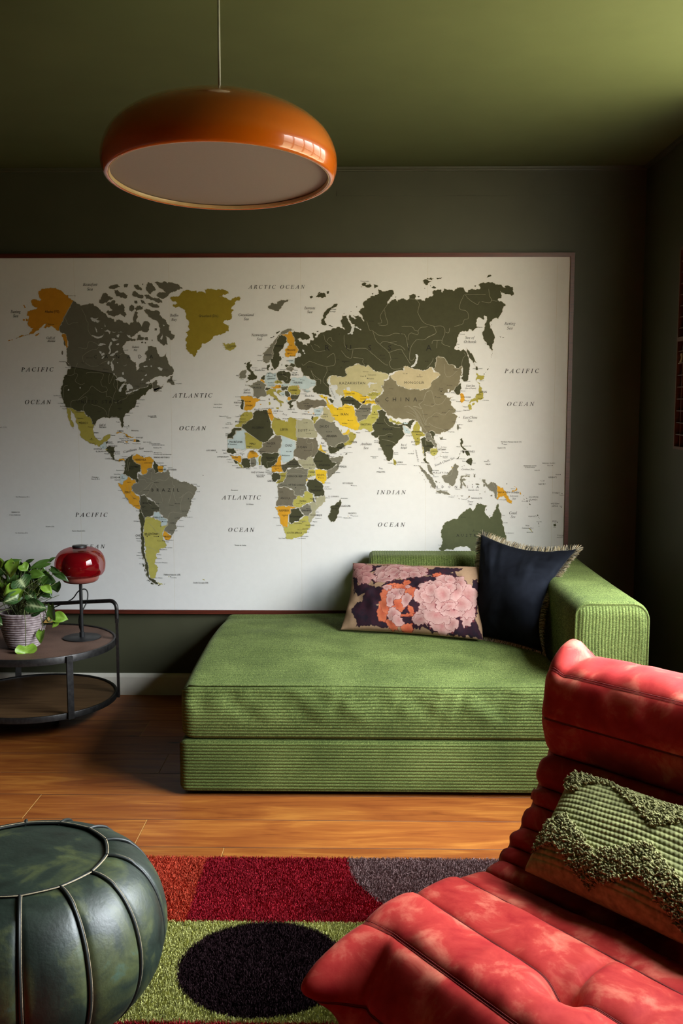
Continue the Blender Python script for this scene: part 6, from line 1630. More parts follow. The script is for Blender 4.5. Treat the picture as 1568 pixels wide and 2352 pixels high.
def make_navy():
    n, m = 110, 110
    P, nv, A, B = patch((0.520, 4.21, 0.806), (0.872, 3.985, 0.778), (0.478, 4.0, 0.424), (0.700, 3.735, 0.424), n, m, right_mid=(0.712, 3.80, 0.605), pinch=0.03)
    wr = 0.013 * vnoise(A * 2.2 - B * 1.6, B * 1.4, 4.0) + 0.008 * vnoise(A * 7 + B * 2, B * 2.2, 9.0) * smooth01((B + 0.2))
    # the top edge sags a little between its corners
    P = P + np.array([0, 0, -1.0]) * (0.030 * smooth01((B + 1) / 2) ** 3 * (1 - A ** 2))[..., None]
    V, F = pillow_geo(P, nv, A, B, 0.075, wr)
    root = thing('velvet_cushion', 'square navy velvet cushion with a tan fringe leaning in the corner of the chaise', 'cushion', (0.60, 3.88, 0.42))
    mt = velvet('navy_velvet', (0.005, 0.0055, 0.008), (0.012, 0.014, 0.020), 0.95, 0.20)
    body = mesh_ob('cushion_body', V, F, mt)
    rnd = random.Random(8)
    B_ = MB()
    edges = [P[:, -1], P[0, :], P[-1, :], P[:, 0]]
    cen = P.mean(axis=(0, 1))
    for e in edges:
        for k in range(len(e) - 1):
            p0, p1 = e[k], e[k + 1]
            L = np.linalg.norm(p1 - p0)
            for j in range(max(1, int(L / 0.0007))):
                t = rnd.random()
                p = p0 * (1 - t) + p1 * t
                out = p - cen
                tang = (p1 - p0) / (L + 1e-9)
                o = out - tang * out.dot(tang)
                o = o / (np.linalg.norm(o) + 1e-9)
                cor = out / np.linalg.norm(out)
                k2 = min(k, len(e) - 1 - k) / len(e)
                o = o * min(1, k2 * 8 + 0.3) + cor * max(0, 0.7 - k2 * 8)
                o = o / np.linalg.norm(o)
                o = o + tang * rnd.uniform(-.2, .2) + nv * rnd.uniform(-.28, .28) + np.array([0, 0, -0.1])
                o /= np.linalg.norm(o)
                ln = rnd.uniform(0.026, 0.033)
                w = 0.0008
                sd = np.cross(o, nv)
                sd = sd / (np.linalg.norm(sd) + 1e-9) * w
                up = nv * w
                q = p + o * ln
                mid = p + o * ln * 0.5 + np.array([0, 0, 0.002])
                mi = 1 if rnd.random() < 0.3 else (2 if rnd.random() < 0.4 else 0)
                B_.add([p - sd, p + sd, mid + sd, mid - sd, q + sd * .6, q - sd * .6, p - up, p + up, q + up * .6, q - up * .6], [(0, 1, 2, 3), (3, 2, 4, 5), (6, 7, 8, 9)], mi)
    fr = B_.build('fringe', [simple('tan_fringe', (0.42, 0.33, 0.19), 0.8), simple('black_fringe', (0.02, 0.018, 0.015), 0.8), simple('cream_fringe', (0.62, 0.55, 0.42), 0.8)])
    fr['label'] = 'tan and black brush fringe'
    b = MB()
    loop = np.concatenate([P[:, -1], P[-1, ::-1][1:], P[::-1, 0][1:], P[0, :][1:]])
    b.tube([tuple(p) for p in loop[::2]], 0.0028, 6)
    pp = b.build('edge_piping', [simple('black_braid', (0.015, 0.013, 0.012), 0.8)], None, True)
    adopt(root, body, fr, pp)
    pp.parent = body
make_navy()

# ------------------------------------------------------------------ side table
TX, TY, TR_, TZ, SZ = -1.335, 4.04, 0.325, 0.380, 0.150
GROW = 1.0356                     # the table and what stands on it, taken to full size about the camera height
FZ = CAM_Z - CAM_Z / GROW
def grow(root):
    c = Vector((0, 0, CAM_Z))
    root.location = c + (Vector(root.location) - c) * GROW
    M = Matrix.Scale(GROW, 4)
    for o in root.children_recursive:
        o.data.transform(M)
def wood_mat(name, lo, hi, stretch=(1.5, 16, 4), rough=0.45):
    m, nt, b = new_mat(name)
    t = noise_tex(nt, 3.0, 6, 0.6, stretch, 0.8)
    r = ramp(nt, t.outputs['Fac'], [(0.3, lo), (0.7, hi)])
    nt.links.new(r.outputs[0], b.inputs['Base Color'])
    b.inputs['Roughness'].default_value = rough
    bump(nt, b, t.outputs['Fac'], 0.06, 0.002)
    return m
def make_table():
    root = thing('side_table', 'round two-tier metal side table left of the green chaise', 'table', (TX, TY, 0))
    m, nt, b = new_mat('speckled_brown_laminate')
    t = noise_tex(nt, 420, 2, 0.5)
    t2 = noise_tex(nt, 6, 3, 0.5)
    mx = N(nt, 'ShaderNodeMath', operation='MULTIPLY_ADD')
    nt.links.new(t.outputs['Fac'], mx.inputs[0])
    mx.inputs[1].default_value = 0.8
    nt.links.new(t2.outputs['Fac'], mx.inputs[2])
    r = ramp(nt, mx.outputs[0], [(0.6, (0.070, 0.034, 0.023)), (1.15, (0.175, 0.098, 0.070))])
    nt.links.new(r.outputs[0], b.inputs['Base Color'])
    b.inputs['Roughness'].default_value = 0.6
    b.inputs['Specular IOR Level'].default_value = 0.25
    R = TR_
    top = lathe('table_top', [(0, -0.012), (R - 0.012, -0.012), (R - 0.010, 0), (0, 0)], m, None, 96, (TX, TY, TZ))
    def ring(name, z, h0, h1):
        return lathe(name, [(R - 0.010, z + h1 - 0.002), (R - 0.008, z + h1), (R - 0.001, z + h1), (R, z + h1 - 0.002), (R, z + h0), (R - 0.010, z + h0), (R - 0.010, z + h1 - 0.002)], M_steel, None, 96, (TX, TY, 0), 30)
    rim = ring('rim_band', TZ, -0.022, 0.005)
    shelf = lathe('shelf', [(0, -0.012), (R - 0.012, -0.012), (R - 0.010, 0), (0, 0)], wood_mat('walnut_shelf', (0.055, 0.027, 0.012), (0.125, 0.068, 0.028)), None, 96, (TX, TY, SZ))
    rim2 = ring('shelf_band', SZ, -0.016, 0.007)
    parts = [top, rim, shelf, rim2]
    for a in (-50, 8, 122, 190):
        ca, sa = cos(radians(a)), sin(radians(a))
        b = MB()
        hw, dp = 0.0125, 0.010
        r0, r1 = R + 0.001, R + 0.001 + dp
        ztop = TZ + (0.004 if a in (-50, 190) else (0.09 if a == 8 else 0.06))
        v = []
        for z in (SZ - 0.016, ztop):
            for rr, w in ((r0, -hw), (r1, -hw), (r1, hw), (r0, hw)):
                v.append((TX + rr * ca - w * sa, TY + rr * sa + w * ca, z))
        b.add(v, [(3, 2, 1, 0), (4, 5, 6, 7), (0, 1, 5, 4), (1, 2, 6, 5), (2, 3, 7, 6), (3, 0, 4, 7)])
        parts.append(b.build('leg', M_steel))
    for a in (-30, 90, 210):
        parts.append(lathe('foot', [(0, 0), (0.014, 0), (0.017, SZ - 0.013 - FZ), (0, SZ - 0.013 - FZ)], M_black, None, 20, (TX + 0.10 * cos(radians(a)), TY + 0.10 * sin(radians(a)), FZ)))
    # carrying handle between the right and the rear leg
    def onr(a, z, r=R + 0.006):
        return (TX + r * cos(radians(a)), TY + r * sin(radians(a)), z)
    h = 0.545
    p = [onr(8, TZ + 0.07), onr(8, h - 0.035)]
    a, c = Vector(onr(8, h)), Vector(onr(122, h - 0.07))
    d = (c - a).normalized()
    for k in range(1, 6):
        t = k / 5
        p.append(tuple(a + d * (0.035 * (1 - cos(t * pi / 2))) - Vector((0, 0, 0.035 * (1 - sin(t * pi / 2))))))
    for k in range(0, 6):
        t = k / 5
        p.append(tuple(c - d * (0.035 * (1 - sin(t * pi / 2))) - Vector((0, 0, 0.035 * (1 - cos(t * pi / 2))))))
    p += [onr(122, h - 0.12), onr(122, TZ + 0.05)]
    b = MB()
    b.tube(p, 0.0085, 10)
    parts.append(b.build('carrying_handle', M_steel, None, True, 50))
    adopt(root, *parts)
    grow(root)
make_table()

# ------------------------------------------------------------------ red glass table lamp
def make_lamp():
    lx, ly = -1.161, 4.108
    z = TZ
    root = thing('table_lamp', 'small table lamp with a red glass shade on the round side table', 'lamp', (lx, ly, z))
    c = (lx, ly, z)
    base = lathe('lamp_base', [(0, 0), (0.076, 0), (0.078, 0.0015), (0.078, 0.004), (0.076, 0.0055), (0, 0.0055)], M_black, None, 64, c)
    stem = lathe('stem', [(0.0105, 0.005), (0.0105, 0.026), (0.007, 0.027), (0.007, 0.30), (0, 0.30)], M_black, None, 24, c)
    # outer shell of transparent red glass
    m, nt, b = new_mat('clear_red_glass')
    nt.nodes.remove(b)
    out = nt.nodes['Material Output']
    tr = N(nt, 'ShaderNodeBsdfTransparent')
    tr.inputs['Color'].default_value = (0.70, 0.06, 0.09, 1)
    gl = N(nt, 'ShaderNodeBsdfGlossy', Roughness=0.02)
    lw = N(nt, 'ShaderNodeLayerWeight', Blend=0.25)
    fr = N(nt, 'ShaderNodeMapRange')
    fr.inputs['To Min'].default_value = 0.045
    fr.inputs['To Max'].default_value = 0.30
    nt.links.new(lw.outputs['Fresnel'], fr.inputs['Value'])
    df = N(nt, 'ShaderNodeBsdfDiffuse')
    df.inputs['Color'].default_value = (0.36, 0.008, 0.018, 1)
    m0 = N(nt, 'ShaderNodeMixShader')
    m0.inputs[0].default_value = 0.22
    nt.links.new(tr.outputs[0], m0.inputs[1])
    nt.links.new(df.outputs[0], m0.inputs[2])
    ms = N(nt, 'ShaderNodeMixShader')
    nt.links.new(fr.outputs[0], ms.inputs[0])
    nt.links.new(m0.outputs[0], ms.inputs[1])
    nt.links.new(gl.outputs[0], ms.inputs[2])
    nt.links.new(ms.outputs[0], out.inputs['Surface'])
    prof = [(0.0, 0.386), (0.03, 0.385), (0.055, 0.381), (0.078, 0.370), (0.094, 0.352), (0.102, 0.328), (0.103, 0.310), (0.101, 0.292), (0.095, 0.277), (0.086, 0.268), (0.074, 0.2645)]
    pts = [(v.x, v.y) for v in spline([(r, zz, 0) for r, zz in prof], 4)]
    shade = lathe('glass_shade', pts, m, None, 72, c, 180)
    op = simple('rosy_opal_glass', (0.28, 0.085, 0.066), 0.25, var=0.05)
    pin = [(0.0, 0.362), (0.03, 0.361), (0.052, 0.354), (0.068, 0.338), (0.075, 0.31), (0.076, 0.285), (0.0765, 0.262), (0.073, 0.249), (0.064, 0.241), (0.045, 0.237), (0.007, 0.236)]
    pts = [(v.x, v.y) for v in spline([(r, zz, 0) for r, zz in pin], 4)]
    inner = lathe('opal_diffuser', pts, op, None, 64, c, 180)
    cap = lathe('shade_cap', [(0, 0.366), (0.028, 0.366), (0.028, 0.384), (0.030, 0.3845), (0.030, 0.391), (0.0285, 0.393), (0, 0.393)], M_black, None, 48, c)
    cord = MB()
    P3 = [(lx - 0.004, ly + 0.006, z + 0.024), (lx - 0.013, ly + 0.01, z + 0.05), (lx - 0.012, ly + 0.012, z + 0.09), (lx + 0.006, ly + 0.02, z + 0.125), (lx + 0.012, ly + 0.05, z + 0.15), (lx - 0.005, ly + 0.12, z + 0.172), (lx - 0.03, ly + 0.16, z + 0.178), (lx - 0.06, ly + 0.17, z + 0.165), (lx - 0.09, ly + 0.18, z + 0.13), (lx - 0.15, ly + 0.20, z + 0.10), (lx - 0.30, ly + 0.235, z + 0.03)]
    cord.tube(spline(P3, 6), 0.0028, 8)
    cd = cord.build('power_cord', M_black, None, True)
    adopt(root, base, stem, shade, inner, cap, cd)
    grow(root)
make_lamp()

# ------------------------------------------------------------------ arrowhead plant in a ribbed pot
def make_plant():
    px, py = -1.352, 3.945
    z = TZ
    root = thing('potted_plant', 'leafy variegated green plant in a ridged clay pot on the side table', 'potted plant', (px, py, z))
    m, nt, b = new_mat('lilac_ridged_clay')
    t = noise_tex(nt, 60, 4, 0.6)
    t2 = noise_tex(nt, 5, 3, 0.6, (1, 1, 2))
    mx = N(nt, 'ShaderNodeMath', operation='ADD')
    nt.links.new(t.outputs['Fac'], mx.inputs[0])
    nt.links.new(t2.outputs['Fac'], mx.inputs[1])
    r = ramp(nt, mx.outputs[0], [(0.75, (0.19, 0.14, 0.145)), (1.25, (0.42, 0.34, 0.345))])
    nt.links.new(r.outputs[0], b.inputs['Base Color'])
    b.inputs['Roughness'].default_value = 0.65
    H, R0, R1 = 0.150, 0.052, 0.093
    prof = [(0, 0.004), (R0 - 0.006, 0.0), (R0, 0.003)]
    nr = 14
    for k in range(nr * 8 + 1):
        tt = k / (nr * 8)
        r_ = R0 + (R1 - R0) * (tt ** 0.6)
        prof.append((r_ + 0.0060 * abs(sin(pi * tt * nr)) ** 1.2, 0.004 + (H - 0.012) * tt))
    prof += [(R1 + 0.004, H - 0.006), (R1 + 0.003, H), (R1 - 0.004, H + 0.001), (R1 - 0.008, H - 0.01), (R1 - 0.012, H - 0.025)]
    pot = lathe('pot', prof, m, None, 80, (px, py, z), 180)
    sv, sf = lathe_geo([(0, H - 0.018), (0.03, H - 0.014), (0.06, H - 0.02), (R1 - 0.010, H - 0.022)], 40, (px, py, z))
    rs = random.Random(2)
    sv = [(x + rs.uniform(-.002, .002), y + rs.uniform(-.002, .002), zz + rs.uniform(-.005, .006)) for x, y, zz in sv]
    soil = mesh_ob('soil', sv, sf, simple('potting_soil', (0.018, 0.012, 0.008), 0.9, var=0.5, scale=200), None, True)
    # leaves: base and tip given on the upright plane through the plant (x, z in metres), width, depth offset, tone
    UX, UZ = 1.0 / 8.711, -1.0 / 8.711
    sc_ = 0.001757 / 8.711 * 1.0
    def pt(cx, cy, dy):
        # the plane through the pot, 1 unit of the sketch = 0.2 mm; origin at the pot rim centre
        k = (py + dy) / py
        return Vector((px + (cx - 530) * 0.0001988 * k - 0.0 + (k - 1) * px * 0.0, py + dy, z + H + (1340 - cy) * 0.0001988 * k))
    Ls = [(20, 400, 215, 318, 190, .00, 1), (235, 405, -10, 640, 150, .03, .5), (215, 470, 480, 330, 150, .02, .35), (470, 285, 375, 610, 210, -.05, 1), (545, 400, 660, 520, 150, .0, .8), (555, 400, 718, 332, 55, .05, .2), (985, 395, 640, 500, 120, .05, .3), (1000, 390, 1105, 310, 55, .06, .2), (715, 585, 1012, 605, 140, .0, .6), (590, 625, 695, 815, 300, -.06, 2), (310, 520, 240, 690, 140, .04, .2), (560, 780, 285, 930, 200, -.07, 1.2), (600, 940, 305, 1072, 170, -.08, 1.8), (590, 860, 545, 1090, 150, -.06, 1.5), (745, 940, 915, 1075, 150, -.05, 2.2), (765, 1130, 1185, 1180, 200, -.08, 2.4), (1000, 1230, 745, 1365, 150, -.08, 2), (955, 810, 1145, 985, 130, .0, 1.1), (1150, 810, 1175, 1010, 170, .04, .15), (830, 840, 1110, 1090, 210, .03, .1), (1045, 520, 1240, 640, 90, .05, .15), (1105, 610, 1405, 792, 95, .06, .15), (40, 1350, 285, 1535, 190, -.09, 1.9), (1225, 1430, 1505, 1475, 170, -.03, 1.0), (1175, 1190, 1235, 1575, 120, -.04, .3), (1010, 1340, 915, 1660, 230, .0, .3), (1235, 1450, 1025, 1535, 90, -.03, 3), (1285, 1540, 1180, 1650, 70, -.03, 1.1), (1000, 1690, 985, 1945, 130, -.06, .8), (745, 1960, 765, 2200, 290, -.10, 1.2), (205, 500, 95, 660, 90, .05, .2), (150, 790, 75, 945, 130, .05, .2), (730, 740, 855, 752, 75, .04, .2), (205, 770, 218, 980, 80, -.02, .6), (640, 560, 560, 720, 170, .03, .15), (700, 640, 820, 760, 150, .04, .1), (380, 560, 330, 760, 160, .05, .12), (620, 1040, 770, 1060, 110, -.02, .2), (880, 960, 1090, 1010, 120, .03, .15), (30, 1380, 10, 1560, 120, -.05, .4), (-60, 520, -200, 700, 200, .0, .5), (-120, 760, -260, 900, 190, -.04, 1.2), (-40, 300, -230, 330, 190, .02, .7), (-200, 1000, -330, 1180, 200, -.03, 1.0), (60, 700, -60, 860, 150, .03, .3), (430, 1050, 380, 1180, 110, .0, .15)]
    rx = random.Random(21)
    for k in range(46):                                # the denser green mass behind the named leaves
        bx, by = rx.uniform(-150, 1000), rx.uniform(420, 1120)
        if by < 500 and bx > 500:
            continue
        a_ = rx.uniform(-0.6, 2.4)
        ln_ = rx.uniform(150, 270)
        Ls.append((bx, by, bx + ln_ * cos(a_), by + ln_ * sin(a_) * 0.8, ln_ * rx.uniform(.5, .8), rx.uniform(0.0, .09), rx.choice((.1, .2, .3, .5, .8, 1.0))))
    rnd = random.Random(4)
    V, F, C = [], [], []
    stems = []
    for (bx, by, tx, ty, w, dy, tone) in Ls:
        dyt = dy + rnd.uniform(-.03, .02)
        b0 = pt(bx, by, dy)
        t0 = pt(tx, ty, dyt)
        ax = t0 - b0
        L = ax.length
        ax.normalize()
        nrm = Vector((rnd.uniform(-.45, .45), -1, rnd.uniform(0.1, .7)))
        nrm = (nrm - ax * nrm.dot(ax)).normalized()
        sd = ax.cross(nrm)
        wd = w * 0.0001988 * 1.5
        nu, nv_ = 12, 9
        base = len(V)
        droop = rnd.uniform(0.03, 0.14) * L
        fold = rnd.uniform(0.08, 0.3)
        for i in range(nu):
            t = i / (nu - 1)
            prof_ = (sin(pi * min(1, (t * 0.82 + 0.16)) ) ** 0.85) if t < 0.98 else 0.02
            prof_ *= (1 - t) ** 0.28 * 1.12
            for j in range(nv_):
                s = j / (nv_ - 1) * 2 - 1
                lobe = -0.16 * L * abs(s) ** 1.4 * (1 - t) ** 2.5
                p = b0 + ax * (t * L + lobe) + sd * (s * prof_ * wd / 2)
                p = p + nrm * (abs(s) * wd * 0.5 * fold * prof_ - droop * (2 * t - 1) ** 2 + 0.03 * wd * sin(9 * t + 4 * abs(s)))
                V.append(tuple(p))
                vein = max(0, 1 - abs(s) / 0.14) + 0.75 * max(0, 1 - abs(((t * 5.5 - abs(s) * 1.7) % 1) - 0.5) / 0.22) * (1 - abs(s)) ** 0.6
                dk, md, lt = np.array((0.012, 0.035, 0.010)), np.array((0.14, 0.28, 0.028)), np.array((0.58, 0.68, 0.36))
                if tone > 2.9:
                    c = np.array((0.42, 0.26, 0.07)) * (0.8 + 0.4 * rnd.random())
                elif tone > 1.7:
                    c = np.array((0.035, 0.095, 0.022)) * (1 - min(1, vein)) + lt * min(1, vein)
                elif tone >= 0.75:
                    k = min(1, tone - 0.5)
                    c = np.array((0.30, 0.50, 0.050)) * (0.8 + 0.3 * rnd.random()) * k + md * (1 - k) + np.array((0.10, 0.12, 0.05)) * min(1, vein) * 0.8
                else:
                    c = dk * (1 - tone) + md * tone + np.array((0.02, 0.03, 0.01)) * min(1, vein)
                C.append((*np.clip(c, 0, 1), 1))
        for i in range(nu - 1):
            for j in range(nv_ - 1):
                a = base + i * nv_ + j
                F.append((a, a + 1, a + nv_ + 1, a + nv_))
        stems.append((b0, dy, bx, by))
    lm, nt, b = new_mat('variegated_leaf')
    at = N(nt, 'ShaderNodeAttribute', attribute_name='leaf')
    nt.links.new(at.outputs['Color'], b.inputs['Base Color'])
    b.inputs['Roughness'].default_value = 0.35
    b.inputs['Specular IOR Level'].default_value = 0.5
    b.inputs['Subsurface Weight'].default_value = 0.0
    fol = mesh_ob('foliage', V, F, lm, None, True)
    a = fol.data.attributes.new('leaf', 'FLOAT_COLOR', 'POINT')
    a.data.foreach_set('color', [x for c in C for x in c])
    sm = simple('plant_stem', (0.10, 0.12, 0.035), 0.5, var=0.4, scale=40)
    B = MB()
    for (b0, dy, bx, by) in stems:
        a0 = rnd.uniform(0, 2 * pi)
        rr = rnd.uniform(0.01, 0.055)
        s0 = Vector((px + rr * cos(a0), py + rr * sin(a0) * 0.8, z + H - 0.02))
        if by > 1350:                                  # trailing stems leave over the rim
            d = Vector((b0.x - px, b0.y - py, 0))
            d = d.normalized() if d.length > 1e-4 else Vector((0, -1, 0))
            if d.y > -0.2:
                d = Vector((d.x, -0.25, 0)).normalized()
            rim = Vector((px, py, z + H + 0.012)) + d * (R1 + 0.004)
            low = rim + d * 0.02 + Vector((0, 0, -0.05))
            P3 = [s0, rim - d * 0.04 + Vector((0, 0, 0.02)), rim, low if low.z > b0.z else (rim + b0) / 2 + Vector((0, -0.02, -0.03)), b0]
        else:
            mid = (s0 + b0) / 2 + Vector((rnd.uniform(-.02, .02), rnd.uniform(-.02, .02), 0.025))
            P3 = [s0, mid, b0]
        B.tube(spline(P3, 6), 0.0016, 6)
    for k in range(34):                                # thin bare stems inside the bush
        a0 = rnd.uniform(0, 2 * pi)
        rr = rnd.uniform(0.01, 0.06)
        s0 = Vector((px + rr * cos(a0), py + rr * sin(a0), z + H - 0.02))
        e0 = s0 + Vector((rnd.uniform(-.12, .13), rnd.uniform(-.05, .06), rnd.uniform(.06, .17)))
        B.tube(spline([s0, (s0 + e0) / 2 + Vector((rnd.uniform(-.01, .01), 0, .015)), e0], 5), 0.0012, 5)
    st = B.build('stems', sm, None, True)
    adopt(root, pot, soil, fol, st)
    soil.parent = pot
    grow(root)
make_plant()

# ------------------------------------------------------------------ orange pendant lamp
def make_pendant():
    c = Vector((-0.327, 2.417, 1.905))
    root = thing('pendant_lamp', 'glossy orange dome pendant lamp hanging from the ceiling', 'lamp', (c.x, c.y, ZC))
    m, nt, b = new_mat('orange_lacquer')
    b.inputs['Base Color'].default_value = (0.80, 0.165, 0.004, 1)
    b.inputs['Roughness'].default_value = 0.22
    b.inputs['Coat Weight'].default_value = 1.0
    b.inputs['Coat Roughness'].default_value = 0.03
    prof = [(0.0, 0.149), (0.06, 0.1485), (0.12, 0.143), (0.175, 0.129), (0.222, 0.105), (0.256, 0.074), (0.272, 0.038), (0.2745, 0.008), (0.268, -0.016), (0.2615, -0.0215), (0.256, -0.020), (0.2545, -0.013)]
    pts = [(v.x, v.y) for v in spline([(r, z, 0) for r, z in prof], 5)]
    v, f = lathe_geo(pts, 120)
    R = Matrix.Rotation(radians(-4.7), 4, 'X')
    def place(ob):
        ob.data.transform(Matrix.Translation(c) @ R)
        return ob
    shade = place(mesh_ob('shade', v, f, m, None, True))
    dv, df = lathe_geo([(0.0, -0.004), (0.10, -0.005), (0.20, -0.0075), (0.2552, -0.011)], 96)
    dif = place(mesh_ob('diffuser', dv, df, simple('matt_acrylic', (0.37, 0.31, 0.295), 0.6, var=0.03, scale=250), None, True))
    rv, rf = lathe_geo([(0.2535, -0.013), (0.2548, -0.016), (0.2562, -0.0205), (0.2545, -0.0205), (0.2525, -0.0125)], 96)
    rim = place(mesh_ob('rim_ring', rv, rf, simple('cream_ring', (0.75, 0.55, 0.28), 0.35), None, True))
    ap = Matrix.Translation(c) @ R @ Vector((0, 0, 0.146))
    cb = MB()
    cb.tube([ap, (ap.x, ap.y, ZC - 0.02)], 0.0031, 12)
    cord = cb.build('cord', simple('white_flex', (0.62, 0.62, 0.60), 0.5), None, True)
    can = lathe('ceiling_canopy', [(0, -0.03), (0.03, -0.03), (0.048, -0.02), (0.05, 0), (0, 0)], M_white, None, 40, (ap.x, ap.y, ZC))
    root.location = (ap.x, ap.y, ZC)
    adopt(root, shade, dif, rim, cord, can)
make_pendant()

# ------------------------------------------------------------------ rug
RZ = 0.014
def rug_colour(x, y):
    """pile colours by place on the rug (metres)"""
    x, y = np.asarray(x), np.asarray(y)
    c = np.zeros(x.shape + (3,))
    red = np.array((0.33, 0.014, 0.026))
    rust = np.array((0.50, 0.068, 0.034))
    lime = np.array((0.54, 0.53, 0.19))
    plum = np.array((0.024, 0.010, 0.013))
    mauve = np.array((0.25, 0.155, 0.150))
    c[:] = lime
    top = y > 2.481
    c[top] = red
    c[top & (x < -0.451)] = rust
    # big mauve disc cut by the far edge
    d = np.hypot(x - 0.42, y - 2.86)
    c[top & (d < 0.452)] = mauve
    d2 = np.hypot(x + 0.228, (y - 2.272))
    c[(~top) & (d2 < 0.206)] = plum
    low = (y < 2.052) & (y < 2.079 + 0.10 * (x + 0.63)) | (y < 2.079 - 0.55 * (x + 0.63)) & (y < 2.079)
    c[low] = red
    c[y < 2.035] = mauve
    c[(y < 1.75)] = rust
    return c
def make_rug():
    x0, x1, y0, y1 = -2.0, 1.0, 0.75, 2.852
    root = thing('area_rug', 'shaggy rug with red stripes, lime green field and dark plum circle on the oak floor', 'rug', ((x0 + x1) / 2, (y0 + y1) / 2, 0))
    m, nt, b = new_mat('wool_pile')
    at = N(nt, 'ShaderNodeAttribute', attribute_name='pile')
    nt.links.new(at.outputs['Color'], b.inputs['Base Color'])
    b.inputs['Roughness'].default_value = 0.9
    b.inputs['Specular IOR Level'].default_value = 0.1
    nx, ny = 200, 160
    xs, ys = np.linspace(x0, x1, nx), np.linspace(y0, y1, ny)
    X, Y = np.meshgrid(xs, ys, indexing='ij')
    V = np.stack([X, Y, np.full_like(X, RZ - 0.006)], -1).reshape(-1, 3)
    col = rug_colour(V[:, 0], V[:, 1]) * 0.45
    F = grid_faces(nx, ny, flip=True).tolist()
    n0 = len(V)
    V = np.concatenate([V, [(x0, y0, 0.001), (x1, y0, 0.001), (x1, y1, 0.001), (x0, y1, 0.001)]])
    col = np.concatenate([col, np.full((4, 3), 0.1)])
    F.append([n0, n0 + 3, n0 + 2, n0 + 1])
    c00, c10, c11, c01 = 0, (nx - 1) * ny, nx * ny - 1, ny - 1
    F += [[n0, n0 + 1, c10, c00], [n0 + 1, n0 + 2, c11, c10], [n0 + 2, n0 + 3, c01, c11], [n0 + 3, n0, c00, c01]]
    base = mesh_ob('rug_backing', V, F, m, None, False)
    a = base.data.attributes.new('pile', 'FLOAT_COLOR', 'POINT')
    a.data.foreach_set('color', np.concatenate([np.clip(col, 0, 1), np.ones((len(col), 1))], 1).ravel())
    # the pile: tapering tufts, thick where the camera can see them
    rs = np.random.RandomState(1)
    n = 380000
    px = rs.uniform(-0.92, 0.50, n)
    py = rs.uniform(1.90, y1 + 0.002, n)
    keep = ~((px > 0.05) & (py < 2.35))
    px, py = px[keep], py[keep]
    n_fine = len(px)
    qx, qy = rs.uniform(x0, x1, 330000), rs.uniform(y0, y1, 330000)
    rest = ~((qx > -0.92) & (qx < 0.50) & (qy > 1.90) & ~((qx > 0.05) & (qy < 2.35)))
    px, py = np.concatenate([px, qx[rest]]), np.concatenate([py, qy[rest]])
    n = len(px)
    jx, jy = rs.normal(0, 0.0022, n), rs.normal(0, 0.0022, n)
    c = rug_colour(px + jx, py + jy)
    lime = (c[:, 1] > 0.3)
    c = c * rs.uniform(0.72, 1.25, n)[:, None]
    c[lime] *= np.where(rs.rand(lime.sum()) < 0.22, 0.42, 1.0)[:, None]
    c *= (1 + 0.25 * fbm(px * 9, py * 9, 3.0))[:, None]
    h = rs.uniform(0.012, 0.018, n) - 0.004
    ang = rs.uniform(0, pi, n)
    w = rs.uniform(0.0006, 0.0012, n) * np.where(np.arange(n) < n_fine, 1.0, 3.2)
    lx = rs.normal(0, 0.0028, n) + 0.001
    ly = rs.normal(0, 0.0028, n) - 0.002
    bx, by = np.cos(ang) * w, np.sin(ang) * w
    z0 = np.full(n, RZ - 0.007)
    v = np.empty((n, 4, 3))
    v[:, 0] = np.stack([px - bx, py - by, z0], 1)
    v[:, 1] = np.stack([px + bx, py + by, z0], 1)
    v[:, 2] = np.stack([px + lx + bx * .7, py + ly + by * .7, z0 + h], 1)
    v[:, 3] = np.stack([px + lx - bx * .7, py + ly - by * .7, z0 + h * 0.98], 1)
    f = np.arange(n * 4).reshape(n, 4)
    me = bpy.data.meshes.new('rug_pile')
    me.vertices.add(n * 4)
    me.vertices.foreach_set('co', v.ravel())
    me.loops.add(n * 4)
    me.loops.foreach_set('vertex_index', f.ravel())
    me.polygons.add(n)
    me.polygons.foreach_set('loop_start', np.arange(0, n * 4, 4))
    me.update()
    me.validate()
    me.materials.append(m)
    at = me.attributes.new('pile', 'FLOAT_COLOR', 'POINT')
    at.data.foreach_set('color', np.repeat(np.concatenate([np.clip(c, 0, 1), np.ones((n, 1))], 1), 4, axis=0).ravel())
    pile = link(bpy.data.objects.new('rug_pile', me))
    pile['kind'] = 'stuff'
    adopt(root, base, pile)
make_rug()

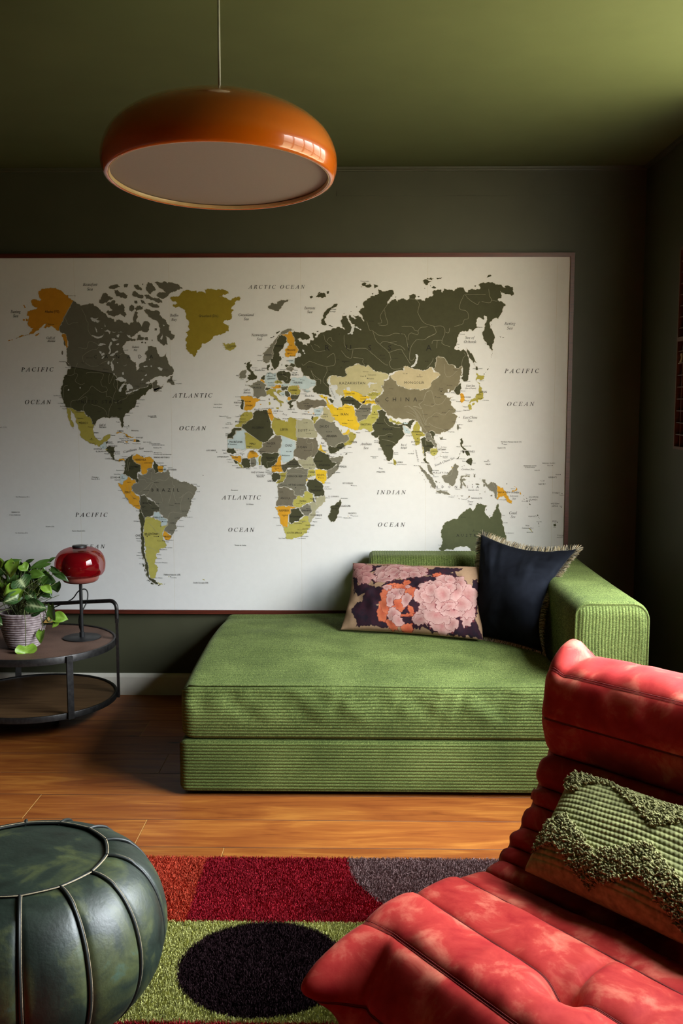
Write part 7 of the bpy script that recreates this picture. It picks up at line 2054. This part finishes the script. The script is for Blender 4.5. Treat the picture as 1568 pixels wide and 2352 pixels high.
# ------------------------------------------------------------------ leather pouf
def make_pouf():
    cx, cy = -0.735, 2.090
    z0 = RZ + 0.006
    root = thing('leather_pouf', 'round dark green leather pouf standing on the rug', 'pouf', (cx, cy, z0))
    m, nt, b = new_mat('green_patina_leather')
    t = noise_tex(nt, 7, 6, 0.65, None, 0.7)
    r = ramp(nt, t.outputs['Fac'], [(0.3, (0.005, 0.008, 0.005)), (0.5, (0.013, 0.022, 0.014)), (0.62, (0.050, 0.060, 0.020)), (0.75, (0.045, 0.092, 0.072))])
    nt.links.new(r.outputs[0], b.inputs['Base Color'])
    t2 = noise_tex(nt, 130, 4, 0.6)
    mr = N(nt, 'ShaderNodeMapRange')
    mr.inputs['To Min'].default_value = 0.38
    mr.inputs['To Max'].default_value = 0.58
    nt.links.new(t.outputs['Fac'], mr.inputs['Value'])
    nt.links.new(mr.outputs[0], b.inputs['Roughness'])
    b.inputs['Specular IOR Level'].default_value = 0.6
    t3 = noise_tex(nt, 22, 3, 0.5)
    ad = N(nt, 'ShaderNodeMath', operation='MULTIPLY_ADD')
    nt.links.new(t3.outputs['Fac'], ad.inputs[0])
    ad.inputs[1].default_value = 2.0
    nt.links.new(t2.outputs['Fac'], ad.inputs[2])
    bump(nt, b, ad.outputs[0], 0.14, 0.004)
    npan = 14
    a0 = radians(-22)
    def pf(t):
        return 1 - 0.5 * (1 - cos(pi / npan) / cos((t - 0.5) * 2 * pi / npan))
    prof = [(0.180, 0.350), (0.205, 0.347), (0.235, 0.334), (0.262, 0.308), (0.285, 0.268), (0.298, 0.222), (0.302, 0.180), (0.298, 0.140), (0.284, 0.098), (0.258, 0.056), (0.222, 0.022), (0.18, 0.004), (0.10, 0.0), (0.0, 0.0)]
    pr = np.array([(v.x, v.y) for v in spline([(r_, z_, 0) for r_, z_ in prof], 4)])
    parts = []
    for k in range(npan):
        s0, s1 = a0 + 2 * pi * k / npan, a0 + 2 * pi * (k + 1) / npan
        na = 14
        V = np.zeros((len(pr), na, 3))
        for j in range(na):
            t = j / (na - 1)
            th = s0 + (s1 - s0) * t
            bulge = 0.008 * (1 - (2 * t - 1) ** 2) ** 0.7 * np.clip(pr[:, 0] / 0.3, 0, 1) ** 2
            edge = 0.0 if 0 < t < 1 else 0.006
            # the rim of the top is a polygon with one corner at each seam
            poly = 1 - (1 - pf(t)) * np.clip((pr[:, 1] - 0.30) / 0.05, 0, 1)
            rr = pr[:, 0] * poly + bulge * np.clip((0.352 - pr[:, 1]) / 0.04, 0, 1) - edge
            rr = np.maximum(rr, 0)
            V[:, j] = np.stack([cx + rr * cos(th), cy + rr * sin(th), z0 + pr[:, 1] + 0 * rr], 1)
        parts.append(mesh_ob('side_panel', V.reshape(-1, 3), grid_faces(len(pr), na, flip=True), m, None, True))
    V, F = [], []
    rings = [0.0, 0.3, 0.6, 0.85, 1.0]
    na = npan * 6
    for q in rings:
        for j in range(na):
            th = a0 + 2 * pi * j / na
            t = (j % 6) / 6
            poly = pf(t)
            r_ = 0.1805 * poly * q
            V.append((cx + r_ * cos(th), cy + r_ * sin(th), z0 + 0.351 + 0.004 * (1 - q * q) - 0.004 * q ** 8))
    for i in range(len(rings) - 1):
        for j in range(na):
            F.append((i * na + j, i * na + (j + 1) % na, (i + 1) * na + (j + 1) % na, (i + 1) * na + j))
    parts.append(mesh_ob('top_panel', V, F, m, None, True))
    tan = simple('tan_stitching', (0.34, 0.27, 0.17), 0.7, var=0.4, scale=300)
    dk = simple('dark_leather_welt', (0.010, 0.012, 0.010), 0.5)
    for k in range(npan):
        th = a0 + 2 * pi * k / npan
        B = MB()
        P3 = [(cx + (r_ + 0.0005) * cos(th), cy + (r_ + 0.0005) * sin(th), z0 + z_ + (0.002 if r_ < 0.24 and z_ > 0.2 else 0)) for r_, z_ in pr[:-8]]
        B.tube(P3, 0.0038, 8, 0)
        d = 0.0042
        P4 = [(cx + (r_ + 0.002) * cos(th) - d * sin(th), cy + (r_ + 0.002) * sin(th) + d * cos(th), z0 + z_ + (0.003 if r_ < 0.24 and z_ > 0.2 else 0)) for r_, z_ in pr[:-8]]
        B.tube(P4, 0.0009, 6, 1)
        parts.append(B.build('seam_welt', [dk, tan], None, True))
    B = MB()
    ring = [(cx + 0.1805 * pf((j % 6) / 6) * cos(a0 + 2 * pi * j / na), cy + 0.1805 * pf((j % 6) / 6) * sin(a0 + 2 * pi * j / na), z0 + 0.352) for j in range(na + 1)]
    B.tube(ring, 0.0032, 8, 0)
    B.tube([(x + (x - cx) * 0.022, y + (y - cy) * 0.022, z + 0.0015) for x, y, z in ring], 0.0013, 6, 1)
    parts.append(B.build('top_welt', [dk, tan], None, True))
    adopt(root, *parts)
make_pouf()

# ------------------------------------------------------------------ red quilted fireside chair
CP = np.array((0.493, 2.439))
CW = np.array((0.687, -0.727))
CF = np.array((-0.727, -0.687))
def chair_pt(u, v, z):
    u, v, z = np.broadcast_arrays(u, v, z)
    return np.stack([CP[0] + CF[0] * u + CW[0] * v, CP[1] + CF[1] * u + CW[1] * v, z], -1)

def make_chair():
    m, nt, b = new_mat('red_suede')
    t = noise_tex(nt, 11, 6, 0.62, None, 0.45)
    r = ramp(nt, t.outputs['Fac'], [(0.36, (0.27, 0.007, 0.008)), (0.52, (0.355, 0.024, 0.018)), (0.68, (0.50, 0.125, 0.078))])
    nt.links.new(r.outputs[0], b.inputs['Base Color'])
    b.inputs['Roughness'].default_value = 0.75
    b.inputs['Specular IOR Level'].default_value = 0.2
    b.inputs['Sheen Weight'].default_value = 0.07
    b.inputs['Sheen Roughness'].default_value = 0.4
    b.inputs['Sheen Tint'].default_value = (1.0, 0.45, 0.35, 1)
    t2 = noise_tex(nt, 260, 3, 0.6)
    bump(nt, b, t2.outputs['Fac'], 0.08, 0.002)
    # seams of the side profile (u forward, z up) and the fullness of the pad that follows each
    S = [(-0.10, 0.018, 0.030), (-0.185, 0.26, 0.028), (-0.175, 0.52, 0.032), (-0.075, 0.732, 0.020), (0.060, 0.712, 0.012), (0.086, 0.605, 0.010),
         (0.052, 0.508, 0.030), (0.095, 0.436, 0.020), (0.117, 0.395, 0.018), (0.160, 0.352, 0.018), (0.205, 0.318, 0.013), (0.240, 0.296, 0.010), (0.292, 0.280, 0.013),
         (0.388, 0.300, 0.017), (0.525, 0.308, 0.020), (0.662, 0.304, 0.017), (0.742, 0.185, 0.016), (0.715, 0.020, 0.010)]
    nseg = len(S)
    per = 16
    pts, nor, seg = [], [], []
    for k in range(nseg):
        p0, p1 = np.array(S[k][:2]), np.array(S[(k + 1) % nseg][:2])
        d = p1 - p0
        n = np.array((-d[1], d[0])) / np.linalg.norm(d)
        for i in range(per):
            t = (1 - cos(pi * i / per)) / 2
            h = S[k][2] * max(0.0, 1 - abs(2 * t - 1) ** 2.6) ** 0.62
            pts.append(p0 + d * t + n * h)
            seg.append((k, t))
    pts = np.array(pts)
    D = np.roll(pts, -1, 0) - np.roll(pts, 1, 0)
    D /= np.linalg.norm(D, axis=1, keepdims=True)
    nor = np.stack([-D[:, 1], D[:, 0]], 1)
    for _ in range(6):
        nor = (np.roll(nor, 1, 0) + 2 * nor + np.roll(nor, -1, 0)) / 4
    nor /= np.linalg.norm(nor, axis=1, keepdims=True)
    sk = np.array([s[0] for s in seg])
    st = np.array([s[1] for s in seg])
    Wd = 0.86
    v = end_spacing(0.0, Wd, 90, 0.045)
    ins = end_inset(v, 0.0, Wd, 0.045)
    G = np.zeros((len(v), len(pts), 3))
    seat = (sk >= 12) & (sk <= 16)
    seatw = np.clip((pts[:, 0] - 0.2) / 0.35, 0, 1) * (pts[:, 1] > 0.05)
    for i, vv in enumerate(v):
        off = -ins[i] * 1.0
        u = pts[:, 0] + nor[:, 0] * off
        z = pts[:, 1] + nor[:, 1] * off
        # loose fullness and puckers along the seams
        am = np.clip(np.minimum(st, 1 - st) * 6, 0, 1)
        dn = 0.0065 * vnoise(vv * 7 + sk * 3.1, st * 1.5 + sk, 2.0) * am + 0.0030 * vnoise(vv * 30 + sk * 5, st * 2, 6.0) * am
        dn = np.where(sk >= 16, dn * 0.5, dn)
        u = u + nor[:, 0] * dn
        z = z + nor[:, 1] * dn
        # ears at the top and front corners
        for vc, sg in ((0.0, 1), (Wd, -1)):
            q = abs(vv - vc)
            e = math.exp(-((q - 0.018) / 0.032) ** 2)
            topm = np.exp(-((pts[:, 0] + 0.02) / 0.075) ** 2) * (pts[:, 1] > 0.66)
            z = z + 0.040 * e * topm
            fr = np.exp(-((pts[:, 1] - 0.235) / 0.075) ** 2) * smooth01((pts[:, 0] - 0.63) / 0.08)
            u = u + 0.125 * math.exp(-(q / 0.062) ** 2) * fr
            pin = math.exp(-((q - 0.105) / 0.014) ** 2)
            z = z - 0.012 * math.exp(-((q - 0.062) / 0.012) ** 2) * topm
            u = u - 0.014 * pin * fr
        # the long seams of the seat run a little towards the front
        u = u + 0.15 * vv * seatw
        # deep button with a cross tuck
        for bv in (0.452,):
            uu = pts[:, 0]
            dd = np.hypot((uu - 0.528) / 1.0, vv - bv)
            z = z - np.where(pts[:, 1] > 0.2, 0.040 * np.exp(-(dd / 0.035) ** 2), 0)
            tuck = math.exp(-((vv - bv) / 0.010) ** 2) * np.clip(1 - np.abs(uu - 0.47) / 0.085, 0, 1)
            z = z - np.where((pts[:, 1] > 0.2) & (uu > 0.3), 0.022 * tuck, 0)
        z = np.maximum(z, 0.0165)
        G[i] = chair_pt(u, vv, z)
    n_, m_ = G.shape[:2]
    F = grid_faces(n_, m_, closed_m=True).tolist()
    VV = G.reshape(-1, 3).tolist()
    for vv, fl in ((0.004, 0), (Wd - 0.004, 1)):        # flat ends, a simple outline well inside the pads
        q = np.array([s_[:2] for s_ in S])
        dq = np.roll(q, -1, 0) - np.roll(q, 1, 0)
        dq /= np.linalg.norm(dq, axis=1, keepdims=True)
        q = q - np.stack([-dq[:, 1], dq[:, 0]], 1) * 0.022
        lp = chair_pt(q[:, 0] + 0.15 * vv * np.clip((q[:, 0] - 0.2) / 0.35, 0, 1), vv, np.maximum(q[:, 1], 0.02))
        n0 = len(VV)
        VV += lp.tolist()
        for t_ in tessellate_polygon([[Vector((a, c, 0)) for a, c in q]]):
            F.append([n0 + i for i in t_])
    root = thing('fireside_chair', 'low red suede quilted chair in the right foreground', 'armchair', tuple(chair_pt(0.35, 0.43, 0.0)))
    body = mesh_ob('quilted_body', VV, F, m, None, True)
    # twin stitched seams
    sm = simple('dark_red_thread', (0.16, 0.010, 0.010), 0.7)
    parts = [body]
    for k in (3, 4, 5, 13, 14, 15, 16):
        B = MB()
        j = k * per
        for dj in (-1, 1):
            q = [Vector(G[i, j + dj]) + Vector((CF[0] * nor[j][0], CF[1] * nor[j][0], nor[j][1])) * 0.0012 for i in range(4, n_ - 4)]
            B.tube(q, 0.0007, 5)
        parts.append(B.build('stitched_seam', sm, None, True))
    adopt(root, *parts)
    for o in parts[1:]:
        o.parent = body
make_chair()

# ------------------------------------------------------------------ green knitted cushion on the chair
def make_knit():
    n, m = 240, 190
    def cp(u, v, z):
        return tuple(chair_pt(u, v, z))
    P, nv, A, B = patch(cp(0.110, 0.130, 0.505), cp(0.120, 0.600, 0.505), cp(0.315, 0.150, 0.338), cp(0.345, 0.650, 0.338), n, m, pinch=0.035)
    if nv[2] < 0:
        nv = -nv
    row = (B + 1) / 2 * 22 + 0.10 * vnoise(A * 3, B * 3, 2.0)
    ph = A * 46 + np.floor(row) * 0.37 * 2
    ridge = np.abs(np.sin(pi * row)) ** 0.8
    bead = 0.5 + 0.5 * np.cos(pi * ph)
    wr = 0.0042 * ridge * (0.55 + 0.45 * bead) + 0.008 * vnoise(A * 2.2, B * 2.2, 8.0)
    V, F = pillow_geo(P, nv, A, B, 0.068, wr, 0.40)
    root = thing('knitted_cushion', 'green chunky knitted cushion with shaggy tufts on the red chair', 'cushion', tuple(P[0, 0]))
    mt = simple('olive_knit_wool', (0.25, 0.255, 0.108), 0.85, var=0.35, scale=55, sheen=0.3, spec=0.1)
    body = mesh_ob('cushion_body', V, F, mt, None, True)
    # shaggy tufted bands
    h = 0.068 * np.clip((1 - A ** 2) * (1 - B ** 2), 0, 1) ** 0.40
    Sf = P + nv * (h + wr * np.clip(h / 0.068, 0, 1) ** 0.5)[..., None]
    rnd = random.Random(6)
    D = MB()
    sdA = (np.array(P[-1, 0]) - P[0, 0])
    sdA /= np.linalg.norm(sdA)
    upB = np.cross(nv, sdA)
    cnt = 0
    while cnt < 5200:
        a, b_ = rnd.uniform(-0.97, 0.97), rnd.uniform(-0.97, 0.97)
        s = (a + 1) / 2
        # upper band with hanging points, lower band with rising points
        tri = abs(((s * 2.35 + 0.12) % 1) - 0.5) * 2
        up0 = 0.86 - 0.52 * (1 - abs(((s * 1.55 + 0.62) % 1) - 0.5) * 2) ** 1.3 * (s > 0.12) - 0.30 * (s < 0.12)
        lo1 = -0.42 + 0.46 * (1 - abs(((s * 2.2 + 0.22) % 1) - 0.5) * 2)
        lo0 = lo1 - 0.55
        ok_up = up0 < b_ < 0.88 + 0.06 * sin(9 * s)
        ok_lo = lo0 < b_ < lo1
        if not (ok_up or ok_lo):
            continue
        cnt += 1
        i, j = int((a + 1) / 2 * (n - 1)), int((b_ + 1) / 2 * (m - 1))
        p = Sf[i, j]
        o = nv * rnd.uniform(.4, 1) + sdA * rnd.uniform(-.8, .8) + upB * rnd.uniform(-.9, .6)
        o /= np.linalg.norm(o)
        q = nv * rnd.uniform(.2, 1) + sdA * rnd.uniform(-1, 1) + upB * rnd.uniform(-1, .7)
        q /= np.linalg.norm(q)
        L = rnd.uniform(0.004, 0.0068)
        p1 = p + o * L
        p2 = p1 + q * L * 0.8
        p3 = p2 - nv * L * 0.6 + sdA * rnd.uniform(-.004, .004)
        D.tube([p - nv * 0.002, p1, p2, p3], [0.0014, 0.0019, 0.0019, 0.0013], 5, 0)
    tf = D.build('shag_tufts', simple('olive_shag_wool', (0.29, 0.275, 0.125), 0.85, var=0.4, scale=80, sheen=0.3, spec=0.1), None, True)
    tf['kind'] = 'stuff'
    adopt(root, body, tf)
make_knit()

# ------------------------------------------------------------------ printer's tray on the right wall
def make_tray():
    y0, y1, z0, z1, d = 3.50, 3.975, 1.182, 1.958, 0.030
    root = thing('wall_tray', 'shallow wooden compartment tray hung on the right wall', 'wall shelf', (XR, (y0 + y1) / 2, z0))
    fm = wood_mat('reddish_tray_wood', (0.07, 0.022, 0.009), (0.12, 0.042, 0.017), (4, 4, 20))
    dm = wood_mat('dark_tray_back', (0.055, 0.014, 0.008), (0.085, 0.024, 0.012), (4, 4, 20))
    back = box_ob('back_board', (XR - 0.006, y0 + 0.01, z0 + 0.01), (XR - 0.0005, y1 - 0.01, z1 - 0.01), dm)
    B = MB()
    t = 0.011
    B.box((XR - d, y0, z0), (XR - 0.0005, y0 + t, z1))
    B.box((XR - d, y1 - t, z0), (XR - 0.0005, y1, z1))
    B.box((XR - d, y0 + t, z0), (XR - 0.0005, y1 - t, z0 + t))
    B.box((XR - d, y0 + t, z1 - t), (XR - 0.0005, y1 - t, z1))
    frame = B.build('tray_frame', fm)
    parts = [back, frame]
    zm = 1.607
    parts.append(box_ob('middle_rail', (XR - d, y0 + t, zm - 0.008), (XR - 0.006, y1 - t, zm + 0.008), fm))
    B = MB()
    zs = list(np.linspace(zm, z1 - t, 9)[1:-1]) + list(np.linspace(z0 + t, zm, 10)[1:-1])
    for z in zs:
        B.box((XR - d + 0.004, y0 + t, z - 0.0018), (XR - 0.006, y1 - t, z + 0.0018))
    for y in np.linspace(y1 - t, y0 + t, 10)[1:-1]:
        B.box((XR - d + 0.005, y - 0.0015, z0 + t), (XR - 0.006, y + 0.0015, zm - 0.008))
    for y in np.linspace(y1 - t, y0 + t, 6)[1:-1]:
        B.box((XR - d + 0.005, y - 0.0015, zm + 0.008), (XR - 0.006, y + 0.0015, z1 - t))
    parts.append(B.build('dividers', fm))
    adopt(root, *parts)
    zf = [z for z in sorted(zs) if z < zm][-2]
    b = MB()
    v, f = lathe_geo([(0, 0), (0.009, 0), (0.0095, 0.004), (0.006, 0.010), (0.0045, 0.022), (0.007, 0.028), (0.006, 0.036), (0, 0.038)], 16, (XR - 0.019, 3.936, zf + 0.0018))
    tag(mesh_ob('figurine', v, f, simple('pale_bone', (0.42, 0.34, 0.22), 0.5), None, True), 'small pale ornament in the wooden wall tray', 'ornament')
make_tray()
